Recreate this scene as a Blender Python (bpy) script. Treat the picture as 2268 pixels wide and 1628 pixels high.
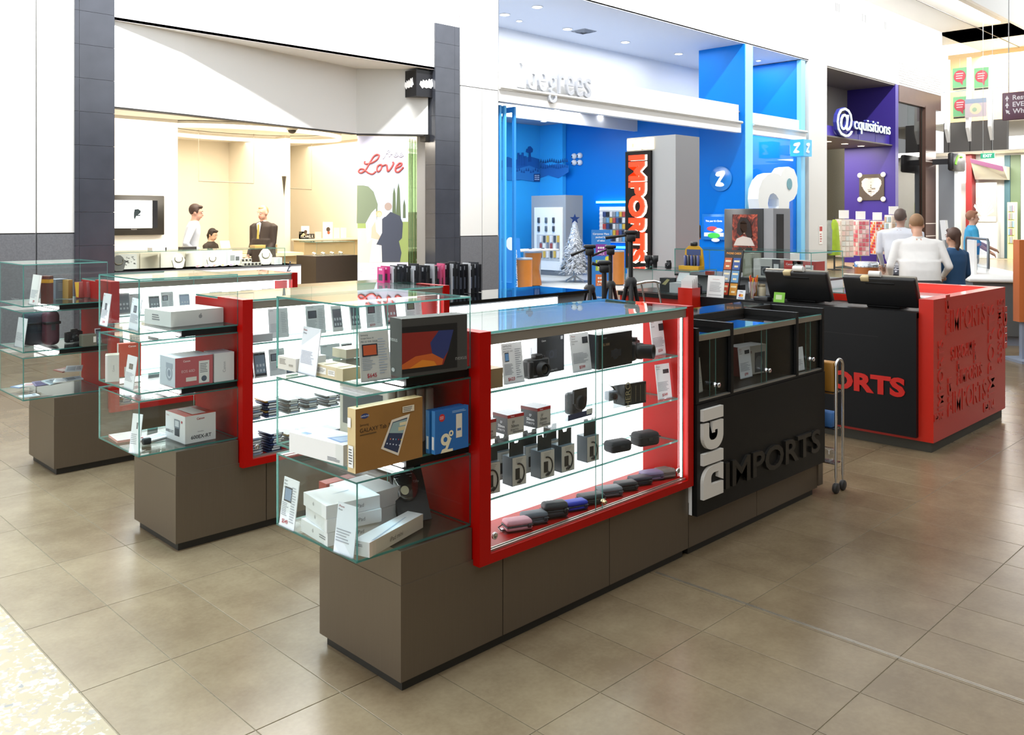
import bpy, bmesh, math, random
from mathutils import Matrix, Vector
random.seed(7)
for _o in list(bpy.data.objects):
    bpy.data.objects.remove(_o)
SC = bpy.context.scene
COL = SC.collection

# ---------------------------------------------------------------- camera
EYE = 1.58            # eye height; the lens is level, shifted down
FPX, CX, HY = 1933.0, 1134.0, 482.0
_n = math.hypot(3081 - CX, FPX)
XR, XF = (3081 - CX) / _n, FPX / _n
YR, YF = -XF, XR
_cd = bpy.data.cameras.new('camera')
_cd.sensor_width = 36.0
_cd.lens = FPX / 2268 * 36
_cd.shift_y = -(814 - HY) / 2268
_cd.clip_start, _cd.clip_end = 0.05, 300
CAM = bpy.data.objects.new('camera', _cd)
COL.objects.link(CAM)
CAM.location = (0, 0, EYE)
CAM.rotation_euler = (math.pi / 2, 0, -math.atan2(XF, YF))
SC.camera = CAM

# ---------------------------------------------------------------- world, lights, exposure
SC.view_settings.view_transform = 'Standard'
SC.view_settings.look = 'None'
SC.view_settings.gamma = 1.0
SC.view_settings.exposure = 0.0
SC.view_settings.use_curve_mapping = False
SC.cycles.transparent_max_bounces = 28
SC.cycles.max_bounces = 7
SC.cycles.diffuse_bounces = 3
SC.cycles.glossy_bounces = 3
SC.cycles.caustics_reflective = False
SC.cycles.caustics_refractive = False
SC.cycles.sample_clamp_indirect = 6.0
W = bpy.data.worlds.new('World')
SC.world = W
W.use_nodes = True
W.node_tree.nodes['Background'].inputs[0].default_value = (0.95, 0.98, 1.0, 1)
W.node_tree.nodes['Background'].inputs[1].default_value = 1.75

def area(name, loc, rot, sx, sy, power, col=(1, 1, 1)):
    l = bpy.data.lights.new(name, 'AREA')
    l.shape = 'RECTANGLE'; l.size = sx; l.size_y = sy; l.energy = power; l.color = col
    o = bpy.data.objects.new(name, l); COL.objects.link(o)
    o.location = loc; o.rotation_euler = rot
    return o

# ---------------------------------------------------------------- measuring: a photo point on a known plane
def at(u, v, X=None, Y=None, Z=None):
    r = (u - CX) / FPX
    a, b, c = r * XR + XF, r * YR + YF, (HY - v) / FPX
    t = X / a if X is not None else Y / b if Y is not None else (Z - EYE) / c
    return Vector((t * a, t * b, EYE + t * c))

# ---------------------------------------------------------------- materials
def lin(c):
    if isinstance(c, str):
        c = c.lstrip('#'); c = [int(c[i:i + 2], 16) / 255 for i in (0, 2, 4)]
    return tuple(x / 12.92 if x <= .04045 else ((x + .055) / 1.055) ** 2.4 for x in c[:3])
MATS = {}
def M(col, rough=.5, metal=0.0, emit=0.0, spec=.5, coat=0.0, var=0.0, scale=20.0, bump=0.0, name=None):
    key = (str(col), rough, metal, emit, spec, coat, var, scale, bump)
    if key in MATS: return MATS[key]
    m = bpy.data.materials.new(name or 'paint_%d' % len(MATS)); m.use_nodes = True
    nt = m.node_tree; b = nt.nodes['Principled BSDF']
    c = lin(col)
    b.inputs['Base Color'].default_value = (*c, 1)
    b.inputs['Roughness'].default_value = rough
    b.inputs['Metallic'].default_value = metal
    b.inputs['Specular IOR Level'].default_value = spec
    b.inputs['Coat Weight'].default_value = coat
    b.inputs['Coat Roughness'].default_value = .05
    if emit:
        b.inputs['Emission Color'].default_value = (*c, 1)
        b.inputs['Emission Strength'].default_value = emit
    if var or bump:
        tc = nt.nodes.new('ShaderNodeTexCoord'); nz = nt.nodes.new('ShaderNodeTexNoise')
        nz.inputs['Scale'].default_value = scale; nz.inputs['Detail'].default_value = 6
        nt.links.new(tc.outputs['Object'], nz.inputs['Vector'])
        if var:
            mx = nt.nodes.new('ShaderNodeMix'); mx.data_type = 'RGBA'
            mx.inputs[6].default_value = (*[x * (1 - var) for x in c], 1)
            mx.inputs[7].default_value = (*[min(1, x * (1 + var)) for x in c], 1)
            nt.links.new(nz.outputs['Fac'], mx.inputs[0]); nt.links.new(mx.outputs[2], b.inputs['Base Color'])
        if bump:
            bp = nt.nodes.new('ShaderNodeBump'); bp.inputs['Strength'].default_value = bump
            bp.inputs['Distance'].default_value = .005
            nt.links.new(nz.outputs['Fac'], bp.inputs['Height']); nt.links.new(bp.outputs['Normal'], b.inputs['Normal'])
    MATS[key] = m
    return m
def glass_mat(name, tint, base=.04, rough=0.0, gain=1.0):
    if name in MATS: return MATS[name]
    m = bpy.data.materials.new(name); m.use_nodes = True
    nt = m.node_tree; nt.nodes.remove(nt.nodes['Principled BSDF'])
    out = nt.nodes['Material Output']
    tr = nt.nodes.new('ShaderNodeBsdfTransparent'); tr.inputs[0].default_value = (*tint, 1)
    gl = nt.nodes.new('ShaderNodeBsdfGlossy'); gl.inputs['Roughness'].default_value = rough
    lw = nt.nodes.new('ShaderNodeLayerWeight'); lw.inputs[0].default_value = .5
    pw = nt.nodes.new('ShaderNodeMath'); pw.operation = 'POWER'; pw.inputs[1].default_value = 5
    ml = nt.nodes.new('ShaderNodeMath'); ml.operation = 'MULTIPLY_ADD'
    ml.inputs[1].default_value = .94 * gain; ml.inputs[2].default_value = base; ml.use_clamp = True
    mx = nt.nodes.new('ShaderNodeMixShader')
    nt.links.new(lw.outputs['Facing'], pw.inputs[0]); nt.links.new(pw.outputs[0], ml.inputs[0])
    nt.links.new(ml.outputs[0], mx.inputs[0]); nt.links.new(tr.outputs[0], mx.inputs[1])
    nt.links.new(gl.outputs[0], mx.inputs[2]); nt.links.new(mx.outputs[0], out.inputs[0])
    MATS[name] = m
    return m
GLASS = glass_mat('clear_glass', (.965, .985, .98), .02, gain=.75)
GLASSTOP = glass_mat('counter_glass', (.93, .965, .96), .05, gain=1.0)
GLASSG = glass_mat('green_glass', (.90, .96, .92), .05)
GLASSD = glass_mat('smoked_glass', (.55, .55, .52), .05)
PLASTIC = glass_mat('clear_plastic', (.86, .89, .92), .10, .08)
def edge_mat():
    m = bpy.data.materials.new('glass_edge'); m.use_nodes = True
    nt = m.node_tree; b = nt.nodes['Principled BSDF']; out = nt.nodes['Material Output']
    b.inputs['Base Color'].default_value = (.025, .10, .085, 1); b.inputs['Roughness'].default_value = .15
    t = nt.nodes.new('ShaderNodeBsdfTranslucent'); t.inputs[0].default_value = (.30, .75, .68, 1)
    mx = nt.nodes.new('ShaderNodeMixShader'); mx.inputs[0].default_value = .35
    nt.links.new(b.outputs[0], mx.inputs[1]); nt.links.new(t.outputs[0], mx.inputs[2]); nt.links.new(mx.outputs[0], out.inputs[0])
    return m
EDGE = edge_mat()
WHITE = M('#f4f4f2', .5)
BLACK = M('#141414', .35)
CHROME = M('#d8d8d8', .12, 1.0)
ALU = M('#b3afa6', .35, .8)

# ---------------------------------------------------------------- mesh collecting
class MB:
    def __init__(s):
        s.v = []; s.f = []; s.m = []; s.sm = []
    def add(s, verts, faces, mi=0, mat=None, smooth=False):
        o = len(s.v)
        for p in verts:
            p = Vector(p)
            s.v.append(mat @ p if mat is not None else p)
        for f in faces:
            s.f.append([o + i for i in f]); s.m.append(mi); s.sm.append(smooth)
        return s
    def box(s, x0, x1, y0, y1, z0, z1, mi=0, mat=None):
        v = [(x, y, z) for z in (z0, z1) for y in (y0, y1) for x in (x0, x1)]
        return s.add(v, [(0, 2, 3, 1), (4, 5, 7, 6), (0, 1, 5, 4), (2, 6, 7, 3), (0, 4, 6, 2), (1, 3, 7, 5)], mi, mat)
    def cbox(s, c, d, mi=0, mat=None):
        return s.box(c[0] - d[0] / 2, c[0] + d[0] / 2, c[1] - d[1] / 2, c[1] + d[1] / 2, c[2] - d[2] / 2, c[2] + d[2] / 2, mi, mat)
    def rbox(s, x0, x1, y0, y1, z0, z1, b=.01, seg=2, mi=0, mat=None):
        bm = bmesh.new(); bmesh.ops.create_cube(bm, size=1)
        bmesh.ops.scale(bm, vec=(x1 - x0, y1 - y0, z1 - z0), verts=bm.verts)
        bmesh.ops.translate(bm, vec=((x0 + x1) / 2, (y0 + y1) / 2, (z0 + z1) / 2), verts=bm.verts)
        bmesh.ops.bevel(bm, geom=bm.edges[:] + bm.verts[:], offset=b, segments=seg, affect='EDGES', profile=.5)
        s.bm(bm, mi, mat, True); bm.free()
        return s
    def bm(s, bm, mi=0, mat=None, smooth=False):
        bm.verts.ensure_lookup_table(); bm.verts.index_update()
        return s.add([v.co.copy() for v in bm.verts], [[v.index for v in f.verts] for f in bm.faces], mi, mat, smooth)
    def quad(s, a, b, c, d, mi=0, mat=None):
        return s.add([a, b, c, d], [(0, 1, 2, 3)], mi, mat)
    def prism(s, pts, h0, h1, axis='z', mi=0, mat=None, smooth=False):
        # polygon in two coordinates, thickened along the axis
        def q(a, b, h):
            return (a, b, h) if axis == 'z' else (a, h, b) if axis == 'y' else (h, a, b)
        n = len(pts)
        v = [q(a, b, h0) for a, b in pts] + [q(a, b, h1) for a, b in pts]
        f = [tuple(range(n))[::-1], tuple(range(n, 2 * n))] + [(i, (i + 1) % n, n + (i + 1) % n, n + i) for i in range(n)]
        return s.add(v, f, mi, mat, smooth)
    def ring(s, pr, n=16, mi=0, mat=None, smooth=True, cap=True, a0=0, sx=1, sy=1):
        # lathe: profile of (radius, z)
        v = []; f = []
        for r, z in pr:
            for i in range(n):
                a = a0 + 2 * math.pi * i / n
                v.append((r * math.cos(a) * sx, r * math.sin(a) * sy, z))
        for k in range(len(pr) - 1):
            for i in range(n):
                j = (i + 1) % n
                f.append((k * n + i, k * n + j, (k + 1) * n + j, (k + 1) * n + i))
        s.add(v, f, mi, mat, smooth)
        if cap:
            if pr[0][0] > 1e-5: s.add(v[:n], [tuple(range(n))[::-1]], mi, mat)
            if pr[-1][0] > 1e-5: s.add(v[-n:], [tuple(range(n))], mi, mat)
        return s
    def tube(s, pts, r, n=8, mi=0, mat=None):
        pts = [Vector(p) for p in pts]
        rs = r if isinstance(r, (list, tuple)) else [r] * len(pts)
        v = []; f = []; up = Vector((0, 0, 1)); last = None
        for k, p in enumerate(pts):
            d = (pts[min(k + 1, len(pts) - 1)] - pts[max(k - 1, 0)])
            d = d.normalized() if d.length > 1e-9 else Vector((0, 0, 1))
            if last is None:
                last = d.orthogonal().normalized()
            a = (last - d * last.dot(d))
            a = a.normalized() if a.length > 1e-6 else d.orthogonal().normalized()
            last = a; b = d.cross(a)
            for i in range(n):
                t = 2 * math.pi * i / n
                v.append(p + (a * math.cos(t) + b * math.sin(t)) * rs[k])
        for k in range(len(pts) - 1):
            for i in range(n):
                j = (i + 1) % n
                f.append((k * n + i, k * n + j, (k + 1) * n + j, (k + 1) * n + i))
        s.add(v, f, mi, mat, True)
        s.add(v[:n], [tuple(range(n))[::-1]], mi, mat); s.add(v[-n:], [tuple(range(n))], mi, mat)
        return s
    def ball(s, c, r, n=12, mi=0, sc=(1, 1, 1), mat=None):
        pr = [(r * math.sin(math.pi * k / n), -r * math.cos(math.pi * k / n)) for k in range(n + 1)]
        mm = Matrix.Translation(c) @ Matrix.Diagonal((*sc, 1))
        return s.ring(pr, n + 4, mi, mm if mat is None else mat @ mm, True, False)
    def pane(s, x0, x1, y0, y1, z0, z1, mi=0, me=1):
        # a sheet of glass: the two large faces and the ground edges take different materials
        d = (x1 - x0, y1 - y0, z1 - z0); t = d.index(min(d))
        n0 = len(s.f); s.box(x0, x1, y0, y1, z0, z1, mi)
        ax = [2, 2, 1, 1, 0, 0]
        for k in range(6):
            s.m[n0 + k] = mi if ax[k] == t else me
        return s
    def build(s, name, mats, parent=None, world=True):
        me = bpy.data.meshes.new(name)
        vs = s.v
        if parent is not None and world:
            inv = (Matrix.Translation(parent.location) @ parent.rotation_euler.to_matrix().to_4x4()).inverted()
            if parent.parent is not None:
                g = parent.parent
                inv = inv @ (Matrix.Translation(g.location) @ g.rotation_euler.to_matrix().to_4x4()).inverted()
            vs = [inv @ p for p in vs]
        me.from_pydata([tuple(p) for p in vs], [], s.f)
        if not isinstance(mats, (list, tuple)): mats = [mats]
        for m in mats: me.materials.append(m)
        me.polygons.foreach_set('material_index', s.m)
        me.polygons.foreach_set('use_smooth', s.sm)
        me.update()
        o = bpy.data.objects.new(name, me); COL.objects.link(o)
        if parent is not None: o.parent = parent
        return o
def thing(name, label, cat, loc=(0, 0, 0), rz=0.0, group=None):
    o = bpy.data.objects.new(name, None); COL.objects.link(o)
    o.empty_display_size = .1
    o.location = loc; o.rotation_euler = (0, 0, rz)
    o['label'] = label; o['category'] = cat
    if group: o['group'] = group
    return o
def tag(o, label, cat, group=None):
    o['label'] = label; o['category'] = cat
    if group: o['group'] = group
    return o
def struct(o, label=None):
    o['kind'] = 'structure'
    if label: o['label'] = label
    return o
def sempty(name, loc=(0, 0, 0), label=None):
    o = bpy.data.objects.new(name, None); COL.objects.link(o); o.location = loc
    return struct(o, label)
def RZ(loc, a): return Matrix.Translation(loc) @ Matrix.Rotation(a, 4, 'Z')

# ---------------------------------------------------------------- lettering
_TC = {}
def text_geo(s, size=1.0, bold=0.0, space=1.0, ext=0.0):
    k = (s, bold, space, ext)
    if k not in _TC:
        c = bpy.data.curves.new('t', 'FONT'); c.body = s; c.size = 1.0; c.offset = bold
        c.align_x = 'CENTER'; c.align_y = 'CENTER'; c.space_character = space; c.extrude = ext
        c.resolution_u = 3
        o = bpy.data.objects.new('t', c)
        me = bpy.data.meshes.new_from_object(o)
        vs = [v.co.copy() for v in me.vertices]; fs = [list(p.vertices) for p in me.polygons]
        bpy.data.objects.remove(o); bpy.data.curves.remove(c); bpy.data.meshes.remove(me)
        if vs:
            xs = [v.x for v in vs]; ys = [v.y for v in vs]
            cx, cy = (min(xs) + max(xs)) / 2, (min(ys) + max(ys)) / 2
            vs = [Vector((v.x - cx, v.y - cy, v.z)) for v in vs]
            bb = (max(xs) - min(xs), max(ys) - min(ys))
        else:
            bb = (1, 1)
        _TC[k] = (vs, fs, bb)
    return _TC[k]
def put_text(mb, s, mat, h=None, w=None, mi=0, bold=0.0, space=1.0, ext=0.0, align='c'):
    # mat maps text plane (x right, y up, z towards the reader) to place; h cap height and/or w total width, metres
    vs, fs, bb = text_geo(s, 1, bold, space, ext)
    sy = h / bb[1] if h else None; sx = w / bb[0] if w else None
    if sx is None: sx = sy
    if sy is None: sy = sx
    ez = (1.0 if ext else 1.0)
    dx = bb[0] * sx / 2 * (1 if align == 'l' else -1 if align == 'r' else 0)
    mm = mat @ Matrix.Translation((dx, 0, 0)) @ Matrix.Diagonal((sx, sy, ez, 1))
    mb.add(vs, fs, mi, mm)
    return mb
# planes for lettering: facing -Y (read from the front of the counters) and facing -X (read from the left end)
def FY(x, y, z): return Matrix(((1, 0, 0, x), (0, 0, -1, y), (0, 1, 0, z), (0, 0, 0, 1)))
def FX(x, y, z): return Matrix(((0, 0, -1, x), (-1, 0, 0, y), (0, 1, 0, z), (0, 0, 0, 1)))
def FZ(x, y, z, a=0): return Matrix.Translation((x, y, z)) @ Matrix.Rotation(a, 4, 'Z')
# ================================================================ shop lights (their own ceiling lamps) and added mall fills
def disc_light(name, label, cat, x, y, z, r=.07, power=6, col=(1, 1, 1), group=None, m=None):
    t = thing(name, label, cat, (x, y, z), 0, group)
    MB().ring([(r * 1.25, -.012), (r * 1.25, 0)], 18, 0, Matrix.Translation((x, y, z))).build('bezel', M('#f2f2f2', .4), t)
    MB().ring([(0, -.014), (r, -.014)], 18, 0, Matrix.Translation((x, y, z)), False, False).build('lens', m or M('#ffffff', .5, emit=14), t)
    return t

DOWN = (0, 0, 0)
area('jeweller_ceiling_light', (8.0, 15.2, 3.2), DOWN, 6.0, 4.5, 330, (1, .9, .74))
area('jeweller_window_light', (7.3, 12.9, 3.0), DOWN, 3.6, .5, 160, (1, .92, .8))
area('blue_shop_ceiling_light', (14.8, 14.8, 4.3), DOWN, 5.0, 3.0, 420, (1, 1, 1))
area('blue_shop_ceiling_light_2', (22.0, 13.0, 4.3), DOWN, 2.6, 1.4, 110, (1, 1, 1))
area('blue_shop_upper_light', (16, 13.5, 6.05), DOWN, 8.0, 2.0, 130, (1, 1, 1))
area('blue_shop_upper_light_2', (22.2, 12.9, 6.05), DOWN, 2.0, 1.6, 60, (1, 1, 1))
area('gift_shop_light', (27.5, 14.5, 4.0), DOWN, 4.5, 4.0, 500, (1, .9, .75))
l = area('mall_wall_fill', (6.5, 8.4, 10.6), (math.radians(60), 0, 0), 12, .8, 4200, (1, 1, 1)); l.data.spread = math.radians(100)  # added out-of-frame fill that brightens the upper left wall
l = area('mall_left_fill', (-.3, 4.8, 10.5), DOWN, 3.0, 6, 300, (.62, .83, 1)); l.data.spread = math.radians(42)  # added overhead fill that brightens and cools the left floor
area('gallery_soffit_strip_light', (23, 9.7, 8.46), (math.radians(55), 0, 0), 22, .12, 1500, (1, 1, 1))
area('far_gallery_fill', (38, 10.5, 8.3), DOWN, 3, 3, 900, (1, 1, 1))  # added fill that brightens the far gallery
area('far_shop_fill', (35.5, 9.0, 4.05), DOWN, 2.5, 7, 900, (1, .97, .92))  # added fill that brightens the area under the balcony
# ================================================================ the setting
YS = 11.83            # plane of the shopfronts
def wall(name, x0, x1, y0, y1, z0, z1, m, parent=None, label=None):
    o = MB().box(x0, x1, y0, y1, z0, z1).build(name, m, parent)
    if parent is None: struct(o, label)
    return o
def floor_tile_mat():
    m = bpy.data.materials.new('floor_tile'); m.use_nodes = True
    nt = m.node_tree; b = nt.nodes['Principled BSDF']
    tc = nt.nodes.new('ShaderNodeTexCoord'); oi = nt.nodes.new('ShaderNodeObjectInfo')
    ge = nt.nodes.new('ShaderNodeNewGeometry')
    n1 = nt.nodes.new('ShaderNodeTexNoise'); n1.inputs['Scale'].default_value = 3.5; n1.inputs['Detail'].default_value = 8; n1.inputs['Roughness'].default_value = .65
    n2 = nt.nodes.new('ShaderNodeTexNoise'); n2.inputs['Scale'].default_value = 60; n2.inputs['Detail'].default_value = 3
    nt.links.new(ge.outputs['Position'], n1.inputs['Vector']); nt.links.new(ge.outputs['Position'], n2.inputs['Vector'])
    cr = nt.nodes.new('ShaderNodeValToRGB')
    cr.color_ramp.elements[0].position = .32; cr.color_ramp.elements[0].color = (*lin('#6d5c45'), 1)
    cr.color_ramp.elements[1].position = .72; cr.color_ramp.elements[1].color = (*lin('#847359'), 1)
    ad = nt.nodes.new('ShaderNodeMath'); ad.operation = 'MULTIPLY_ADD'; ad.inputs[1].default_value = .16
    nt.links.new(oi.outputs['Random'], ad.inputs[0]); 
    mx = nt.nodes.new('ShaderNodeMath'); mx.operation = 'MULTIPLY_ADD'; mx.inputs[1].default_value = .25
    nt.links.new(n2.outputs['Fac'], mx.inputs[0]); nt.links.new(n1.outputs['Fac'], mx.inputs[2])
    nt.links.new(mx.outputs[0], ad.inputs[2])
    sb = nt.nodes.new('ShaderNodeMath'); sb.operation = 'SUBTRACT'; sb.inputs[1].default_value = .2
    nt.links.new(ad.outputs[0], sb.inputs[0]); nt.links.new(sb.outputs[0], cr.inputs[0])
    nt.links.new(cr.outputs[0], b.inputs['Base Color'])
    b.inputs['Roughness'].default_value = .27; b.inputs['Specular IOR Level'].default_value = .6
    return m
TILE = floor_tile_mat()
GROUT = M('#80765f', .8, var=.2, scale=40)
floor = MB().box(-6, 45, -9, 24, -.1, -.0025).build('floor', GROUT)
struct(floor)
TW, TL, G = .3065, .61, .0028
def tile_geo(mb, x0, x1, y0, y1, mi=0):
    e = .0012
    v = [(x0, y0, -.004), (x1, y0, -.004), (x1, y1, -.004), (x0, y1, -.004),
         (x0, y0, -.0007), (x1, y0, -.0007), (x1, y1, -.0007), (x0, y1, -.0007),
         (x0 + e, y0 + e, 0), (x1 - e, y0 + e, 0), (x1 - e, y1 - e, 0), (x0 + e, y1 - e, 0)]
    mb.add(v, [(0, 1, 5, 4), (1, 2, 6, 5), (2, 3, 7, 6), (3, 0, 4, 7), (4, 5, 9, 8), (5, 6, 10, 9), (6, 7, 11, 10), (7, 4, 8, 11), (8, 9, 10, 11)], mi)
_foot = [(1.8, 4.78, 2.33, 2.78), (1.8, 4.78, 4.07, 4.5), (1.8, 4.78, 5.79, 6.2), (6.15, 7.6, 2.2, 5.5)]
_tiles = []
for i in range(-2, 115):
    x0 = 1.028 + i * TW
    if x0 + TW < 1.0: continue
    for j in range(-15, 18):
        y0 = 1.245 + j * TL
        if y0 > YS - .05: continue
        cx, cy = x0 + TW / 2, y0 + TL / 2
        f = cx * XF + cy * YF; r = cx * XR + cy * YR
        sz = -1
        if f > .5:
            u, v = CX + FPX * r / f, HY + FPX * EYE / f
            if -60 < u < 2330 and v < 1680 and not any(a < cx < b and c < cy < d for a, b, c, d in _foot):
                sz = 1 / f ** 3
                if cy > 4.6 and cx > 2 and u < 1800: sz *= .02
                if 2.8 < cy < 4.0 and cx > 2.6 and u < 1850: sz *= .02
        _tiles.append((sz, x0, min(x0 + TW, 40), y0, min(y0 + TL, YS)))
_tiles.sort(reverse=True)
mb = MB(); tile_geo(mb, G / 2, TW - G / 2, G / 2, TL - G / 2)
_t0 = mb.build('tile', TILE, floor, False); _tm = _t0.data
for k, (sz, x0, x1, y0, y1) in enumerate(_tiles[:300]):
    o = _t0 if k == 0 else bpy.data.objects.new('tile', _tm)
    if k: COL.objects.link(o); o.parent = floor
    o.location = (x0, y0, 0)
mb = MB()
for sz, x0, x1, y0, y1 in _tiles[300:]:
    tile_geo(mb, x0 + G / 2, x1 - G / 2, y0 + G / 2, y1 - G / 2)
o = mb.build('tile_field', TILE, floor); o['kind'] = 'stuff'
# movement joint strip across the tiles
mb = MB().box(3.188, 3.192, -8, 2.31, -.003, .0012).box(3.192, 3.197, -8, 2.31, -.003, -.001, 1).box(3.197, 3.201, -8, 2.31, -.003, .0012)
struct(mb.build('trim_1', [M('#c9c4bb', .3, .9), M('#55504a', .8)]), 'thin metal movement joint strip crossing the floor tiles')
# terrazzo walkway at the left
def terrazzo():
    m = bpy.data.materials.new('terrazzo'); m.use_nodes = True
    nt = m.node_tree; b = nt.nodes['Principled BSDF']; ge = nt.nodes.new('ShaderNodeNewGeometry')
    vo = nt.nodes.new('ShaderNodeTexVoronoi'); vo.inputs['Scale'].default_value = 26
    vo2 = nt.nodes.new('ShaderNodeTexVoronoi'); vo2.inputs['Scale'].default_value = 70
    nz = nt.nodes.new('ShaderNodeTexNoise'); nz.inputs['Scale'].default_value = 30; nz.inputs['Detail'].default_value = 4
    mv = nt.nodes.new('ShaderNodeMix'); mv.data_type = 'RGBA'; mv.inputs[0].default_value = .06
    nt.links.new(ge.outputs['Position'], mv.inputs[6]); nt.links.new(ge.outputs['Position'], nz.inputs['Vector']); nt.links.new(nz.outputs['Color'], mv.inputs[7])
    for v in (vo, vo2): nt.links.new(mv.outputs[2], v.inputs['Vector'])
    cr = nt.nodes.new('ShaderNodeValToRGB'); cr.color_ramp.interpolation = 'CONSTANT'
    e = cr.color_ramp.elements; e[0].color = (*lin('#8f8064'), 1); e[1].position = .55; e[1].color = (*lin('#a89a80'), 1)
    for p, c in ((.72, '#8a8274'), (.8, '#bfb196'), (.9, '#a08d78'), (.96, '#6f6c68')):
        q = e.new(p); q.color = (*lin(c), 1)
    sp = nt.nodes.new('ShaderNodeSeparateColor'); nt.links.new(vo.outputs['Color'], sp.inputs[0]); nt.links.new(sp.outputs[0], cr.inputs[0])
    cr2 = nt.nodes.new('ShaderNodeValToRGB'); cr2.color_ramp.interpolation = 'CONSTANT'
    e = cr2.color_ramp.elements; e[0].color = (*lin('#8f8064'), 1); e[1].position = .7; e[1].color = (*lin('#b0a48c'), 1); q = e.new(.9); q.color = (*lin('#857868'), 1)
    sp2 = nt.nodes.new('ShaderNodeSeparateColor'); nt.links.new(vo2.outputs['Color'], sp2.inputs[0]); nt.links.new(sp2.outputs[1], cr2.inputs[0])
    ms = nt.nodes.new('ShaderNodeMath'); ms.operation = 'GREATER_THAN'; ms.inputs[1].default_value = .016
    nt.links.new(vo.outputs['Distance'], ms.inputs[0])
    mx = nt.nodes.new('ShaderNodeMix'); mx.data_type = 'RGBA'
    ms.inputs[1].default_value = .42
    nt.links.new(ms.outputs[0], mx.inputs[0]); nt.links.new(cr.outputs[0], mx.inputs[6]); nt.links.new(cr2.outputs[0], mx.inputs[7])
    nt.links.new(mx.outputs[2], b.inputs['Base Color']); b.inputs['Roughness'].default_value = .35
    return m
struct(MB().box(-6, 1.022, -8, YS, -.05, .0005).build('floor_terrazzo', terrazzo()), 'speckled terrazzo walkway beside the floor tiles')

WALLW = M('#f1f1ef', .55)
WALLW2 = M('#d9d9d6', .5)
STONE = M('#63656a', .6, var=.35, scale=60)
DTILE = M('#3a3d45', .2, spec=.8, var=.25, scale=4)
DGROUT = M('#8a8a8a', .8)
# ---- left white panelled pier
wl = sempty('wall_left')
MB().box(-6, 3.88, YS + .03, YS + .5, 0, 9).build('core', M('#77777a', .8), wl)
for a, b in ((-6, -.9), (-.885, 1.25), (1.262, 3.43), (3.445, 3.88)):
    MB().box(a, b, YS, YS + .03, 1.39, 9).build('panel', WALLW2, wl)
    MB().box(a, b, YS - .005, YS + .03, 0, 1.375).build('stone_panel', STONE, wl)
# ---- dark tiled columns, every tile its own
def tiled_column(name, x0, xj, x1, ztop, depth, label):
    c = sempty(name, (x0, YS, 0), label)
    MB().box(x0 + .004, x1 - .004, YS - .02, YS + depth, 0, ztop).build('core', DGROUT, c)
    z = -.07
    while z < ztop:
        za, zb = max(z, 0) + .002, min(z + .43, ztop) - .002
        for a, b in ((x0, xj), (xj, x1)):
            MB().box(a + .002, b - .002, YS - .03, YS - .018, za, zb).build('tile', DTILE, c)
        MB().box(x1 - .005, x1 + .008, YS - .028, YS + depth / 2, za, zb).build('tile', DTILE, c)
        MB().box(x0 - .008, x0 + .005, YS - .028, YS + depth / 2, za, zb).build('tile', DTILE, c)
        z += .43
    return c
tiled_column('wall_column_dark_1', 3.885, 3.93, 4.36, 9, .7, 'dark slate tiled column beside the white panelled pier')
tiled_column('wall_column_dark_2', 9.83, 10.27, 10.385, 5.0, .5, 'dark slate tiled column between jeweller and white column')
# ---- white column between jeweller and blue shop
wc = sempty('wall_column_white')
MB().box(10.40, 11.36, YS + .01, YS + .8, 0, 9).build('core', M('#5c5c5e', .8), wc)
for a, b in ((10.42, 10.94), (10.955, 11.37)):
    MB().box(a, b, YS - .02, YS + .02, 1.25, 3.955).build('panel', WALLW2, wc)
    MB().box(a, b, YS - .02, YS + .02, 3.97, 9).build('panel', WALLW, wc)
    MB().box(a, b, YS - .025, YS + .02, 0, 1.235).build('stone_panel', STONE, wc)
MB().box(11.36, 11.37, YS - .02, YS + .8, 0, 9).build('return_panel', WALLW2, wc)
# ---- upper mall wall
wall('wall_upper', 4.37, 10.40, YS, YS + .3, 4.18, 9, WALLW)
wall('wall_upper_right', 11.37, 34.4, YS, YS + .3, 6.11, 8.52, WALLW)
# soffit of the gallery above, with a light trough edge
wall('ceiling_gallery', 11, 60, 9.4, YS + .2, 8.5, 8.7, M('#c4c2bc', .5))
wall('trim_2', 11, 60, 9.28, 9.4, 8.4, 9.6, WALLW)
wall('trim_3', 11, 60, 10.6, 10.63, 8.485, 8.5, M('#55524c', .6))
# wall vents
for k, (u, v) in enumerate(((1855, 17), (1912, 40), (1963, 58))):
    p = at(u, v, Y=YS)
    t = thing('wall_vent', ('square grey wall vent above the blue shop, nearest the picture top', 'middle one of three square vents on the white upper wall', 'square wall vent closest to the gallery soffit')[k], 'vent', (p.x, YS, p.z), 0, 'vents in the upper wall')
    MB().box(p.x - .2, p.x + .2, YS - .012, YS - .001, p.z - .16, p.z + .16).build('frame', M('#b9b9b7', .5), t)
    for i in range(5):
        x = p.x - .16 + i * .08
        MB().box(x - .025, x + .025, YS - .014, YS - .006, p.z - .13, p.z + .13).build('slat', M('#4a4a4a', .6), t)

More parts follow.
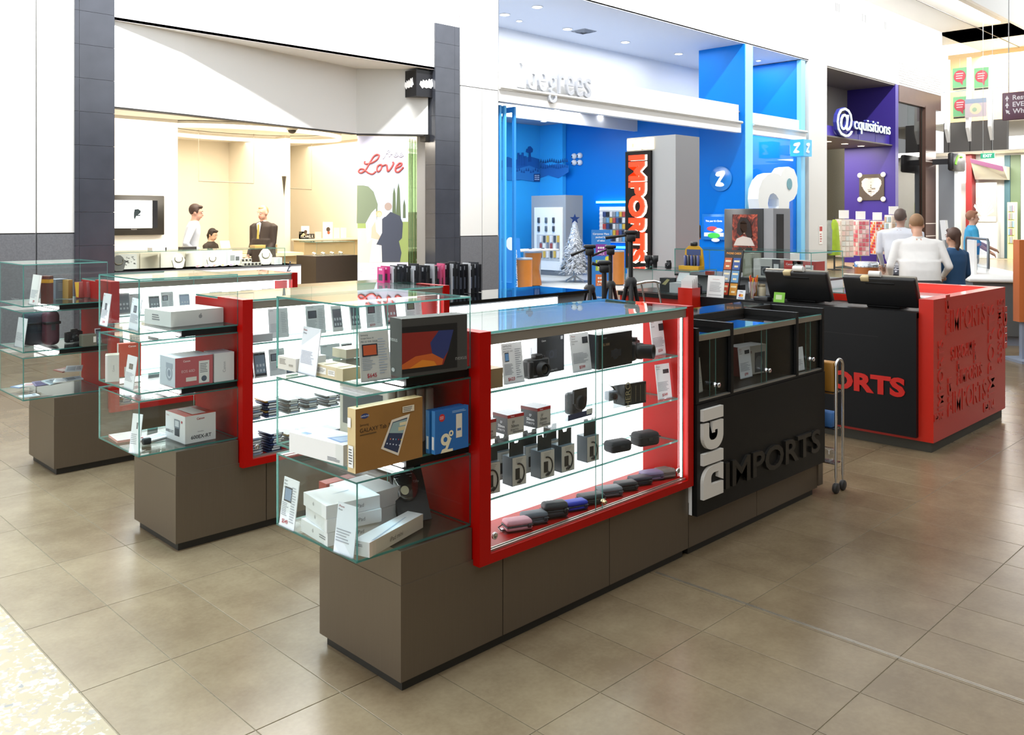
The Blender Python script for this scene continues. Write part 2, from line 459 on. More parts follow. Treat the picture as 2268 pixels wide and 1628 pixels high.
# ================================================================ jeweller
CREAM = M('#f3ead8', .6); CREAMW = M('#f7f3ea', .6)
jz = 3.046
bk = [(4.36, 11.86), (5.4, 12.0), (6.41, 12.2), (7.6, 12.45), (8.79, 12.7)]
mb = MB()
def ribbon(mb, pts, z0, z1, th=.12, mi=0):
    for (a, b), (c, d) in zip(pts, pts[1:]):
        n = Vector((d - b, a - c, 0)).normalized() * -th
        mb.add([(a, b, z0), (c, d, z0), (c + n.x, d + n.y, z0), (a + n.x, b + n.y, z0), (a, b, z1), (c, d, z1), (c + n.x, d + n.y, z1), (a + n.x, b + n.y, z1)],
               [(0, 1, 2, 3)[::-1], (4, 5, 6, 7), (0, 1, 5, 4), (1, 2, 6, 5), (2, 3, 7, 6), (3, 0, 4, 7)], mi)
ribbon(mb, bk, jz, 4.2)
struct(mb.build('wall_jeweller_bulkhead', WALLW))
mb = MB(); ribbon(mb, bk, jz - .02, jz); struct(mb.build('trim_4', M('#2a2724', .5)))
mb = MB(); ribbon(mb, [(8.79, 12.7), (9.78, 11.95)], jz, 4.2); struct(mb.build('wall_jeweller_bulkhead_return', WALLW2))
mb = MB(); ribbon(mb, [(8.79, 12.7), (9.78, 11.95)], jz - .03, jz); struct(mb.build('trim_5', M('#2a2724', .5)))
wall('ceiling_jeweller_soffit', 4.3, 9.9, YS - .0, 13.2, 4.181, 4.22, WALLW)
struct(MB().prism([(3.7, 12.05), (4.36, 12.05), (6.41, 12.33), (8.79, 12.84), (9.9, 12.1), (10.9, 12.1), (10.9, 18.3), (3.7, 18.3)], 3.25, 3.3).build('ceiling_jeweller', CREAMW))
wall('wall_jeweller_back', 3.7, 10.9, 18.2, 18.35, 0, 3.3, CREAM)
wall('wall_jeweller_left', 3.7, 3.88, 12.3, 18.3, 0, 3.3, CREAMW)
wall('wall_jeweller_screen', 3.88, 6.45, 14.6, 14.75, 0, 3.25, CREAMW)
wall('wall_jeweller_right', 10.75, 10.9, 12.65, 18.3, 0, 3.3, CREAM)
wall('wall_jeweller_niche', 9.2, 9.32, 15.8, 18.3, 0, 3.3, CREAM)
wall('floor_jeweller', 3.7, 10.8, YS, 18.3, -.003, .002, M('#b9ac95', .4))
# curved ceiling cove
mb = MB(); mb.ring([(1.9, 0), (1.9, .12), (1.6, .12)], 40, 0, Matrix.Translation((8.1, 15.2, 3.12)), True, False, 0, 1.0, .62)
struct(mb.build('trim_ceiling_cove', CREAMW))

# ================================================================ blue phone shop
BLUE = M('#0a7ad8', .35, spec=.2); BLUED = M('#1368bd', .35); LBLUE = M('#36aef5', .3)
SHOPW = M('#eef0f3', .5)
wall('wall_blue_beam', 11.37, 20.05, YS - .02, YS + .12, 3.77, 4.0, WALLW)
wall('wall_blue_beam_2', 20.62, 23.6, YS - .02, YS + .12, 3.77, 4.0, WALLW)
for k, (a, b) in enumerate(((11.37, 20.05), (20.62, 23.6))):
    o = MB().tube([(a, YS - .05, 4.03), (b, YS - .05, 4.03)], .035, 10).build('trim_beam_rail_%d' % (k + 1), WALLW2); struct(o)
wall('wall_blue_fascia', 11.37, 20.1, YS + .08, YS + .12, 4.0, 4.5, WALLW)
wall('wall_blue_fascia_2', 20.62, 23.4, YS + .08, YS + .12, 4.0, 4.36, WALLW)
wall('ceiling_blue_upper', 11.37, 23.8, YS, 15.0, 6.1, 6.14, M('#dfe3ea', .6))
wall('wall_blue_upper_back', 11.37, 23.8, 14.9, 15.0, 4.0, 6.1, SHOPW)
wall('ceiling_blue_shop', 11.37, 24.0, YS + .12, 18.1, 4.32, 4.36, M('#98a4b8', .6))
wall('wall_blue_back', 11.2, 19.1, 17.9, 18.05, 0, 4.32, LBLUE)
wall('wall_blue_side', 18.95, 19.1, 17.0, 17.9, 0, 4.32, LBLUE)
struct(MB().prism([(19.15, 17.05), (20.23, 13.2), (20.45, 13.2), (19.4, 17.05)], 0, 4.32).build('wall_blue_main', BLUE))
wall('wall_blue_left', 11.2, 11.37, 12.65, 17.9, 0, 4.32, M('#2f9ae6', .4))
wall('wall_blue_right_back', 20.45, 23.5, 14.0, 14.15, 0, 4.32, BLUED)
wall('floor_blue_shop', 11.37, 24.0, YS, 18.0, -.003, .003, M('#b4b6b2', .35, var=.08, scale=8))
wall('wall_blue_fin', 20.23, 20.62, YS - .01, 13.2, 0, 6.1, BLUE)
wall('wall_blue_fin_edge', 20.26, 20.62, YS - .03, YS - .01, 0, 6.09, M('#8fdcff', .4))
wall('wall_blue_right', 23.4, 23.6, YS + .15, 14.3, 0, 6.08, BLUE)
wall('wall_blue_right_edge', 23.38, 23.62, YS + .02, YS + .15, 0, 6.08, M('#7fd2fb', .4))
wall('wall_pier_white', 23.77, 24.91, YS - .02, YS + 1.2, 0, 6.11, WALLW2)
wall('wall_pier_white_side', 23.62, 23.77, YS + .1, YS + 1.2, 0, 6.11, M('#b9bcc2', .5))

# ================================================================ purple gift shop and dark glazing
PURP = M('#3a2a86', .4); BROWN = M('#6e675b', .6)
wall('wall_gift_side', 30.05, 30.3, YS, 13.6, 0, 6.1, PURP)
wall('ceiling_gift_upper', 24.91, 30.1, YS + .02, 13.6, 6.06, 6.1, M('#77736c', .6))
wall('wall_gift_upper_back', 24.91, 30.1, 13.5, 13.6, 4.3, 6.1, M('#8b867c', .6))
wall('wall_gift_beam', 24.91, 30.05, YS + .2, YS + .45, 4.03, 4.38, M('#4f3fb0', .4))
wall('ceiling_gift_shop', 24.91, 30.1, YS + .1, 18, 4.02, 4.06, M('#6b665e', .6))
wall('wall_gift_back', 24.0, 31, 17.5, 17.6, 0, 4.1, M('#80776a', .6))
wall('floor_gift_shop', 24.91, 31, YS, 17.6, -.003, .003, M('#a58d6d', .4))
# louvre band
lv = sempty('wall_louvre', (30.3, YS, 6.15))
MB().box(30.32, 34.3, YS + .05, YS + .2, 6.15, 7.36).build('backing', M('#7d7d7c', .7), lv)
for i in range(14):
    z = 6.19 + i * .084
    MB().add([(30.32, YS - .02, z), (34.3, YS - .02, z), (34.3, YS + .05, z + .045), (30.32, YS + .05, z + .045), (30.32, YS - .02, z + .02), (34.3, YS - .02, z + .02), (34.3, YS + .05, z + .065), (30.32, YS + .05, z + .065)],
             [(3, 2, 1, 0), (4, 5, 6, 7), (0, 1, 5, 4), (1, 2, 6, 5), (2, 3, 7, 6), (3, 0, 4, 7)]).build('slat', WALLW, lv)
RUST = M('#5a4238', .35, .3, var=.2, scale=3)
gz = sempty('wall_glazed_entry', (30.3, YS, 0))
MB().box(30.35, 34.3, YS, YS + .15, 5.55, 6.12).build('lintel', RUST, gz)
MB().box(32.75, 33.75, YS - .01, YS + .2, 0, 5.6).build('pier', RUST, gz)
MB().box(33.85, 34.6, YS + .3, YS + 2, 0, 6.1).build('dark_return', M('#3c3a44', .5), gz)
for z in (.9, 1.35, 3.6, 3.95):
    MB().box(32.75, 33.75, YS - .015, YS - .01, z, z + .03).build('seam', M('#c9c0b8', .5), gz)
MB().pane(30.45, 32.7, YS + .1, YS + .115, 0, 5.55).build('glass_pane', [GLASSD, EDGE], gz)
wall('wall_glazed_back', 30.3, 34.6, 15.2, 15.3, 0, 5.6, M('#767058', .7, var=.4, scale=30))

# ================================================================ unseen wall, slab and roof, added to dim counter fronts and floor
OPP = M('#4a4038', .6)
wall('wall_opposite_blocker', -10, 45, -6.6, -6.3, 0, 4.3, OPP)
wall('ceiling_mall_blocker', 11.5, 33, -8, 9.3, 12.0, 12.3, M('#e4e2dc', .6))  # added out of view to darken the floor at the right
wall('ceiling_opposite_blocker', -10, 45, -6.4, -2.8, 4.3, 4.7, M('#8a857c', .6))
# ================================================================ the kiosk
def laminate():
    m = bpy.data.materials.new('brushed_laminate'); m.use_nodes = True
    nt = m.node_tree; b = nt.nodes['Principled BSDF']; ge = nt.nodes.new('ShaderNodeNewGeometry')
    mp = nt.nodes.new('ShaderNodeMapping'); mp.inputs['Scale'].default_value = (900, 900, 6)
    nz = nt.nodes.new('ShaderNodeTexNoise'); nz.inputs['Scale'].default_value = 1.0; nz.inputs['Detail'].default_value = 2
    nt.links.new(ge.outputs['Position'], mp.inputs[0]); nt.links.new(mp.outputs[0], nz.inputs['Vector'])
    cr = nt.nodes.new('ShaderNodeValToRGB'); e = cr.color_ramp.elements
    e[0].position = .3; e[0].color = (*lin('#6b5f50'), 1); e[1].position = .7; e[1].color = (*lin('#6f6354'), 1)
    nt.links.new(nz.outputs['Fac'], cr.inputs[0]); nt.links.new(cr.outputs[0], b.inputs['Base Color'])
    b.inputs['Roughness'].default_value = .38; b.inputs['Metallic'].default_value = .55
    return m
LAM = laminate()
PLINTH = M('#26241f', .45)
RED = M('#a30500', .38, spec=.22)
REDK = M('#c2210f', .35, coat=.2)
BLK = M('#111110', .45, spec=.25)
PANELW = M('#ffffff', .5, emit=2.6)
LED_FILL = M('#ffffff', .5, emit=9)
GREYB = M('#8a8a86', .5)
FP = 1.727            # distance from one counter run to the next
XE = 1.7725           # end of the counter bases
NUM = ('nearest', 'middle', 'farthest')
def base_run(p, y, x0, x1, joints, ztop, yb):
    MB().box(x0 + .02, x1 - .02, y + .02, yb - .02, 0, .045).build('plinth', PLINTH, p)
    MB().box(x0 + .012, x1, y + .012, yb - .012, .04, ztop).build('carcass', M('#3b3733', .6), p)
    js = [x0] + joints + [x1]
    for a, b in zip(js, js[1:]):
        MB().box(a + (.002 if a > x0 else 0), b - .002, y, y + .014, .04, ztop).build('front_panel', LAM, p)
    MB().box(x0, x0 + .014, y + .014, yb, .04, ztop).build('end_panel', LAM, p)

def red_counter(k):
    dy = k * FP; y = 2.307 + dy; yb = 2.797 + dy
    t = thing('display_counter', ('lit display case in a red frame on the nearest counter, holding cameras and soft cases',
                                  'red framed lit case on the middle counter, showing phones above stacked phone covers',
                                  'red framed lit phone case on the farthest counter run')[k], 'display case', (XE, y, 0), 0, 'red framed counters')
    base_run(t, y, XE, 3.449, [2.243, 2.866], .36, yb)
    MB().box(XE + .002, 2.09, y + .002, yb, .36, .474).build('tower_base', LAM, t)
    f = MB().box(2.095, 2.150, y - .034, y + .232, .34, 1.172).box(3.396, 3.44, y - .034, y + .232, .34, 1.172)
    f.box(2.150, 3.396, y - .034, y + .012, .34, .374).box(2.150, 3.396, y + .012, y + .225, .355, .372)
    f.build('red_frame', RED, t)
    MB().box(2.150, 3.396, y + .222, y + .236, .372, 1.13).build('glow_panel', PANELW, t)  # white back made to glow, standing in for light from the strips
    MB().box(3.372, 3.378, y - .012, y - .006, .39, 1.12).build('led_or_fill_strip', LED_FILL, t)
    MB().box(2.11, 3.44, y + .236, yb, .36, 1.15).build('rear_cabinet', GREYB, t)
    MB().box(2.16, 3.386, y + .003, y + .012, 1.118, 1.122).build('led_or_fill_strip', LED_FILL, t)  # added strip that lights the fronts of the goods
    MB().box(2.095, 2.11, y + .232, yb, .36, 1.16).build('red_end', RED, t)
    MB().box(2.150, 3.396, y - .022, y + .012, 1.122, 1.160).build('top_rail', M('#8d8579', .4, .3), t)
    MB().box(2.150, 3.396, y + .012, yb, 1.150, 1.160).build('top_board', M('#e4e4e2', .6), t)
    MB().box(2.150, 3.396, y - .020, y - .014, .374, .382).box(2.150, 3.396, y - .006, y, .374, .382).build('door_track', ALU, t)
    MB().pane(2.152, 2.80, y - .018, y - .013, .376, 1.125).build('glass_door', [GLASS, EDGE], t)
    MB().pane(2.77, 3.394, y - .007, y - .002, .376, 1.125).build('glass_door', [GLASS, EDGE], t)
    for z in (.943, .745, .55):
        MB().pane(2.152, 3.394, y + .02, y + .218, z - .008, z).build('glass_shelf', [GLASS, EDGE], t)
    MB().pane(2.098, 3.437, y - .028, yb, 1.162, 1.171).build('glass_top', [GLASSTOP, EDGE], t)
    lk = at(1092.5, 1188, Y=2.29)
    for x in (lk.x, 3.33):
        MB().ring([(.0, -.006), (.008, -.006), (.013, -.002), (.013, .004), (.009, .006), (.005, .002), (0, .002)], 16, 0, Matrix.Translation((x, y - .024, .43)) @ Matrix.Rotation(math.pi / 2, 4, 'X')).build('lock', CHROME, t)
    return t
for k in range(3): red_counter(k)

def tower(k):
    dy = k * FP
    y0, y1 = 2.317 + dy, 2.812 + dy
    tiers = ((.480, .738), (.767, 1.011), (1.042, 1.299))
    for i, (z0, z1) in enumerate(tiers):
        t = thing('glass_display_box', '%s glass box of the three at the end of the %s counter' % (('bottom', 'middle', 'top')[i], NUM[k]), 'glass case', (1.603, y0, z0), 0, 'glass boxes at the counter ends')
        x0, x1 = 1.603, 2.092; g = .006
        MB().pane(x0, x1, y0, y1, z0, z0 + g).build('bottom_pane', [GLASS, EDGE], t)
        MB().pane(x0, x1, y0, y1, z1 - g, z1).build('top_pane', [GLASS, EDGE], t)
        MB().pane(x0 + g, x1, y0, y0 + g, z0 + g, z1 - g).build('front_pane', [GLASS, EDGE], t)
        MB().pane(x0, x0 + g, y0, y1, z0 + g, z1 - g).build('end_pane', [GLASS, EDGE], t)
        MB().pane(x0 + g, x1, y1 - g, y1, z0 + g, z1 - g).build('back_pane', [GLASS, EDGE], t)
        if i < 2:
            MB().box(1.81, x1, y0 + .01, y1 - .01, z1 + .002, tiers[i + 1][0] - .001).build('bracket', BLK, t)
            MB().box(1.80, 1.808, y0 + .02, y1 - .02, z1 + .004, z1 + .016).build('led_or_fill_strip', LED_FILL, t)  # added strip that brightens the glass boxes
for k in range(3): tower(k)

# ---------------------------------------------------------------- the lettering of the kiosk
def digi_shapes():
    D = [(0, 0), (0, 1), (.52, 1)] + [(.52 + .46 * math.sin(a), .54 + .46 * math.cos(a)) for a in [i * math.pi / 16 for i in range(1, 9)]] + \
        [(.98, 0), (.44, 0), (.56, .24), (.76, .24), (.76, .46)] + [(.60 + .16 * math.cos(a), .46 + .16 * math.sin(a)) for a in [i * math.pi / 12 for i in range(1, 7)]] + [(.40, .62), (.40, .0)]
    I = [(0, 0), (0, 1), (.36, 1), (.36, 0)]
    Gs = [(.86, 1), (.46, 1)] + [(.46 - .46 * math.sin(a), .54 + .46 * math.cos(a)) for a in [i * math.pi / 16 for i in range(1, 9)]] + [(0, .40)] + \
         [(.42 - .42 * math.cos(a), .40 - .40 * math.sin(a)) for a in [i * math.pi / 16 for i in range(1, 9)]] + [(.86, 0), (.86, .52), (.52, .58), (.52, .42), (.60, .42), (.60, .30)] + \
         [(.50 - .20 * math.sin(a), .50 - .20 * math.cos(a)) for a in [i * math.pi / 12 for i in range(0, 7)]] + [(.30, .55)] + [(.48 - .18 * math.cos(a), .55 + .17 * math.sin(a)) for a in [i * math.pi / 12 for i in range(1, 7)]] + [(.86, .72)]
    return [(D, 0), (I, 1.06), (Gs, 1.5), (I, 2.44)], 2.80
def tri_prism(mb, pts, h, mat, mi=0):
    # extruded concave outline: the caps are triangulated
    bm = bmesh.new()
    vs = [bm.verts.new((x, y, h)) for x, y in pts]
    lo = [bm.verts.new((x, y, 0)) for x, y in pts]
    f = bm.faces.new(vs); bmesh.ops.triangulate(bm, faces=[f])
    n = len(pts)
    for i in range(n):
        j = (i + 1) % n
        bm.faces.new((lo[i], lo[j], vs[j], vs[i]))
    bmesh.ops.recalc_face_normals(bm, faces=bm.faces)
    mb.bm(bm, mi, mat); bm.free()
def digi(mb, mat, w, h, depth, mi=0):
    sh, tot = digi_shapes()
    for pts, x in sh:
        tri_prism(mb, [((px + x) * w / tot, py * h) for px, py in pts], depth, mat, mi)
def ROT(m, a): return m @ Matrix.Rotation(a, 4, 'Z')
def lockup(t, mat, w, m, name='raised_letters', depth=.006):
    # DIGI standing upright at the left of IMPORTS, w metres over all
    mb = MB()
    digi(mb, mat @ Matrix.Translation((.10 * w, 0, 0)) @ Matrix.Rotation(math.pi / 2, 4, 'Z'), .32 * w, .085 * w, depth)
    put_text(mb, 'IMPORTS', mat @ Matrix.Translation((.56 * w, .10 * w, 0)), h=.185 * w, w=.86 * w, bold=.02, ext=depth)
    return mb.build(name, m, t)

# ---------------------------------------------------------------- nearest black cabinet with DIGI IMPORTS
BX0, BX1 = 3.452, 4.745
t = thing('black_cabinet', 'black counter cabinet lettered DIGI IMPORTS with three small glass compartments on top', 'display case', (BX0, 2.307, 0))
base_run(t, 2.307, BX0, BX1, [4.07], .25, 2.797)
MB().box(BX1, BX1 + .055, 2.30, 2.80, .05, .83).build('end_stile', LAM, t)
MB().box(BX0 + .004, BX1, 2.33, 2.797, .25, .70).build('carcass', BLK, t)
MB().box(BX0, BX0 + .012, 2.290, 2.31, .195, .71).build('white_edge', WHITE, t)
MB().box(BX0, BX1, 2.262, 2.290, .195, .71).build('front_panel', BLK, t)
MB().box(BX0, BX1, 2.266, 2.60, .712, .722).build('sill', BLK, t)
for x in (BX0, 3.755, 4.42, BX1 - .022):
    MB().box(x, x + .022, 2.266, 2.60, .722, 1.066).build('divider', BLK, t)
MB().box(BX0, BX1, 2.585, 2.60, .722, 1.066).build('back_board', M('#241f1a', .5), t)
MB().box(BX0, BX1, 2.60, 2.80, .70, 1.052).build('rear_cabinet', BLK, t)
MB().pane(BX0, BX1, 2.588, 2.80, 1.055, 1.066).build('glossy_top', [M('#0c0f14', .04, spec=.9), BLK], t)
for a, b in ((BX0 + .022, 3.755), (3.777, 4.42), (4.442, BX1 - .022)):
    c = (a + b) / 2
    MB().box(a, b, 2.270, 2.292, 1.004, 1.030).build('rail', M('#9c9384', .35, .5), t)
    MB().box(a, b, 2.270, 2.292, .722, .728).build('track', ALU, t)
    MB().pane(a, b, 2.272, 2.585, 1.030, 1.036).build('glass_top', [glass_mat('dark_top_glass', (.55, .56, .58), .08), EDGE], t)
    MB().pane(a, c + .02, 2.276, 2.280, .728, 1.004).build('glass_door', [GLASS, EDGE], t)
    MB().pane(c - .02, b, 2.283, 2.287, .728, 1.004).build('glass_door', [GLASS, EDGE], t)
for u, v in ((1585, 852), (1698, 820), (1795, 795)):
    p = at(u, v, Y=2.262)
    MB().ring([(0, -.012), (.008, -.012), (.0125, -.006), (.0125, 0), (.009, .003), (.009, .012), (.0115, .015), (.0115, .021), (0, .021)], 18, 0, Matrix.Translation((p.x, 2.262, p.z)) @ Matrix.Rotation(math.pi / 2, 4, 'X')).build('knob', CHROME, t)
p0 = at(1551, 1107, Y=2.262); p1 = at(1595, 1095, Y=2.262); p2 = at(1551, 908, Y=2.262)
mb = MB()
digi(mb, FY(p1.x, 2.262, p0.z) @ Matrix.Rotation(math.pi / 2, 4, 'Z'), p2.z - p0.z, p1.x - p0.x, .018)
mb.build('white_letters', M('#d9d4cb', .45), t)
pa = at(1602, 1086, Y=2.262); pb = at(1812, 990, Y=2.262); pc = at(1602, 1022, Y=2.262)
mb = MB(); put_text(mb, 'IMPORTS', FY((pa.x + pb.x) / 2, 2.262, (pa.z + pc.z) / 2), h=.128, w=pb.x - pa.x, bold=.02, ext=.014)
mb.build('black_letters', M('#15130f', .38), t)
# the same place on the middle run: dark glass top over a lit front
y = 2.307 + FP
t = thing('dark_top_counter', 'counter with a dark glossy top and white lit front behind the red case', 'counter', (BX0, y, 0))
base_run(t, y, BX0, BX1, [4.07], .36, y + .49)
MB().box(BX0, BX1, y + .03, y + .49, .36, 1.045).build('carcass', M('#9aa0a6', .5), t)
MB().box(BX0 + .01, 4.47, y + .022, y + .03, .40, 1.03).build('glow_panel', PANELW, t)
MB().box(4.47, BX1, y + .018, y + .03, .36, 1.045).build('grey_front', M('#7d838b', .4), t)
MB().pane(BX0, BX1 + .01, y - .02, y + .49, 1.045, 1.066).build('dark_top', [M('#06090f', .03, spec=1.0), BLK], t)
y = 2.307 + 2 * FP
t = thing('black_end_cabinet', 'low black cabinet continuing the farthest counter run', 'counter', (BX0, y, 0))
base_run(t, y, BX0, BX1, [4.07], .36, y + .49)
MB().box(BX0, BX1, y + .01, y + .49, .36, 1.02).build('body', BLK, t)
MB().box(BX0, BX1, y - .01, y + .49, 1.02, 1.04).build('top', M('#0f0f10', .1), t)

# ---------------------------------------------------------------- cash desk: black front with red IMPORTS, red end wall
t = thing('cash_desk', 'black fronted cash desk with red letters, raised red wall covered in DIGI IMPORTS relief', 'counter', (6.11, 2.155, 0))
MB().box(6.13, 7.63, 2.175, 4.8, 0, .075).build('plinth', M('#3a382f', .5), t)
MB().box(6.11, 7.65, 2.155, 2.25, .07, 1.03).build('red_wall', REDK, t)
MB().box(6.11, 7.65, 2.25, 4.8, .07, .90).build('red_carcass', REDK, t)
MB().box(7.55, 7.65, 2.25, 3.24, .90, 1.03).build('red_back_rim', REDK, t)
MB().box(6.62, 6.68, 2.25, 3.24, .90, .985).build('red_inner_rim', REDK, t)
MB().box(6.68, 7.55, 2.25, 3.24, .90, .93).build('light_tray', M('#ffffff', .5, emit=2.2), t)
MB().pane(6.64, 7.56, 2.25, 3.24, .985, .993).build('glass_top', [GLASS, EDGE], t)
MB().box(6.08, 6.62, 2.252, 4.8, .90, .935).build('desk_top', BLK, t)
MB().box(6.072, 6.11, 2.252, 3.94, .095, .938).build('black_front', M('#0f1012', .45, spec=.25), t)
p = at(1944, 746, X=6.07)
MB().box(6.0705, 6.073, p.y, 3.9, p.z - .002, p.z + .002).build('drawer_line', M('#050505', .6), t)
a, b = at(1853, 845, X=6.07), at(2005, 857, X=6.07); c, d = at(1986, 836, X=6.07), at(1986, 879, X=6.07)
wl_ = (a.y - b.y) / 4.0 * 7.15
mb = MB(); put_text(mb, 'IMPORTS', FX(6.071, b.y + wl_ / 2, (c.z + d.z) / 2), h=c.z - d.z, w=wl_, bold=.045, ext=.006)
mb.build('red_letters', M('#c01d14', .4), t)
# relief on the red wall: (pixel of lower left, pixel of lower right or top, turn)
def relief(u0, v0, u1, v1, turn, name='raised_letters'):
    a = at(u0, v0, Y=2.155); b = at(u1, v1, Y=2.155)
    w = math.hypot(b.x - a.x, b.z - a.z)
    lockup(t, FY(a.x, 2.155, a.z) @ Matrix.Rotation(turn, 4, 'Z'), w, REDK, name, .004)
relief(2093, 742, 2183, 700, 0)
relief(2162, 752, 2106, 780, math.pi)
relief(2119, 854, 2175, 829, 0)
relief(2098, 924, 2185, 887, 0)
relief(2090, 928, 2090, 750, math.pi / 2)
relief(2203, 905, 2203, 672, math.pi / 2)
relief(2210, 662, 2210, 808, -math.pi / 2)
mb = MB(); q = at(2230, 770, Y=2.155); q2 = at(2222, 700, Y=2.155)
digi(mb, FY(q.x - .005, 2.155, q.z) @ Matrix.Rotation(math.pi / 2, 4, 'Z'), .33, .085, .004); mb.build('raised_letters', REDK, t)

# ---------------------------------------------------------------- illuminated pylon sign
t = thing('pylon_sign', 'tall grey pylon with lit DIGI box above orange IMPORTS running down a black panel', 'sign', (7.2, 4.96, 0))
PX_ = 7.2
MB().box(PX_, PX_ + .42, 4.965, 5.565, 0, 2.40).build('pillar', M('#b9bcbf', .4, .2), t)
a, b = at(1389, 337, X=PX_), at(1445, 590, X=PX_)
MB().box(PX_ - .03, PX_ - .001, b.y, a.y, b.z - .03, a.z).build('black_panel', BLK, t)
w = a.z - b.z
mb = MB(); ym = (a.y + b.y) / 2
put_text(mb, 'IMPORTS', FX(PX_ - .03, ym, (a.z + b.z) / 2 - .0) @ Matrix.Rotation(-math.pi / 2, 4, 'Z'), h=(a.y - b.y) * .62, w=w * .93, bold=.05, ext=.03)
mb.build('orange_letters', M('#ff3b12', .4, emit=1.1), t)
mb = MB(); put_text(mb, 'IMPORTS', FX(PX_ - .032, ym - .016, (a.z + b.z) / 2 - .008) @ Matrix.Rotation(-math.pi / 2, 4, 'Z'), h=(a.y - b.y) * .66, w=w * .945, bold=.055, ext=.004)
mb.build('letter_glow_edges', M('#fff2dc', .4, emit=2.5), t)
c, d = at(1392, 334, X=PX_), at(1449, 305, X=PX_)
mb = MB(); digi(mb, FX(PX_ - .001, c.y, c.z), c.y - d.y, d.z - c.z, .025); mb.build('lit_letters', M('#fff0cf', .4, emit=1.5), t)
# ================================================================ packaged goods and price cards
def depth_of(p): return p.x * XF + p.y * YF
def z_at(p, v): return EYE + (HY - v) / FPX * depth_of(p)
class Prod:
    # a box-shaped product: its own mesh is the carton, the child 'printing' is what is printed on it
    def __init__(s, name, label, cat, w, d, h, loc, rz=0.0, col='#ffffff', group=None, tilt=0.0, rough=.45, bevel=0.0, **faces):
        s.w, s.d, s.h = w, d, h; s.n = 0; s.mats = []; s.mb = MB()
        cols = [faces.get(k, col) for k in ('bottom', 'top', 'front', 'back', 'left', 'right')]
        mats = []; b = MB()
        if bevel:
            b.rbox(-w / 2, w / 2, -d / 2, d / 2, 0, h, bevel, 2); mats = [M(col, rough)]
        else:
            b.box(-w / 2, w / 2, -d / 2, d / 2, 0, h)
            for i, c in enumerate(cols):
                m = c if not isinstance(c, str) else M(c, rough)
                if m not in mats: mats.append(m)
                b.m[i] = mats.index(m)
        s.o = b.build(name, mats)
        s.o.location = loc; s.o.rotation_euler = (-tilt, 0, rz)
        tag(s.o, label, cat, group)
    def mi(s, col):
        m = col if not isinstance(col, str) else M(col, .5)
        if m not in s.mats: s.mats.append(m)
        return s.mats.index(m)
    def fm(s, face):
        s.n += 1; e = .0004 + .00012 * s.n
        if face == 'front': return FY(-s.w / 2, -s.d / 2 - e, 0), s.w, s.h
        if face == 'left': return FX(-s.w / 2 - e, s.d / 2, 0), s.d, s.h
        if face == 'top': return Matrix.Translation((-s.w / 2, -s.d / 2, s.h + e)), s.w, s.d
        return Matrix(((-1, 0, 0, s.w / 2), (0, 0, 1, s.d / 2 + e), (0, 1, 0, 0), (0, 0, 0, 1))), s.w, s.h
    def rect(s, face, u0, v0, u1, v1, col, skew=0.0):
        m, W_, H_ = s.fm(face)
        s.mb.add([(u0 * W_, v0 * H_, 0), (u1 * W_, v0 * H_, 0), ((u1 + skew) * W_, v1 * H_, 0), ((u0 + skew) * W_, v1 * H_, 0)], [(0, 1, 2, 3)], s.mi(col), m)
        return s
    def poly(s, face, pts, col):
        m, W_, H_ = s.fm(face)
        bm = bmesh.new(); f = bm.faces.new([bm.verts.new((a * W_, b * H_, 0)) for a, b in pts]); bmesh.ops.triangulate(bm, faces=[f])
        s.mb.bm(bm, s.mi(col), m); bm.free()
        return s
    def disc(s, face, u, v, r, col, r0=0.0, sx=1.0, n=20):
        m, W_, H_ = s.fm(face)
        ring = [(u * W_ + r * sx * H_ * math.cos(2 * math.pi * i / n), v * H_ + r * H_ * math.sin(2 * math.pi * i / n), 0) for i in range(n)]
        if r0:
            r2 = [(u * W_ + r0 * sx * H_ * math.cos(2 * math.pi * i / n), v * H_ + r0 * H_ * math.sin(2 * math.pi * i / n), 0) for i in range(n)]
            s.mb.add(ring + r2, [(i, (i + 1) % n, n + (i + 1) % n, n + i) for i in range(n)], s.mi(col), m)
        else:
            s.mb.add(ring, [tuple(range(n))], s.mi(col), m)
        return s
    def text(s, face, st, u, v, h, col, w=None, bold=0.0, align='c', rot=0.0):
        m, W_, H_ = s.fm(face)
        put_text(s.mb, st, m @ Matrix.Translation((u * W_, v * H_, 0)) @ Matrix.Rotation(rot, 4, 'Z'), h=h * H_ if h else None, w=w * W_ if w else None, mi=s.mi(col), bold=bold, align=align)
        return s
    def lines(s, face, u0, u1, v0, v1, n, col, jag=.3, th=.45):
        for i in range(n):
            v = v1 - (v1 - v0) * (i + .5) / n; k = (v1 - v0) / n * th / 2
            s.rect(face, u0, v - k, u1 - (u1 - u0) * jag * random.random(), v + k, col)
            s.n -= 1
        s.n += 1
        return s
    def done(s, name='printing'):
        if s.mb.f: s.mb.build(name, s.mats, s.o, False)
        return s.o
def boxpx(name, label, cat, c, r, vt, z, l=None, d=None, w=None, **kw):
    # a carton standing at height z: near bottom corner c, right bottom corner r, (left bottom corner l), pixel height vt of the near top corner
    C = at(*c, Z=z); R = at(*r, Z=z)
    e = R - C; W_ = w or e.length; rz = math.atan2(e.y, e.x)
    if l is not None: d = (at(*l, Z=z) - C).length
    h = z_at(C, vt) - z
    a = Vector((math.cos(rz), math.sin(rz), 0)); b = Vector((-math.sin(rz), math.cos(rz), 0))
    p = C + a * W_ / 2 + b * d / 2
    return Prod(name, label, cat, W_, d, h, (p.x, p.y, z), rz, **kw)
INK = '#4a4d55'
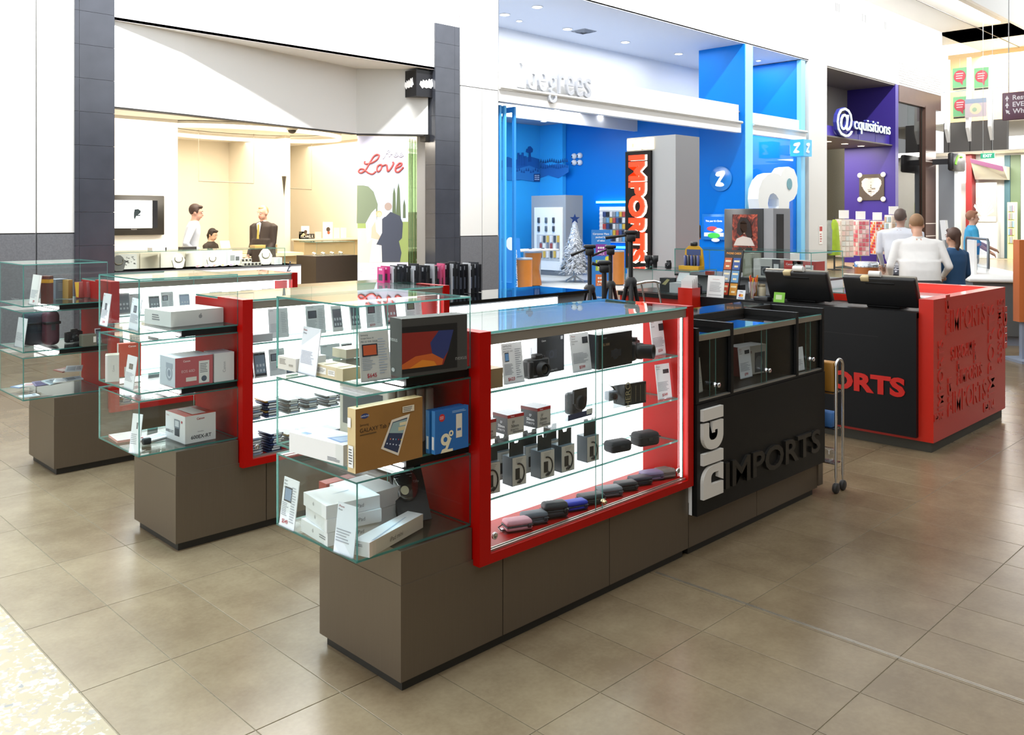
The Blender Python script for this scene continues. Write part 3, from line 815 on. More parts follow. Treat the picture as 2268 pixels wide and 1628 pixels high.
def card(label, bl, br, tl, z, title=(), price=None, pic=None, facing='front', group='price cards', lean=.13, n=8, two=True, name='price_card', col='#eceef2', lab='#9a3a3a', lh=None, flat=None):
    # a printed card leaning back on its stand: bottom corners and top left corner in the photo
    A = at(*bl, Z=z); B = at(*br, Z=z); e = B - A
    rz = math.atan2(e.y, e.x)
    w = e.length
    h = (z_at(A, tl[1]) - z) / math.cos(lean) * 1.0 if lh is None else lh
    pz = (A + B) / 2
    p = Prod(name, label, 'price card', w, .003, h, (pz.x, pz.y, z), rz, col, group, lean, .4)
    cl = M('#dfe6ee', .15)
    for i, s_ in enumerate(title):
        if s_: p.text('front', s_, .06, .93 - .065 * i, .038 if i else .045, lab if i == 0 and lab else INK, align='l')
    if pic:
        pu, pv, pw, ph, pc = pic
        p.rect('front', pu, pv, pu + pw, pv + ph, '#2c2f36'); p.rect('front', pu + pw * .08, pv + ph * .1, pu + pw * .92, pv + ph * .9, pc)
    p.lines('front', .06, .5 if two else .9, .22, .5, n, '#9a9ea8', .4, .4)
    if two: p.lines('front', .62, .92, .12, .86, 14, '#a4a8b2', .5, .35)
    if price: p.text('front', price, .36 if two else .5, .11, .095, '#b23440', bold=.012)
    o = p.done()
    st = MB(); k = math.tan(lean)
    st.add([(-w * .3, .002, .0), (w * .3, .002, .0), (w * .3, .002 + .05, .004 + .05 * k), (-w * .3, .052, .004 + .05 * k)], [(0, 1, 2, 3)], 0)
    st.box(-w / 2, w / 2, -.008, .002, -.0005, .004)
    st.build('stand', PLASTIC, o, False)
    return o
def c_(ox, oy, sc):
    return lambda x, y: (ox + x / sc, oy + y / sc)
k1 = c_(0, 540, 4.05); k2 = c_(200, 580, 3.391); k3 = c_(500, 580, 4.05); k4 = c_(590, 860, 3.8755)
k5 = c_(1040, 650, 4.3615); k6 = c_(1040, 900, 4.285); k7 = c_(1500, 650, 3.192)
S1, S2, S3, SF = .9432, .7452, .5502, .3722

# ---------------------------------------------------------------- nearest red case, top shelf
p = boxpx('cardboard_box', 'small brown cardboard box behind the red post, top shelf of nearest case', 'box', k5(125, 935), k5(322, 902), k5(125, 745)[1], S1, d=.09, col='#8f7857', top='#c9b48c', left='#7d6a4c'); p.done()
card('price card marked $623 with a white phone picture', k5(335, 883), k5(530, 850), k5(262, 495), S1, ('SAMSUNG', 'Galaxy S4 Zoom', 'SM-C101 3GR'), '$623', (.12, .55, .2, .22, '#6ea0d8'), lab=INK)
p = boxpx('camera_carton', 'black and white Canon camera carton behind the compact camera', 'carton', k5(652, 792), k5(914, 738), k5(652, 432)[1], S1, l=k5(560, 770), col='#23262d', left='#dfe3e9', top='#b9bec8')
p.text('front', 'Canon', .16, .9, .05, '#e8e8ea', bold=.02, align='l').text('front', 'PowerShot G15', .38, .07, .045, '#cfd2d8', align='l').text('left', 'Canon', .5, .62, None, '#9aa0aa', w=.45, rot=math.pi / 2)
p.rect('front', .30, .38, .72, .62, '#31353e').disc('front', .52, .50, .11, '#3e434e', .06).rect('front', .86, .87, .94, .96, '#dcdce0'); p.done()
def camera(label, at_, rz, w=.105, h=.075, d=.04, lens=.026, ll=.03, col='#1b1d21', hump=True, z=0, cat='camera'):
    t = thing('camera', label, cat, (at_.x, at_.y, z), rz)
    b = MB().rbox(-w / 2, w / 2, -d / 2, d / 2, 0, h, .008, 2)
    b.rbox(-w / 2, -w / 2 + .022, -d / 2 - .008, d / 2, .004, h - .006, .006, 2)
    b.build('body', M(col, .4), t, False)
    if hump: MB().rbox(-.016, .02, -d / 2 + .002, d / 2 - .006, h - .004, h + .016, .004, 2).build('flash_hump', M(col, .4), t, False)
    MB().ring([(.009, 0), (.009, .007), (.008, .008)], 14, 0, Matrix.Translation((w * .32, 0, h - .001))).build('dial', M('#2c2e33', .35, .4), t, False)
    R = Matrix.Translation((.008, -d / 2, h * .47)) @ Matrix.Rotation(math.pi / 2, 4, 'X')
    MB().ring([(lens * 1.15, 0), (lens * 1.15, ll * .3), (lens, ll * .32), (lens, ll), (lens * .86, ll), (lens * .8, ll * .7)], 22, 0, R, True, False).build('lens_barrel', M('#222429', .35, .2), t, False)
    MB().ring([(lens * .82, ll * .72), (lens * .5, ll * .85), (0, ll * .9)], 20, 0, R, True, False).build('lens_glass', M('#0a0c14', .05, spec=.9), t, False)
    MB().box(-w * .35, -w * .1, -d / 2 - .0015, -d / 2 + .001, .008, .014).build('nameplate', M('#8a8c92', .4), t, False)
    return t
q = at(*k5(660, 822), Z=S1)
camera('small black compact camera standing in front of its Canon carton', q + Vector((.01, .02, 0)), math.radians(-4), z=S1, w=.112, h=.078)
card('price card marked $599 leaning against black cartons', k5(1000, 768), k5(1178, 735), k5(938, 400), S1, ('Photo', 'Canon', 'Powershot', 'G16'), '$599', (.62, .72, .3, .17, '#3a3d44'), two=False)
p = boxpx('camera_carton', 'large black glossy camera carton on the top shelf right of centre', 'carton', k5(1245, 738), k5(1570, 675), k5(1245, 405)[1], S1, l=k5(1120, 715), col='#17181a', rough=.2, left='#22252a', top='#26282c')
p.text('front', 'FUJIFILM', .13, .88, .045, '#6f7278', align='l').text('front', 'SL1000', .13, .70, .075, '#8a6f54', align='l', bold=.01)
p.disc('front', .5, .38, .16, '#23252a', .09).rect('front', .36, .3, .66, .5, '#1f2126').text('left', 'FUJIFILM', .82, .45, None, '#555a62', w=.45, rot=math.pi / 2); p.done()
q = at(*k5(1660, 640), Z=S1)
camera('long lens bridge camera lying beside the glossy black carton', q + Vector((-.03, .035, 0)), math.radians(20), w=.11, h=.085, d=.055, lens=.032, ll=.075, z=S1)
card('price card marked $554 against the red side wall, top shelf', k5(1775, 605), k5(1912, 575), k5(1700, 262), S1, ('Photo', 'Fuji', 'SL1000'), '$554', (.55, .66, .38, .2, '#2d2f35'), two=False)
# second shelf
EFG = 'lens cartons on the second shelf'
for i, (c, r, l, vt) in enumerate(((k5(130, 1430), k5(258, 1400), k5(60, 1395), 1235), (k5(367, 1372), k5(525, 1337), k5(262, 1325), 1180), (k5(655, 1305), k5(783, 1270), k5(535, 1262), 1112))):
    p = boxpx('lens_carton', ('lens carton half hidden behind the red post', 'middle red striped 50mm lens carton', '50mm lens carton nearest the large black one')[i], 'carton', c, r, (650 + vt / 4.3615), S2, l=l, col='#c6beb4', left='#25282f', top='#b9bcc4', group=EFG)
    p.rect('front', 0, .84, 1, 1, '#b32426').rect('left', 0, .84, 1, 1, '#5e1d20').text('front', 'Canon', .3, .92, .07, '#f0d8d4', bold=.02)
    p.text('front', 'EF', .35, .62, .13, '#3b3a3c').text('front', '50mm', .45, .42, .15, '#3b3a3c', bold=.01).text('front', 'macro', .42, .22, .1, '#4b4a4c')
    p.text('left', 'EF', .6, .60, .12, '#d8dae0').text('left', '50mm', .6, .40, .15, '#e4e6ea', bold=.01).text('left', 'macro', .6, .21, .1, '#d8dae0').rect('front', .3, .1, .95, .13, '#3b3a3c'); p.done()
def clear_pack(label, c, r, l, vt, z, card_col, inner):
    C = at(*c, Z=z); R = at(*r, Z=z); L = at(*l, Z=z); e = R - C; w = e.length; d = (L - C).length; rz = math.atan2(e.y, e.x)
    h = z_at(C, vt) - z; t = thing('clear_pack', label, 'package', C, rz)
    MB().box(0, w, 0, d, 0, h).build('clear_box', PLASTIC, t, False)
    inner(t, w, d, h)
    return t
def olymp(t, w, d, h):
    MB().box(.35 * w, .88 * w, .012, .02, .06, h * .96).build('backing_card', M('#14151a', .4), t, False)
    MB().box(.004, w - .004, -.001, 0, 0.001, .2 * h).build('blue_band', M('#2b3050', .4), t, False)
    MB().rbox(.42 * w, .8 * w, .02, d * .7, .05 * h, .8 * h, .012, 2).build('camera_body', M('#17181c', .35), t, False)
    MB().ring([(.03, 0), (.03, .02), (.024, .02)], 20, 0, Matrix.Translation((.6 * w, .02, .5 * h)) @ Matrix.Rotation(math.pi / 2, 4, 'X')).build('lens', M('#24262c', .3), t, False)
    MB().box(.76 * w, 1.0 * w, -.0015, -.001, .06 * h, .24 * h).build('barcode_label', M('#d8d6cc', .5), t, False)
clear_pack('dark boxed camera in clear plastic, second shelf of nearest case', k5(945, 1237), k5(1185, 1172), k5(775, 1190), k5(945, 948)[1], S2, 0, olymp)
def gopro(t, w, d, h):
    MB().box(.42 * w, w, .0, d, 0.001, h * .97).build('carton', M('#1c1c1e', .4), t, False)
    MB().rbox(.06 * w, .3 * w, .01, .045, .3 * h, .72 * h, .006, 2).build('action_camera', M('#8f979f', .2, .2), t, False)
    MB().ring([(.014, 0), (.014, .012), (.01, .012)], 18, 0, Matrix.Translation((.16 * w, .01, .52 * h)) @ Matrix.Rotation(math.pi / 2, 4, 'X')).build('lens', M('#17191d', .2), t, False)
    b = MB(); put_text(b, 'HERO', FY(.50 * w, -.0012, .5 * h) @ Matrix.Rotation(math.pi / 2, 4, 'Z'), h=.03, mi=0)
    for i in range(5): b.box(.58 * w + i * .03, .585 * w + i * .03, -.0015, -.001, .12 * h, .85 * h)
    b.build('printing', M('#a89c78', .5), t, False)
    MB().tube([(.2 * w, .05, .95 * h), (.35 * w, .06, .8 * h), (.40 * w, .04, .5 * h), (.3 * w, .03, .2 * h)], .004, 6).build('strap', M('#2c2e33', .4), t, False)
clear_pack('action camera in a clear housing pack below the long lens camera', k5(1345, 1118), k5(1705, 1052), k5(1240, 1090), k5(1345, 900)[1], S2, 0, gopro)
card('price card with three small action cameras, against the red side wall', k5(1822, 1028), k5(1955, 1003), k5(1733, 697), S2, ('Photo', 'GoPro'), '$549', (.5, .72, .42, .12, '#33363c'), two=False)
# third shelf: boxed chargers with hang tabs, two rows
TG = 'hang tab charger boxes'
def tab_box(label, C, rz, w, d, h, z, hgt, tail='#33424c'):
    t = thing('charger_box', label, 'carton', (C.x, C.y, z), rz, TG)
    MB().box(0, w, 0, d, 0, h).build('carton', M('#6c7f8b', .35), t, False)
    MB().box(.001, w - .001, -.0008, 0, .002, h - .002).build('front_face', M('#c9c3b8', .45), t, False)
    MB().box(-.0008, 0, .001, d - .001, .002, h - .002).build('side_face', M('#2d3940', .4), t, False)
    k = hgt
    MB().prism([(0, h), (w, h), (w, h + k), (w * .68, h + k), (w * .62, h + k * .8), (w * .38, h + k * .8), (w * .32, h + k), (0, h + k)], d * .3, d * .3 + .0015, 'y').build('hang_tab', M('#2b3133', .45), t, False)
    b = MB()
    pts = [(w * .42 + w * .42 * math.cos(a), -.0013, h * .42 + h * .34 * math.sin(a)) for a in [math.pi * .55 - i * math.pi * 1.0 / 10 for i in range(11)]]
    b.tube(pts, .0032, 6)
    b.box(w * .22, w * .50, -.0035, -.001, h * .22, h * .60)
    b.tube([(w * .35, -.001, h * .1), (w * .6, -.001, h * .2)], .004, 6)
    b.build('printed_charger', M('#2a2723', .5), t, False)
    bb = MB()
    for i in range(4): bb.box(w * .25, w * (.75 - .06 * i), -.0011, -.0009, h * (.9 - .05 * i), h * (.915 - .05 * i))
    bb.build('printed_lines', M('#8d877d', .5), t, False)
    return t
FR = (((150, 845), (290, 812), 545, 165), ((405, 765), (538, 730), 490, 150), ((675, 693), (805, 657), 432, 145), ((872, 633), (995, 598), 382, 148), ((1115, 537), (1228, 505), 292, 160))
for i, (c, r, top, tabh) in enumerate(FR):
    C = at(*k6(*c), Z=S3); R = at(*k6(*r), Z=S3); e = R - C; rz = math.atan2(e.y, e.x)
    h = z_at(C, k6(0, top)[1]) - S3; kh = tabh / 4.285 / FPX * depth_of(C)
    nth = ('leftmost', 'second', 'third', 'fourth', 'rightmost')[i]
    tab_box(('%s front row charger box with a black hang tab, third shelf' % nth), C, rz, e.length, .058, h, S3, kh)
    if i < 4:
        tab_box('charger box behind the %s front one, only its dark hang tab clear' % nth, C + Vector((.012, .095, 0)), rz, e.length, .05, h, S3, kh)
def pouch(label, u, v, z, w, d, h, rz, col, cat='pouch', strap=None):
    C = at(u, v, Z=z)
    t = thing('pouch', label, cat, (C.x, C.y, z), rz)
    MB().rbox(-w / 2, w / 2, -d / 2, d / 2, 0, h, min(h, d) * .3, 3).build('body', M(col, .7, var=.15, scale=60), t, False)
    MB().rbox(-w / 2 - .001, w / 2 + .001, -d / 2 - .001, d / 2 + .001, h * .62, h * .70, .002, 1).build('flap_seam', M('#0c0d10', .5), t, False)
    MB().box(-.012, .012, -d / 2 - .002, -d / 2, h * .45, h * .62).build('belt_label', M('#2b2d33', .5), t, False)
    return t
pouch('flat black camera pouch at the right of the third shelf', *k6(1405, 425), S3, .115, .07, .05, math.radians(-12), '#22252c')
pouch('plump black camera pouch beside the red side wall', *k6(1665, 365), S3, .12, .08, .062, math.radians(-14), '#1b1d23')
# case floor: soft zip cases
def soft_case(label, u, v, w, d, h, rz, col, zipc='#23262c', z=SF, ringed=False, group='soft camera cases on the case floor'):
    C = at(u, v, Z=z)
    t = thing('soft_case', label, 'camera case', (C.x, C.y, z), rz, group)
    MB().rbox(-w / 2, w / 2, -d / 2, d / 2, .002, h * .52, min(d, h) * .22, 3).build('lower_shell', M(col, .55, var=.08, scale=50), t, False)
    MB().rbox(-w / 2, w / 2, -d / 2, d / 2, h * .46, h, min(d, h) * .26, 3).build('upper_shell', M(col, .55, var=.08, scale=50), t, False)
    MB().rbox(-w / 2 - .0012, w / 2 + .0012, -d / 2 - .0012, d / 2 + .0012, h * .42, h * .54, .004, 2).build('zip', M(zipc, .5), t, False)
    MB().rbox(w * .28, w * .42, -d / 2 - .006, -d / 2 + .002, h * .30, h * .62, .002, 1).build('zip_pull', CHROME if ringed else M(zipc, .4), t, False)
    MB().box(-w * .62, w * .45, -d * .62, d * .55, 0, .0012).build('clear_card', PLASTIC, t, False)
    MB().tube([(-w * .5, d * .3, h * .45), (-w * .68, d * .2, h * .3), (-w * .62, 0, .004), (-w * .5, -d * .1, .004)], .0025, 6).build('wrist_strap', M(zipc, .5), t, False)
    return t
SC_ = (('pink soft camera case with a black zip', 452, 1165, .118, .075, .042, -22, '#d59aa8', '#2b2a2e'),
       ('slate grey soft case between the pink and black ones', 610, 1105, .115, .07, .045, -22, '#5a616b', '#30343b'),
       ('tall black soft case beside the blue one', 805, 1045, .115, .07, .062, -24, '#2c3036', '#202227'),
       ('bright blue soft camera case', 1000, 975, .11, .065, .038, -18, '#1f35b8', '#22263a'),
       ('black oval soft case with a gold knob in front', 1150, 915, .125, .075, .04, -20, '#2b2e34', '#1b1d21'),
       ('light grey soft case right of the door join', 1325, 845, .118, .075, .04, -22, '#6b7078', '#3a3e45'),
       ('black soft case with a small square emblem', 1480, 790, .11, .07, .038, -22, '#26292f', '#17181c'),
       ('navy ribbed soft case with printed tag', 1615, 735, .11, .075, .036, -22, '#23283a', '#15171d'),
       ('lilac flowered soft camera case', 1725, 690, .115, .075, .04, -22, '#7a6f93', '#3d3850'),
       ('warm grey soft case in the right corner of the case floor', 1875, 665, .125, .08, .042, -18, '#6a645f', '#4b4743'))
for lb, u, v, w, d, h, a, c, zc in SC_:
    soft_case(lb, *k6(u, v), w * .92, d * .85, h, math.radians(a), c, zc)
q = at(*k6(1275, 905), Y=2.284)
(MB().ring([(0, -.014), (.006, -.014), (.011, -.008), (.011, .002), (.007, .006), (.007, .012), (0, .012)], 16, 0, Matrix.Translation((q.x, 2.284, q.z)) @ Matrix.Rotation(math.pi / 2, 4, 'X')).build('knob', M('#c9b98f', .15, 1.0), bpy.data.objects['display_counter']))
# ================================================================ goods in the glass boxes at the counter ends
Z3, Z2, Z1 = 1.0485, .7735, .4865
def apple(p, face, u, v, r, col):
    p.disc(face, u, v, r, col).disc(face, u + .01, v + r * 1.3, r * .3, col)
# ---- nearest run, top box
p = boxpx('phone_carton', 'white carton at the back left of the top glass box, nearest counter', 'carton', k3(628, 990), k3(900, 950), k3(628, 872)[1], Z3, l=k3(462, 955), col='#d9d6cf', left='#cfcbc2')
p.lines('left', .1, .5, .4, .85, 4, '#77736c', .3).rect('left', .62, .35, .85, .5, '#9a958c'); p.done()
p = boxpx('phone_carton', 'flat cream carton with two labels in front of the $645 card', 'carton', k3(1050, 1074), k3(1210, 1048), k3(1050, 962)[1], Z3, l=k3(812, 1018), col='#c9b892', left='#cdbf9f', top='#d6c8a8')
p.rect('left', .02, .25, .4, .8, '#e4e2dc').lines('left', .05, .38, .4, .75, 4, '#77736c', .3).rect('left', .47, .25, .72, .7, '#e8e6e2').lines('left', .49, .7, .35, .65, 3, '#8a857c', .3)
p.rect('top', .1, .2, .9, .25, '#b8a57c').rect('top', .1, .7, .9, .75, '#b8a57c'); p.done()
p = boxpx('phone_carton', 'low cream carton behind the $645 card', 'carton', k3(1080, 870), k3(1330, 835), k3(1080, 790)[1], Z3, d=.09, col='#d2c6ac', top='#ddd3bd'); p.done()
card('white price card of printed lines turned towards the aisle, top glass box', k3(652, 990), k3(808, 1034), k3(745, 580), Z3, ('Photo', 'iPhone'), None, None, two=False, n=9, col='#dcdde2')
card('price card marked $645 with an orange tablet picture', k3(1215, 1082), k3(1482, 1047), k3(1150, 640), Z3, ('Samsung', 'Google Nexus 10', 'P8110 Wifi 32GB'), '$645', (.08, .50, .52, .25, '#c4552f'), col='#c9c2ba', lab=INK)
p = boxpx('tablet_carton', 'dark grey tablet carton with a glowing red and blue screen picture', 'carton', k3(1580, 1040), k3(2165, 965), k3(1580, 515)[1], Z3, l=k3(1468, 1010), col='#3a3936', left='#4a4a48', top='#4d4a46')
p.rect('front', .0, .06, .84, .86, '#121211').poly('front', [(0, .14), (.62, .14), (.70, .38), (.78, .74), (0, .76)], '#7c2017')
p.poly('front', [(0, .14), (.60, .14), (.62, .24), (.45, .36), (.2, .34), (0, .22)], '#b3541f').poly('front', [(.45, .36), (.62, .24), (.70, .38), (.78, .74), (.55, .75), (.42, .55)], '#26305f').poly('front', [(.1, .14), (.52, .14), (.48, .22), (.3, .27)], '#c7761f')
p.text('front', 'nexus', .9, .22, .05, '#8a8a86').text('left', 'nexus', .35, .62, .05, '#c9c9c6').disc('left', .3, .1, .035, '#b8b8b8', sx=1.6); p.done()
# middle box
p = boxpx('tablet_carton', 'brown wood grain Galaxy Tab carton facing the front', 'carton', k4(765, 736), k4(1340, 588), k4(765, 182)[1], Z2, l=k4(685, 716), col=M('#8f6633', .45, var=.18, scale=9), left='#cbb588', top='#d9c391')
p.disc('front', .13, .87, .04, '#20356b', sx=1.9).text('front', 'SAMSUNG', .13, .87, .025, '#dfe3ea').text('front', 'Samsung', .06, .73, .045, '#3b2c1a', align='l').text('front', 'GALAXY Tab 3', .06, .65, .065, '#33261a', align='l').lines('front', .06, .3, .56, .6, 1, '#5b4527')
p.poly('front', [(.36, .30), (.62, .12), (.80, .76), (.52, .72)], '#d9cfbd').poly('front', [(.40, .31), (.61, .17), (.76, .71), (.535, .68)], '#2c3650').poly('front', [(.48, .52), (.69, .47), (.75, .69), (.54, .67)], '#8fa6a4').rect('front', .62, .52, .72, .58, '#c9b98c').rect('front', .64, .60, .74, .65, '#d8caa0')
for i in range(5): p.disc('front', .45 + .045 * i, .36 - .018 * i, .012, '#c9d2de').disc('front', .50 + .04 * i, .42 - .012 * i, .012, ('#c96b4a', '#d8d8d8', '#5ba0c9', '#c94a4a', '#d8c04a')[i])
p.rect('front', .68, .80, .86, .90, '#d8cdb4').lines('front', .69, .85, .81, .89, 3, '#5a5a5a').rect('left', .2, .08, .8, .42, '#dedede').lines('left', .25, .75, .12, .38, 6, '#555555').rect('left', .1, .7, .5, .85, '#ececec'); p.done()
p = boxpx('tablet_carton', 'deep white tablet carton left of the Galaxy Tab carton', 'carton', k4(660, 668), k4(900, 600), k4(660, 492)[1], Z2, l=k4(200, 540), col='#e9e9ea', left='#dcdad8', top='#f2f2f3')
p.poly('top', [(.15, .12), (.9, .05), (.95, .28), (.25, .42)], '#7fa0d8').poly('top', [(.22, .15), (.85, .09), (.9, .25), (.3, .37)], '#b9cdea').rect('top', .12, .72, .3, .85, '#8fa6c6').lines('left', .72, .95, .1, .3, 3, '#55585e'); p.done()
for i, (dx, lb) in enumerate(((0, 'front one of two blue 2degrees modem cartons'), (.022, 'thin blue carton tucked behind the front 2degrees modem carton'))):
    C = at(*k4(1448, 572), Z=Z2); R = at(*k4(1735, 502), Z=Z2); e = R - C; rz = math.atan2(e.y, e.x); h = z_at(C, k4(0, 200)[1]) - Z2
    b = Vector((-math.sin(rz), math.cos(rz), 0)); a = Vector((math.cos(rz), math.sin(rz), 0))
    q = C + a * e.length / 2 + b * (.010 + dx * 1.05) + a * (-.006 if i else 0)
    p = Prod('modem_carton', lb, 'carton', e.length, .019, h, (q.x, q.y, Z2), rz, '#1f5f9f', 'blue modem cartons', left='#3a7fbd', top='#1a4f86')
    if i == 0:
        p.rect('front', .62, .28, .80, .84, '#cfc6b4').rect('front', .655, .44, .77, .5, '#2f5f9a').disc('front', .2, .82, .09, '#b0262a').lines('front', .14, .26, .78, .86, 3, '#e0b8b4')
        p.disc('front', .30, .30, .14, '#d9cfae', .06).poly('front', [(.40, .36), (.48, .30), (.36, .06), (.52, .06), (.52, 0), (.16, 0), (.2, .08), (.30, .1)], '#d9cfae').disc('front', .47, .42, .07, '#d9cfae', .03).lines('front', .5, .95, .88, .94, 2, '#8fb4da')
    p.rect('left', .2, .1, .8, .4, '#e6e6e6'); p.done()
for i in range(5):
    x = 1.845 + i * .043
    p = Prod('laptop_carton', ('upright white laptop carton showing a dark screen picture, middle glass box', 'first pale spine behind the blue modem cartons', 'second pale carton spine behind the modem cartons', 'third pale carton spine behind the modem cartons', 'pale carton spine closest to the red panel')[i], 'carton', .036, .30, .205 - .004 * i, (x, 2.60, Z2), 0, '#c2bdb2', 'laptop cartons', left='#d9dde2', bevel=.006)
    if i == 0: p.rect('left', .08, .25, .9, .9, '#4b4d52').text('left', 'iPad', .94, .12, .05, '#777777')
    p.done()
# bottom box
IG = 'stacked white tablet cartons'
for i in range(3):
    c, r, l = k4(525 - 6 * i, 1362 - 0), k4(745, 1308), k4(248 + 3 * i, 1240)
    C = at(*c, Z=Z1); R = at(*r, Z=Z1); L = at(*l, Z=Z1)
    e = R - C; rz = math.atan2(e.y, e.x) + (.05, -.03, .02)[i]; d = (L - C).length; w = .20
    a = Vector((math.cos(rz), math.sin(rz), 0)); b = Vector((-math.sin(rz), math.cos(rz), 0))
    hh = .0455
    q = C + a * w / 2 + b * d / 2
    p = Prod('tablet_carton', ('bottom white carton of the three stacked at the bottom left', 'middle white carton of the stack of three', 'top white carton of the stack of three, shrink wrapped')[i], 'carton', w, d, hh - .0012, (q.x, q.y, Z1 + i * hh), rz, '#f2f3f5', IG, left='#dfe1e2', front='#eef0f4')
    apple(p, 'left', .45, .55, .13, '#a9aaac'); p.text('front', 'iPad', .62, .5, .28, '#8d8f94')
    if i == 0: p.lines('left', .7, .93, .35, .7, 2, '#77797c', .1)
    if i == 2: p.poly('top', [(.3, .55), (.7, .62), (.66, .58)], '#9fb0c4')
    p.done()
for i in range(2):
    p = Prod('tablet_carton', ('lower white carton of the pair right of the stacked three', 'upper white carton of the pair right of the stacked three')[i], 'carton', .165, .20, .062, (1.86 - .01 * i, 2.62, Z1 + i * .0632), .04, '#f4f5f7', IG)
    p.text('front', 'iPad', .2, .5, .25, '#8d8f94'); p.done()
card('white price list card beside the glass corner, bottom box', k4(578, 1398), k4(748, 1462), k4(650, 985), Z1, ('iPhone', 'Photo'), None, None, two=False, n=5, col='#dfe4ec')
card('price card marked $549 with a tablet picture', k4(112, 1168), k4(238, 1228), k4(205, 765), Z1, ('Apple', 'iPad 2', '16GB'), '$549', (.14, .52, .5, .3, '#7f93ad'), lab=INK)
p = boxpx('tablet_carton', 'white iPad mini carton lying at an angle behind the glass corner', 'carton', k4(885, 1457), k4(1345, 1195), k4(885, 1328)[1], Z1, l=k4(790, 1408), d=None, col='#c9b9a4', left='#dfdfe0', top='#f6f7f9')
p.text('front', 'iPad mini', .48, .45, .3, '#5a5046').lines('left', .1, .6, .6, .8, 2, '#77797c', .1).poly('top', [(.05, .1), (.8, .55), (.83, .5), (.1, .03)], '#b9c6d8'); p.done()
C = at(*k4(1190, 1215), Z=Z1)
t = thing('blister_pack', 'black webcam pack with a clear bubble leaning in the bottom glass box', 'package', (1.965, 2.47, Z1), math.radians(-14))
Tl = Matrix.Rotation(math.radians(-30), 4, 'X')
MB().box(-.062, .062, -.004, .016, 0, .235, 0, Tl).build('backing_card', M('#23262c', .35), t, False)
MB().ball((-.012, -.006, .135), .05, 14, 0, (1.0, .42, 1.25), Tl).build('clear_bubble', glass_mat('bubble_plastic', (.72, .77, .82), .22, .04), t, False)
MB().ball((-.014, .004, .14), .034, 12, 0, (1, .5, 1.2), Tl).build('webcam', M('#3b4048', .3), t, False)
MB().ring([(0, .001), (.016, .001)], 18, 0, Tl @ Matrix.Translation((-.03, -.0295, .11)) @ Matrix.Rotation(math.pi / 2, 4, 'X'), False, False).build('round_sticker', M('#e9e6c8', .5), t, False)
b = MB(); put_text(b, '720p', Tl @ FY(.03, -.0045, .14), h=.011)
for i in range(5): b.box(-.05, .04 - .006 * i, -.0046, -.0042, .20 - .01 * i, .203 - .01 * i, 0, Tl)
b.build('printing', M('#c9ced6', .5), t, False)
MB().box(.035, .062, -.0048, -.0042, .21, .232, 0, Tl).build('price_sticker', M('#dcdcd4', .5), t, False)
p = Prod('red_carton', 'red carton at the back of the bottom glass box', 'carton', .13, .05, .12, (1.83, 2.765, Z1), 0, '#a02018'); p.done()

# ---- middle run
def yoff(t): return t
card('tall narrow price card at the far left of the middle counter, top box', k2(72, 472), k2(127, 487), k2(130, 235), Z3, ('Apple',), '$199', (.4, .5, .25, .2, '#6b6d75'), two=False)
card('price card beside the glass corner of the middle counter, top box', k2(288, 500), k2(358, 522), k2(350, 270), Z3, ('Apple', 'Mac'), None, (.3, .55, .3, .22, '#7a7c86'), two=False)
p = boxpx('computer_carton', 'low white desktop computer carton with an apple mark, middle counter', 'carton', k2(605, 492), k2(1000, 452), k2(605, 377)[1], Z3, l=k2(388, 462), col='#d2cdc6', left='#d8d6d2', top='#cfcabd')
apple(p, 'front', .55, .55, .13, '#8f8d8a'); p.lines('left', .3, .6, .3, .75, 3, '#77767a', .2).rect('top', .12, .15, .85, .85, '#b9b2a6'); p.done()
p = boxpx('accessory_carton', 'small white carton with a gold picture at the left edge, middle counter', 'carton', k2(112, 905), k2(215, 898), k2(112, 705)[1], Z2, l=k2(66, 890), col='#dfdcd8', left='#d2c9a8', top='#cfc8b4')
p.text('front', 'Canon', .6, .5, None, '#77777c', w=.5, rot=math.pi / 2).rect('left', .3, .4, .7, .65, '#7a7354'); p.done()
p = boxpx('camera_carton', 'tall orange red Canon carton behind the small white one', 'carton', k2(212, 868), k2(382, 852), k2(212, 618)[1], Z2, l=k2(190, 860), col='#c8402a', left='#d8cfca', top='#c94a34')
p.text('front', 'Canon', .6, .91, .06, '#f2e4e0', bold=.02).rect('front', .25, .02, .7, .3, '#ddd6d0'); p.done()
card('price card leaning before the orange red carton', k2(252, 942), k2(322, 967), k2(310, 700), Z2, ('', ''), None, (.3, .6, .4, .16, '#7a7268'), two=False)
p = boxpx('camera_carton', 'red and white Canon EOS 60D camera carton with a silver camera on its side', 'carton', k2(637, 947), k2(920, 907), k2(637, 727)[1], Z2, l=k2(482, 917), col='#b5555a', left='#ccd0d8', top='#d6dae0')
p.disc('left', .62, .45, .26, '#9aa0ac').disc('left', .62, .45, .18, '#c9cdd6').disc('left', .62, .45, .12, '#8a92a0').rect('left', .42, .62, .85, .8, '#a4aab6')
p.text('front', 'Canon', .3, .87, .07, '#e9d4d2', bold=.02).text('front', 'EOS 60D', .34, .52, .09, '#dcc0c0').rect('front', .28, .16, .56, .3, '#d9d2c9').rect('front', .62, .05, .90, .82, '#d9d8d4').lines('front', .65, .87, .4, .75, 6, '#77787c').disc('front', .76, .2, .1, '#4a5260'); p.done()
p = boxpx('accessory_carton', 'plain pale carton right of the EOS carton', 'carton', k2(930, 905), k2(1080, 885), k2(930, 690)[1], Z2, d=.12, col='#d6d3d2', top='#c9c6cc')
p.text('front', 'Canon', .5, .5, None, '#8b8b90', w=.5, rot=math.pi / 2); p.done()
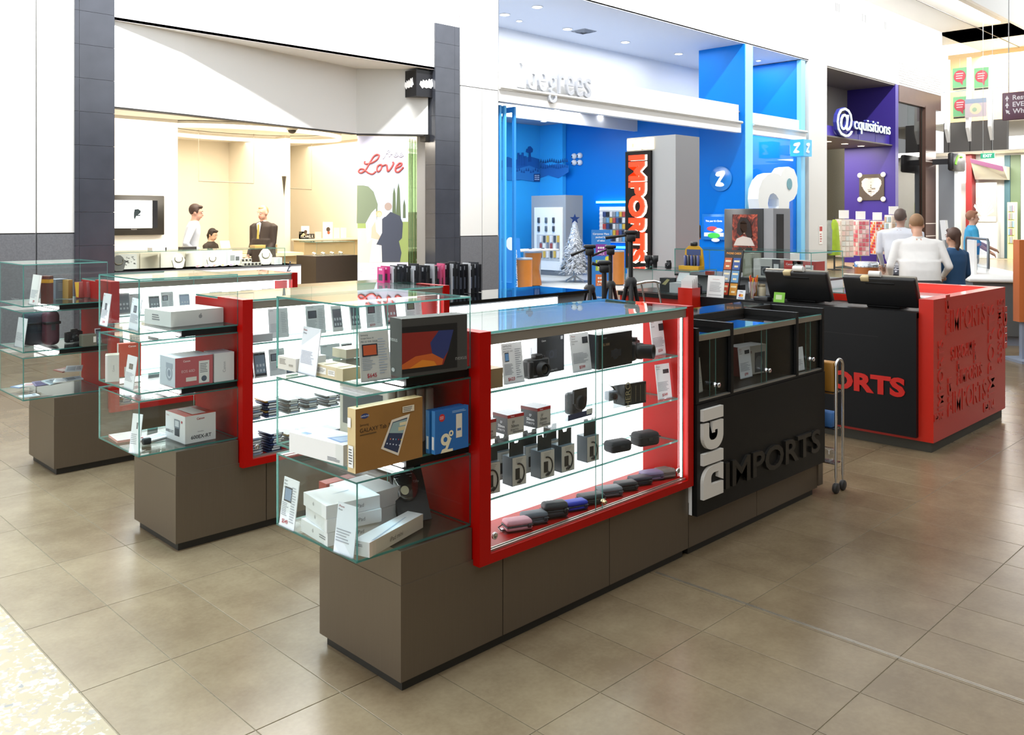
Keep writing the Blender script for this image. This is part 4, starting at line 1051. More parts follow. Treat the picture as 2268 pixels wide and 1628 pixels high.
p = boxpx('flash_carton', 'white and red Canon 600EX-RT flash carton', 'carton', k2(712, 1372), k2(942, 1327), k2(712, 1165)[1], Z1, l=k2(542, 1320), col='#d6d4d2', left='#e2e3e5', top='#c9503c')
p.text('front', 'Canon', .5, .86, .085, '#a8323a', bold=.02).text('front', '600EX-RT', .52, .2, .14, '#3a3a3e', bold=.02).text('front', 'Speedlite', .5, .38, .06, '#77777c').text('left', '600EX-RT', .22, .3, .11, '#5a5c62', bold=.01).text('left', 'Canon', .12, .88, .06, '#b5525a')
p.rect('left', .48, .2, .72, .5, '#3a3d44').rect('left', .46, .48, .74, .8, '#77808c').rect('left', .5, .54, .7, .76, '#cdd3da').disc('left', .84, .76, .05, '#b5424a').rect('top', .3, .1, .75, .9, '#e0d2c8'); p.done()
card('price card with a small flash picture, bottom box of the middle counter', k2(292, 1432), k2(366, 1443), k2(355, 1145), Z1, ('', ''), None, (.5, .62, .14, .16, '#55585e'), two=False, n=6)
p = Prod('leaflet', 'white folded leaflet lying beside the flash carton', 'leaflet', .15, .1, .006, (1.80, 4.33, Z1), .3, '#f0f0f2'); p.lines('top', .1, .9, .2, .8, 4, '#b9bcc4'); p.done()
p = Prod('manual', 'flat red and white instruction booklet in the bottom box, middle counter', 'booklet', .12, .16, .012, (1.69, 4.42, Z1), -.1, '#c9807a', top='#e0d4d0'); p.done()
tag(MB().rbox(-.02, .02, -.012, .012, 0, .03, .004, 1).build('adapter_clip', M('#2a2c30', .4)), 'small black adapter clip beside the flash price card', 'adapter').location = (1.715, 4.23, Z1)

# ---- farthest run
Y3 = 2.317 + 2 * FP
card('price card in the top box of the farthest counter', k1(262, 540), k1(337, 556), k1(305, 275), Z3, ('', ''), '$99', None, two=False, col='#dcd8d4')
p = boxpx('toy_carton', 'dark red carton with a yellow band, farthest counter top box', 'carton', k1(440, 540), k1(478, 535), k1(440, 290)[1], Z3, d=.06, col='#5a2f28', top='#7a4a3a'); p.rect('front', 0, .75, 1, .88, '#d6a02a').rect('left', 0, .75, 1, .88, '#c08a20'); p.done()
p = boxpx('grey_carton', 'slate grey carton beside the yellow card carton, farthest counter', 'carton', k1(500, 495), k1(610, 485), k1(500, 320)[1], Z3, d=.07, col='#6b727c', left='#5a616a', top='#7a818a'); p.lines('front', .2, .8, .4, .8, 5, '#8d949c'); p.done()
p = boxpx('wood_carton', 'tan wood coloured carton in the top box of the farthest counter', 'carton', k1(612, 492), k1(652, 488), k1(612, 325)[1], Z3, d=.07, col='#a8803f'); p.done()
for i, (a, b, tp, c1, lb) in enumerate(((k1(680, 460), k1(757, 455), k1(0, 340)[1], '#8a2f28', 'red and yellow phone cover leaning in the farthest glass box'), (k1(785, 458), k1(862, 453), k1(0, 340)[1], '#842c2a', 'plain dark red phone cover leaning in the farthest glass box'))):
    A, B = at(*a, Y=6.08), at(*b, Y=6.08); A.z = B.z = Z3; e = B - A; q = (A + B) / 2; tp += 0
    p = Prod('phone_cover', lb, 'phone cover', e.length, .009, z_at(A, tp) - Z3, (q.x, q.y, Z3), math.atan2(e.y, e.x), c1, tilt=.25, bevel=.004)
    if i == 0: p.poly('front', [(0.02, .1), (.3, .05), (.5, .97), (.02, .97)], '#d0a326')
    p.done()
pouch('black camera shoulder bag in the farthest counter middle box', *k1(320, 905), Z2, .15, .11, .21, .1, '#20242e', 'bag')
pouch('maroon camera bag beside the black one', *k1(452, 905), Z2, .09, .1, .215, .05, '#4a2430', 'bag')
q = at(*k1(580, 725), Z=Z2 + .05)
camera('dark camera standing behind the maroon bag', Vector((1.97, 6.02, 0)), .1, z=Z2, h=.07)
p = boxpx('small_carton', 'olive carton in the farthest counter middle box', 'carton', k1(745, 925), k1(868, 912), k1(745, 820)[1], Z2, d=.06, col='#5f5f52'); p.rect('front', .75, .3, .95, .8, '#c9c9c0'); p.done()
card('price card leaning beside the black shoulder bag', k1(132, 918), k1(212, 940), k1(165, 660), Z2, ('', ''), None, None, two=False, col='#d9d9dc')
for i in range(9):
    x = 1.66 + .042 * i; y = Y3 + .08 + .06 * ((i * 5) % 6); w_ = .10
    p = Prod('accessory_pack', ('clear accessory pack lying at the left end of the pile', 'clear pack with a blue insert in the pile', 'white card accessory pack in the pile of packs', 'clear pack standing over the pile, showing purple print', 'silver strip pack leaning in the pile of packs', 'flat white pack under the pile, farthest counter', 'clear pack with grey insert in the pile', 'reddish pack at the back of the pile', 'rightmost clear pack of the pile')[i], 'package', w_, .07 + .01 * (i % 3), .006, (x, y, Z1 + .004 + .012 * i), .5 * math.sin(i * 2.1), ('#e9eef4', '#5f8fc9', '#eef0f2', '#8a7fa6', '#c9d0d6', '#f2f2f2', '#9aa0a8', '#a85a50', '#dfe4ea')[i], 'accessory packs in a pile', tilt=-.25 if i in (3, 4, 8) else -.02 * i)
    p.rect('top', .1, .1, .6, .8, ('#b9c4d0', '#dfe8f2', '#c9a0a0', '#5a4f7a', '#8a929a', '#d0d4da', '#5a6068', '#d8c0b8', '#aab4c0')[i]).lines('top', .65, .95, .2, .8, 4, '#7a828c'); p.done()
# ================================================================ phones, cards and covers in the middle and farthest red cases
Y2 = 2.307 + FP
def phone(label, x, z, w, h, y, col='#2a2d33', scr='#7f93a8', tilt=.2, group='phones in the red cases', body='#e6e8ea'):
    p = Prod('phone', label, 'phone', w, .009, h, (x, y, z), 0, body, group, tilt, .3, .003)
    p.rect('front', .05, .06, .95, .94, col).rect('front', .10, .16, .90, .86, scr)
    for i in range(3):
        for j in range(2): p.rect('front', .2 + .25 * i, .22 + .2 * j, .34 + .25 * i, .32 + .2 * j, '#c9d4de'); p.n -= 1
    p.text('front', 'htc', .5, .90, .03, '#c9ccd2')
    return p.done()
def xs(u, y, v=700): return at(u, v, Y=y).x
def cardx(label, u0, u1, v0, v1, y, z, **kw):
    A = at(u0, v0, Y=y); B = at(u1, v0, Y=y)
    p = Prod('price_card', label, 'price card', B.x - A.x, .003, kw.pop('h'), ((A.x + B.x) / 2, y, z), 0, '#dfe6ec', 'price cards', .12, .4)
    pic = kw.pop('pic', None)
    p.text('front', kw.pop('title', 'HTC'), .08, .93, .05, '#6a6f7a', align='l')
    if pic: p.rect('front', .1, .55, .55, .82, '#3a3f4a').rect('front', .16, .58, .5, .79, pic)
    p.lines('front', .08, .55, .2, .5, 6, '#b4bac4').lines('front', .64, .93, .15, .88, 12, '#bcc2cc')
    if kw.get('price'): p.text('front', kw['price'], .35, .1, .1, '#b23440', bold=.01)
    return p.done()
yb = Y2 + .12
cardx('leftmost price card on the top phone shelf, middle counter', 597, 640, 740, 0, yb, S1, h=.155)
cardx('price card with a dark phone screen picture, middle counter', 680, 722, 735, 0, yb, S1, h=.155, pic='#4a5262', title='HTC M7')
phone('left one of two white dummy phones on the top phone shelf', xs(749, yb), S1, .068, .145, yb, '#dfe3e6', '#6b7480')
phone('right one of two white dummy phones on the top phone shelf', xs(789, yb), S1, .068, .148, yb, '#dfe3e6', '#5f6874')
cardx('price card marked $359 on the top phone shelf', 813, 848, 720, 0, yb, S1, h=.15, price='$359', pic='#77606a')
phone('phone with a pink swirl picture, top phone shelf', xs(868, yb), S1, .09, .15, yb, '#4a4e5a', '#a87a80')
cardx('price card at the right end of the top phone shelf', 900, 936, 690, 0, yb, S1, h=.15, pic='#6a7060')
p = Prod('phone_carton', 'low grey carton at the left of the top phone shelf', 'carton', .135, .07, .04, (xs(570, Y2 + .07) - .0, Y2 + .07, S1), 0, '#b9bcc2'); p.done()
phone('phone half hidden behind the red post, second phone shelf', xs(549, yb), S2, .07, .135, yb)
phone('black phone with tile icons on the second phone shelf', xs(578, yb), S2, .072, .135, yb)
cardx('price card behind the glass corner, second phone shelf', 598, 632, 800, 0, yb, S2, h=.14, pic='#7a8494')
phone('landscape tablet phone lying back on the second phone shelf', xs(652, yb), S2, .105, .06, yb, '#4a5566', '#7d8ea6')
cardx('wide pale card on the second phone shelf', 712, 755, 790, 0, yb, S2, h=.13, title='GALAXY')
phone('phone right of the wide pale card', xs(772, yb), S2, .075, .125, yb, '#3b4250', '#8a97aa')
for i, u in enumerate((815, 850, 885, 925)):
    phone(('phone beside the tablet carton, second phone shelf', 'second last phone but one on the middle counter shelf', 'second last phone of the second phone shelf', 'last phone of the second phone shelf')[i], xs(u, yb), S2, .07, .125, yb, '#30343c', '#8292a6')
# stacks of packed covers on the lower shelf and the floor
CP = 'packed phone covers in stacks'
CC = ['#d9dde4', '#2b3a63', '#b58a2a', '#394048', '#24376b', '#8f8892', '#6d7580', '#5f4a4e', '#8a3a44', '#a4acb8', '#313c58', '#c9cdd4']
_n = 0
def stack(x, y, z, n, cols, rz=0.0, w=.075, d=.13, where=''):
    global _n
    h = .0125
    for i in range(n):
        _n += 1
        c = cols[i % len(cols)]
        o = MB().rbox(-w / 2, w / 2, -d / 2, d / 2, 0, h * .82, .003, 1).build('phone_cover_pack', M(c, .4))
        tag(o, '%s packed cover %s' % (('lowest', 'second', 'third', 'fourth', 'fifth', 'sixth', 'seventh', 'eighth')[i], where), 'phone cover', CP)
        o.location = (x + random.uniform(-.004, .004), y + random.uniform(-.006, .006), z + i * h + .0006); o.rotation_euler = (0, 0, rz + random.uniform(-.08, .08))
        b = MB().box(-w * .53, w * .53, -d * .53, d * .53, h * .84, h * .9)
        b.build('clear_sleeve', PLASTIC, o, False)
        MB().box(-w * .3, w * .3, -d * .535, -d * .53, h * .1, h * .8).build('spine_label', M('#e8eaee' if i % 3 else '#9fb2d0', .5), o, False)
ST = ((2.20, .10, S3, 6, (0, 5, 0, 11, 0, 9), 'of the first pile on the lower phone shelf'), (2.30, .10, S3, 7, (1, 4, 2, 1, 10, 4, 2), 'of the yellow and navy pile on the lower phone shelf'),
      (2.42, .10, S3, 6, (6, 3, 6, 7, 6, 3), 'of the grey pile behind the glass corner'), (2.54, .11, S3, 5, (0, 7, 9, 5, 0), 'of the pale pile right of the grey one'),
      (2.66, .10, S3, 5, (3, 6, 5, 9, 3), 'of the fifth pile on the lower phone shelf'), (2.79, .11, S3, 4, (7, 5, 6, 3), 'of the sixth pile on the lower phone shelf'),
      (2.20, .10, SF, 7, (0, 11, 0, 5, 0, 9, 0), 'of the white pile beside the red post'), (2.305, .075, SF, 8, (4, 1, 10, 4, 1, 4, 10, 1), 'of the navy pile on the case floor'),
      (2.42, .10, SF, 6, (6, 9, 7, 1, 6, 2), 'of the mixed pile right of the navy one'), (2.55, .11, SF, 5, (9, 0, 7, 8, 0), 'of the pale pile on the case floor'), (2.68, .10, SF, 4, (0, 6, 9, 5), 'of the last pile seen on the case floor'))
for x, dy, z, n, ci, wh in ST: stack(x, Y2 + dy, z, n, [CC[c] for c in ci], 0, where=wh)
# farthest case
Y3b = 2.307 + 2 * FP + .12
phone('large grey phone behind the middle glass box, farthest case', xs(275, Y3b), S1, .085, .14, Y3b, '#7f8a94', '#6f7c88')
cardx('price card beside the large grey phone', 288, 312, 640, 0, Y3b, S1, h=.13)
phone('phone with round icons, farthest case', xs(343, Y3b), S1, .075, .11, Y3b, '#4a5058', '#7d8894')
cardx('price card right of the phone with round icons', 358, 385, 640, 0, Y3b, S1, h=.13, pic='#9aa6b4')
phone('pale blue phone behind the computer carton', xs(410, Y3b), S1, .075, .11, Y3b, '#8fa0b8', '#a8b8d0')
for i, (u, lb) in enumerate(((480, 'price card with small print near the far end, farthest case'), (548, 'price card right of the middle in the farthest case'), (595, 'last price card in the farthest case'))):
    cardx(lb, u - 14, u + 14, 640, 0, Y3b, S1, h=.11, pic='#5a5f78')
for i, u in enumerate((225, 262, 300, 340, 400, 470)):
    phone(('first', 'second', 'third', 'fourth', 'fifth', 'sixth')[i] + ' phone along the second shelf of the farthest case', xs(u, Y3b), S2, .07, .12, Y3b, '#3a3f48', '#8594a4')
for i, x in enumerate((2.22, 2.36, 2.5, 2.64)):
    stack(x, 2.307 + 2 * FP + .1, SF, 4, [CC[(i * 3 + j) % 12] for j in range(4)], 0, where=('of the first pile in the farthest case', 'of the second pile in the farthest case', 'of the third pile in the farthest case', 'of the fourth pile in the farthest case')[i])
# ---- hanging packs in a rack behind the middle counter
RK = 'hanging accessory packs in the rack'
q = at(852, 632, Z=1.171)
yr = 2.307 + FP + .47
for i in range(26):
    x = 3.26 + i * .0325
    pink = i in (0, 1, 14, 15)
    c = '#d0307c' if i < 2 else '#d95a86' if pink else ('#22242a', '#15161a', '#d8dade', '#1b1c20', '#2a2c33')[i % 5]
    zb = 1.172 if x < 3.44 else 1.068
    h = .105 if i < 8 else .115
    if x > 3.44: h += .09
    p = Prod('hanging_pack', ('%s accessory pack, number %s from the pink end of the rack' % ('pink' if pink else 'white' if c == '#d8dade' else 'black', ('one', 'two', 'three', 'four', 'five', 'six', 'seven', 'eight', 'nine', 'ten', 'eleven', 'twelve', 'thirteen', 'fourteen', 'fifteen', 'sixteen', 'seventeen', 'eighteen', 'nineteen', 'twenty', 'twenty one', 'twenty two', 'twenty three', 'twenty four', 'twenty five', 'twenty six')[i])), 'package', .008, .085, h * random.uniform(.92, 1.06), (x, yr - .06, zb), random.uniform(-.15, .15), c, RK)
    p.rect('left', .2, .15, .8, .55, '#8a94a8' if i > 16 else '#3a3d44').rect('left', .25, .8, .75, .93, '#c9ccd2' if not pink else '#f0b8d0'); p.done()
# ================================================================ jeweller
k9 = c_(240, 380, 5.67); k10 = c_(580, 280, 4.285)
YT = 14.58
A, B = at(250, 432, Y=YT), at(361, 520, Y=YT)
t = thing('television', 'black wall television showing a dark bird shape on white', 'television', (A.x, YT, B.z))
MB().rbox(A.x - .15, B.x, YT - .06, YT, B.z, A.z, .01, 1).build('casing', M('#2b2926', .4), t)
a, b = at(252, 443, Y=YT - .06), at(337, 505, Y=YT - .06)
MB().box(a.x - .1, b.x, YT - .064, YT - .06, b.z, a.z).build('screen', M('#f4f8fa', .3, emit=.9), t)
MB().box(b.x, b.x + .09, YT - .063, YT - .06, b.z, a.z).build('screen_band', M('#1d1f24', .3), t)
c = lambda x, y: (lambda q: (q.x, q.z))(at(*k9(x, y), Y=YT - .066))
tri_prism(b_ := MB(), [c(330, 475), c(375, 470), c(410, 495), c(402, 520), c(370, 545), c(405, 540), c(400, 556), c(350, 558), c(332, 605), c(320, 570), c(322, 520)], .002, Matrix(((1, 0, 0, 0), (0, 0, -1, YT - .064), (0, 1, 0, 0), (0, 0, 0, 1))))
b_.build('bird_picture', M('#26343a', .4), t)
b_ = MB(); q = at(297, 508, Y=YT - .062); put_text(b_, 'Panasonic', FY(q.x, YT - .062, q.z), w=.09); b_.build('maker_name', M('#d8d8d4', .4), t)
# dome camera in the ceiling
q = at(647, 287, Y=13.2)
t = thing('dome_camera', 'small dark dome camera under the jeweller bulkhead', 'camera', (q.x, 13.2, 3.25))
MB().ring([(.10, 0), (.10, -.16), (.08, -.18)], 18).build('housing', M('#cfc8b8', .5), t, False)
MB().ball((0, 0, -.18), .075, 10, 0, (1, 1, .8)).build('dome', M('#3a3630', .1), t, False)
# hanging light rails
for i, (u0, v0, u1, v1, y, lb) in enumerate(((440, 401, 562, 406, 16.0, 'thin suspended rail left of the dark spike'), (630, 416, 690, 420, 17.0, 'thin suspended rail right of the dark spike'))):
    p0, p1 = at(u0, v0, Y=y), at(u1, v1, Y=y)
    t = thing('hanging_rail', lb, 'rail', (p0.x, y, p0.z), 0, 'suspended rails in the jeweller')
    MB().tube([p0, p1], .012, 6).build('rail', M('#a8a090', .4), t)
    MB().tube([p1, (p1.x, p1.y, 3.25)], .005, 5).build('wire', M('#b8b0a0', .4), t)
    MB().tube([p0, (p0.x, p0.y, 3.25)], .005, 5).build('wire', M('#b8b0a0', .4), t)
q = at(603, 414, Y=15.79)
tag(MB().ring([(.045, .22), (.03, .1), (.012, -.08), (0, -.2)], 10, 0, Matrix.Translation((9.15, 15.75, q.z))).build('wall_spike', M('#4a443a', .4)), 'dark tapering wall ornament on the cream wall', 'ornament')
# glass jewellery counter at the front
t = thing('jewellery_counter', 'long white jewellery counter with a glass top case', 'counter', (4.5, 12.3, 0))
JZ = .83
MB().box(4.42, 7.48, 12.35, 12.98, 0, JZ).build('base', M('#e6e8f2', .4), t)
MB().box(4.42, 7.48, 12.345, 12.99, JZ - .02, JZ).build('edge_strip', M('#5a5c60', .4), t)
MB().pane(4.42, 7.2, 12.36, 12.368, JZ, 1.10).build('front_pane', [GLASS, EDGE], t)
MB().pane(4.42, 7.2, 12.36, 12.96, 1.092, 1.10).build('top_pane', [GLASS, EDGE], t)
MB().pane(7.192, 7.2, 12.368, 12.96, JZ, 1.092).build('end_pane', [GLASS, EDGE], t)
MB().box(4.42, 6.6, 12.95, 12.97, JZ, 1.09).build('back_board', M('#e4dac4', .5), t)
b_ = MB(); q = at(640, 592, Y=12.345)
b_.tube([(q.x - .03, 12.343, q.z - .06), (q.x, 12.343, q.z), (q.x + .02, 12.343, q.z + .07)], .008, 6).tube([(q.x, 12.343, q.z), (q.x + .05, 12.343, q.z + .04)], .006, 6).ball((q.x + .02, 12.343, q.z + .08), .015, 6).tube([(q.x - .05, 12.343, q.z - .07), (q.x + .03, 12.343, q.z - .05)], .006, 6)
b_.build('dark_emblem', M('#2b2e3a', .5), t)
def bust(label, u, v, y, s=1.0, col='#e9e2d2'):
    q = at(u, v, Y=y)
    t = thing('necklace_bust', label, 'display bust', (q.x, y, JZ), 0, 'necklace busts')
    MB().prism([(-.07 * s, .01), (.07 * s, .01), (.10 * s, .12 * s), (.06 * s, .19 * s), (.025 * s, .22 * s), (-.025 * s, .22 * s), (-.06 * s, .19 * s), (-.10 * s, .12 * s)], -.012, .012, 'y').build('bust', M(col, .5), t, False)
    MB().tube([(.06 * s * math.sin(a), -.016, .14 * s - .05 * s * math.cos(a)) for a in [-2.0 + i * .4 for i in range(11)]], .004, 5).build('necklace', M('#8a7a5a', .3, .8), t, False)
    MB().box(-.05 * s, .05 * s, -.03, .03, 0, .012).build('foot', M(col, .5), t, False)
bust('white necklace bust at the right end of the jewellery counter', 588, 575, 12.7, 1.15)
bust('grey necklace bust at the left end of the jewellery counter', 262, 590, 12.6, 1.0, '#6a6862')
bust('cream necklace bust left of the coloured beads', 395, 585, 12.7, 1.0)
bust('small cream bust among the coloured beads', 470, 585, 12.75, .9)
for i, u in enumerate((283, 330, 375, 430, 485, 520)):
    q = at(u, 575, Y=12.93)
    p = Prod('backing_panel', ('patterned black and white panel in the jewellery case', 'cream panel left of the bead heap', 'tall ivory panel behind the bead heap', 'cream picture panel over the bead heap', 'pale blue ring panel', 'white card panel with ring pictures')[i], 'panel', .26, .01, .22, (q.x, 12.935, JZ + .001), 0, ('#e9e4d8', '#e6d9bd', '#efe8d6', '#eee6d2', '#dfe2e2', '#e9e9e4')[i], 'panels in the jewellery case')
    if i == 0:
        for j in range(26): p.rect('front', a := random.uniform(.3, .85), bb := random.uniform(.25, .8), a + random.uniform(.03, .12), bb + random.uniform(.02, .06), '#4a4640'); p.n -= 1
    if i == 5: p.rect('front', .2, .3, .5, .7, '#9a9a96').rect('front', .55, .3, .8, .6, '#6a6a68')
    p.done()
BG = 'coloured bead bracelets'
for i in range(16):
    u = 435 + i * 6.2; q = at(u, 588, Y=12.52)
    o = MB().ball((0, 0, .022), .02, 6, 0).build('bead_bracelet', M(('#d97a86', '#e0c04a', '#7a8fd0', '#e8a0a8', '#8a5fae', '#e9d6c0', '#c96a4a', '#a0b86a')[i % 8], .4))
    mbp = MB().ring([(.026, .012), (.032, .018), (.026, .024)], 12, 0, None, True, False)
    mbp.build('beads', M(('#f0d8dc', '#d0d8f0', '#f0e4b0')[i % 3], .4), o, False)
    o.location = (q.x, 12.48 + .05 * (i % 3), JZ + .001)
    tag(o, '%s coloured bead bracelet from the left of the bright heap' % ('first', 'second', 'third', 'fourth', 'fifth', 'sixth', 'seventh', 'eighth', 'ninth', 'tenth', 'eleventh', 'twelfth', 'thirteenth', 'fourteenth', 'fifteenth', 'last')[i], 'bracelet', BG)
RGp = 'small dark ring cubes'
for i in range(8):
    u = (540, 548, 556, 564, 572, 541, 549, 557)[i]; q = at(u, 585, Y=12.55)
    o = MB().box(-.025, .025, -.02, .02, 0, .05, 0).build('ring_cube', M('#d6d0c2', .5))
    MB().box(-.018, .018, -.0215, -.0205, .008, .042).build('dark_window', M('#3a342e', .5), o, False)
    o.location = (q.x, 12.52 + (.09 if i > 4 else 0), JZ + (.001 if i < 5 else .06)); 
    if i > 4: MB().box(-.025, .025, -.02, .02, -.059, 0).build('riser', M('#d6d0c2', .5), o, False)
    tag(o, ('first', 'second', 'third', 'fourth', 'fifth', 'raised first', 'raised second', 'raised third')[i] + ' ring cube in the jewellery counter', 'ring display', RGp)
q = at(615, 572, Y=12.6)
p = Prod('ring_block', 'white block with a pale pillow at the right of the jewellery counter', 'block', .14, .1, .11, (q.x - .02, 12.6, JZ + .001), 0, '#e3e1dc'); p.done()
for i, (u, lb) in enumerate(((348, 'black and white album on the jewellery counter top'), (415, 'dark album behind the man in the pale shirt'), (572, 'tan tray on the glass case before the suited man'))):
    q = at(u, 550, Y=12.8)
    p = Prod('album', lb, 'album', .22, .14, .04, (q.x, 12.8, 1.1005), .1, ('#e8e6e0', '#3a362e', '#a88a52')[i], front=('#e4e0d8', '#33302a', '#b8964e')[i]); p.rect('front', .9, 0, 1, 1, '#1e1c1a'); p.done()
# desk behind, papers, back shelf
t = thing('sales_desk', 'cream sales desk where the woman sits', 'desk', (8.0, 15.0, 0))
MB().box(7.0, 8.9, 14.6, 15.3, .86, .92).build('top', M('#e9dcc0', .4), t); MB().box(7.05, 8.8, 14.7, 15.25, 0, .86).build('front', M('#c9b48e', .4), t)
MB().box(8.3, 8.34, 14.6, 14.62, .92, 1.08).build('upstand', M('#a8946a', .4), t)
for i in range(5):
    p = Prod('paper_stack', ('stack of papers at the left of the sales desk', 'white form on the sales desk', 'folder on the sales desk', 'open file at the right of the sales desk', 'loose sheet on the sales desk')[i], 'papers', .2, .26, .012, (7.1 + i * .33, 14.85, .921), .2 * i, ('#d9c9a0', '#f2efe8', '#b89a62', '#eef0f4', '#f4f4f2')[i], 'papers on the sales desk'); p.done()
p = Prod('raised_sheet', 'white sheet standing up before the seated woman', 'papers', .2, .004, .24, (at(500, 512, Y=14.75).x, 14.7, .934), .2, '#f4f4f2', tilt=.3); p.done()
t = thing('wall_counter', 'tan counter with a pale shelf along the right of the jeweller', 'counter', (8.0, 14.0, 0))
yq = 15.2
MB().box(9.34, 10.7, 15.3, 15.7, 0, 1.12).build('body', M('#b8a57e', .5), t); MB().box(9.3, 10.72, 15.2, 15.72, 1.12, 1.15).build('shelf', M('#e9dcc2', .5), t)
for i, (u, h, w, c, lb) in enumerate(((627, .15, .16, '#3a3830', 'dark picture card with pale leaves'), (655, .10, .34, '#2a2824', 'dark MICHAEL sign strip on the shelf'), (676, .26, .17, '#f4f2ee', 'white card with a brown watch picture'), (704, .14, .14, '#e9dcc4', 'cream box on the jeweller shelf'), (726, .34, .22, '#f6f4f0', 'tall white card with a red watch picture'), (745, .22, .14, '#efe9dc', 'first plain card at the right of the shelf'), (760, .22, .14, '#f0ece2', 'last plain card at the right of the shelf'))):
    q = at(u, 525, Y=15.45)
    p = Prod('shelf_card', lb, 'display card', w, .03, h, (max(q.x, 9.32 + w / 2), 15.45, 1.1505), 0, c, 'cards on the jeweller shelf')
    if i == 1: p.text('front', 'MICHAEL K', .5, .5, .6, '#f0eee8', w=.85)
    if i in (2, 4): p.disc('front', .5, .55, .14, '#4a3a30').disc('front', .55, .35, .1, '#a85a3a' if i == 4 else '#6a5a48')
    if i == 0: p.poly('front', [(.1, .3), (.5, .8), (.9, .6), (.5, .35)], '#cfcaa0')
    p.done()
t = thing('brown_counter', 'dark brown counter block below a glass case of sparkling goods', 'counter', (8.6, 13.1, 0))
A, B = at(700, 568, Y=13.25), at(787, 568, Y=13.25)
MB().box(A.x, B.x + .05, 13.25, 13.9, 0, A.z).build('body', M('#2a2119', .45), t)
a2 = at(705, 536, Y=13.3)
MB().pane(A.x + .03, B.x, 13.28, 13.287, A.z, a2.z).build('front_pane', [GLASS, EDGE], t); MB().pane(A.x + .03, B.x, 13.28, 13.85, a2.z - .008, a2.z).build('top_pane', [GLASS, EDGE], t)
q = A.z
for i in range(12):
    o = MB().ball((0, 0, .035), .03, 6, 0, (1, 1, .8)).ring([(.035, 0), (.035, .012)], 10).build('silver_trinket', M(('#d9d2c0', '#b8b0a0', '#e9e4d8')[i % 3], .2, .6))
    o.location = (A.x + .08 + i * (B.x - A.x - .14) / 11, 13.42 + .12 * (i % 3), q + .0005)
    tag(o, '%s silver trinket in the case on the brown counter' % ('first', 'second', 'third', 'fourth', 'fifth', 'sixth', 'seventh', 'eighth', 'ninth', 'tenth', 'eleventh', 'last')[i], 'trinket', 'silver trinkets')
# ---- the wedding poster on its glass panel
pA, pB = Vector((8.79, 12.66, 0)), Vector((9.78, 11.91, 0))
dirv = (pB - pA).normalized(); ang = math.atan2(dirv.y, dirv.x)
def facet(u):  # where the sight line of column u meets the facet
    r = (u - CX) / FPX; a, b = r * XR + XF, r * YR + YF
    n = Vector((-dirv.y, dirv.x, 0)); t_ = n.dot(pA) / (n.x * a + n.y * b)
    return Vector((t_ * a, t_ * b, 0)), t_
L, dl = facet(792); R, dr = facet(904); wd = (R - L).length
zt = 3.0; zb = .35; hp = zt - zb
cen = (L + R) / 2
p = Prod('wedding_poster', 'tall lilac poster reading free Love with a bride and groom', 'poster', wd, .02, hp, (cen.x, cen.y, zb), ang, '#c4c2d4')
def vv(v): return (EYE - (v - HY) / FPX * (dl + dr) / 2 - zb) / hp
def uu(x): return ((x / 4.285 + 580) - 792) / 112.0
def pt(x, y): return (uu(x), vv(280 + y / 4.285))
y0, y1 = vv(280 + 1290 / 4.285), vv(280 + 520 / 4.285)
p.rect('front', 0, y0, 1, y1, '#b9c4d4').rect('front', 0, y0, 1, y0 + (y1 - y0) * .5, '#8a9a5a').rect('front', 0, y0, .45, y0 + (y1 - y0) * .42, '#c9cbae')
p.poly('front', [pt(900, 920), pt(905, 560), pt(960, 560), pt(1010, 570), pt(1060, 620), pt(1100, 740), pt(1090, 920)], '#6f7a62')
for x0, x1, yt in ((1235, 1275, 575), (1272, 1320, 535), (1338, 1365, 690)):
    p.poly('front', [pt(x0, 870), pt((x0 + x1) / 2 - 12, yt + 60), pt((x0 + x1) / 2, yt), pt((x0 + x1) / 2 + 12, yt + 60), pt(x1, 870)], '#59664a')
p.poly('front', [pt(985, 920), pt(1040, 820), pt(1080, 780), pt(1090, 900), pt(1060, 1050), pt(1000, 1110)], '#d9dae0')
p.poly('front', [pt(1020, 1288), pt(1050, 1080), pt(1040, 1000), pt(1070, 890), pt(1140, 890), pt(1150, 1288)], '#d6d2c8')
p.poly('front', [pt(1035, 1060), pt(1040, 960), pt(1075, 900), pt(1085, 1000), pt(1130, 1050), pt(1125, 1080)], '#c9a892')
p.disc('front', uu(1110), vv(280 + 830 / 4.285), .022, '#c0a37a', sx=.95).disc('front', uu(1115), vv(280 + 838 / 4.285), .017, '#d2ae98', sx=.85)
p.poly('front', [pt(1140, 1288), pt(1135, 1130), pt(1085, 1120), pt(1140, 1010), pt(1140, 880), pt(1220, 810), pt(1310, 850), pt(1338, 920), pt(1330, 1060), pt(1300, 1090), pt(1325, 1200), pt(1310, 1288)], '#3d4250')
p.disc('front', uu(1198), vv(280 + 760 / 4.285), .026, '#9c8a80', sx=.95).poly('front', [pt(1165, 830), pt(1235, 800), pt(1215, 815), pt(1170, 860)], '#e4e4e6')
p.text('front', 'FREE', .24, vv(280 + 1370 / 4.285), None, '#dcdce4', w=.42)
def script(pts, wd_, col):
    m, W_, H_ = p.fm('front')
    p.mb.tube([m @ Vector((a * W_, b * H_, 0)) for a, b in pts], wd_, 5, p.mi(col))
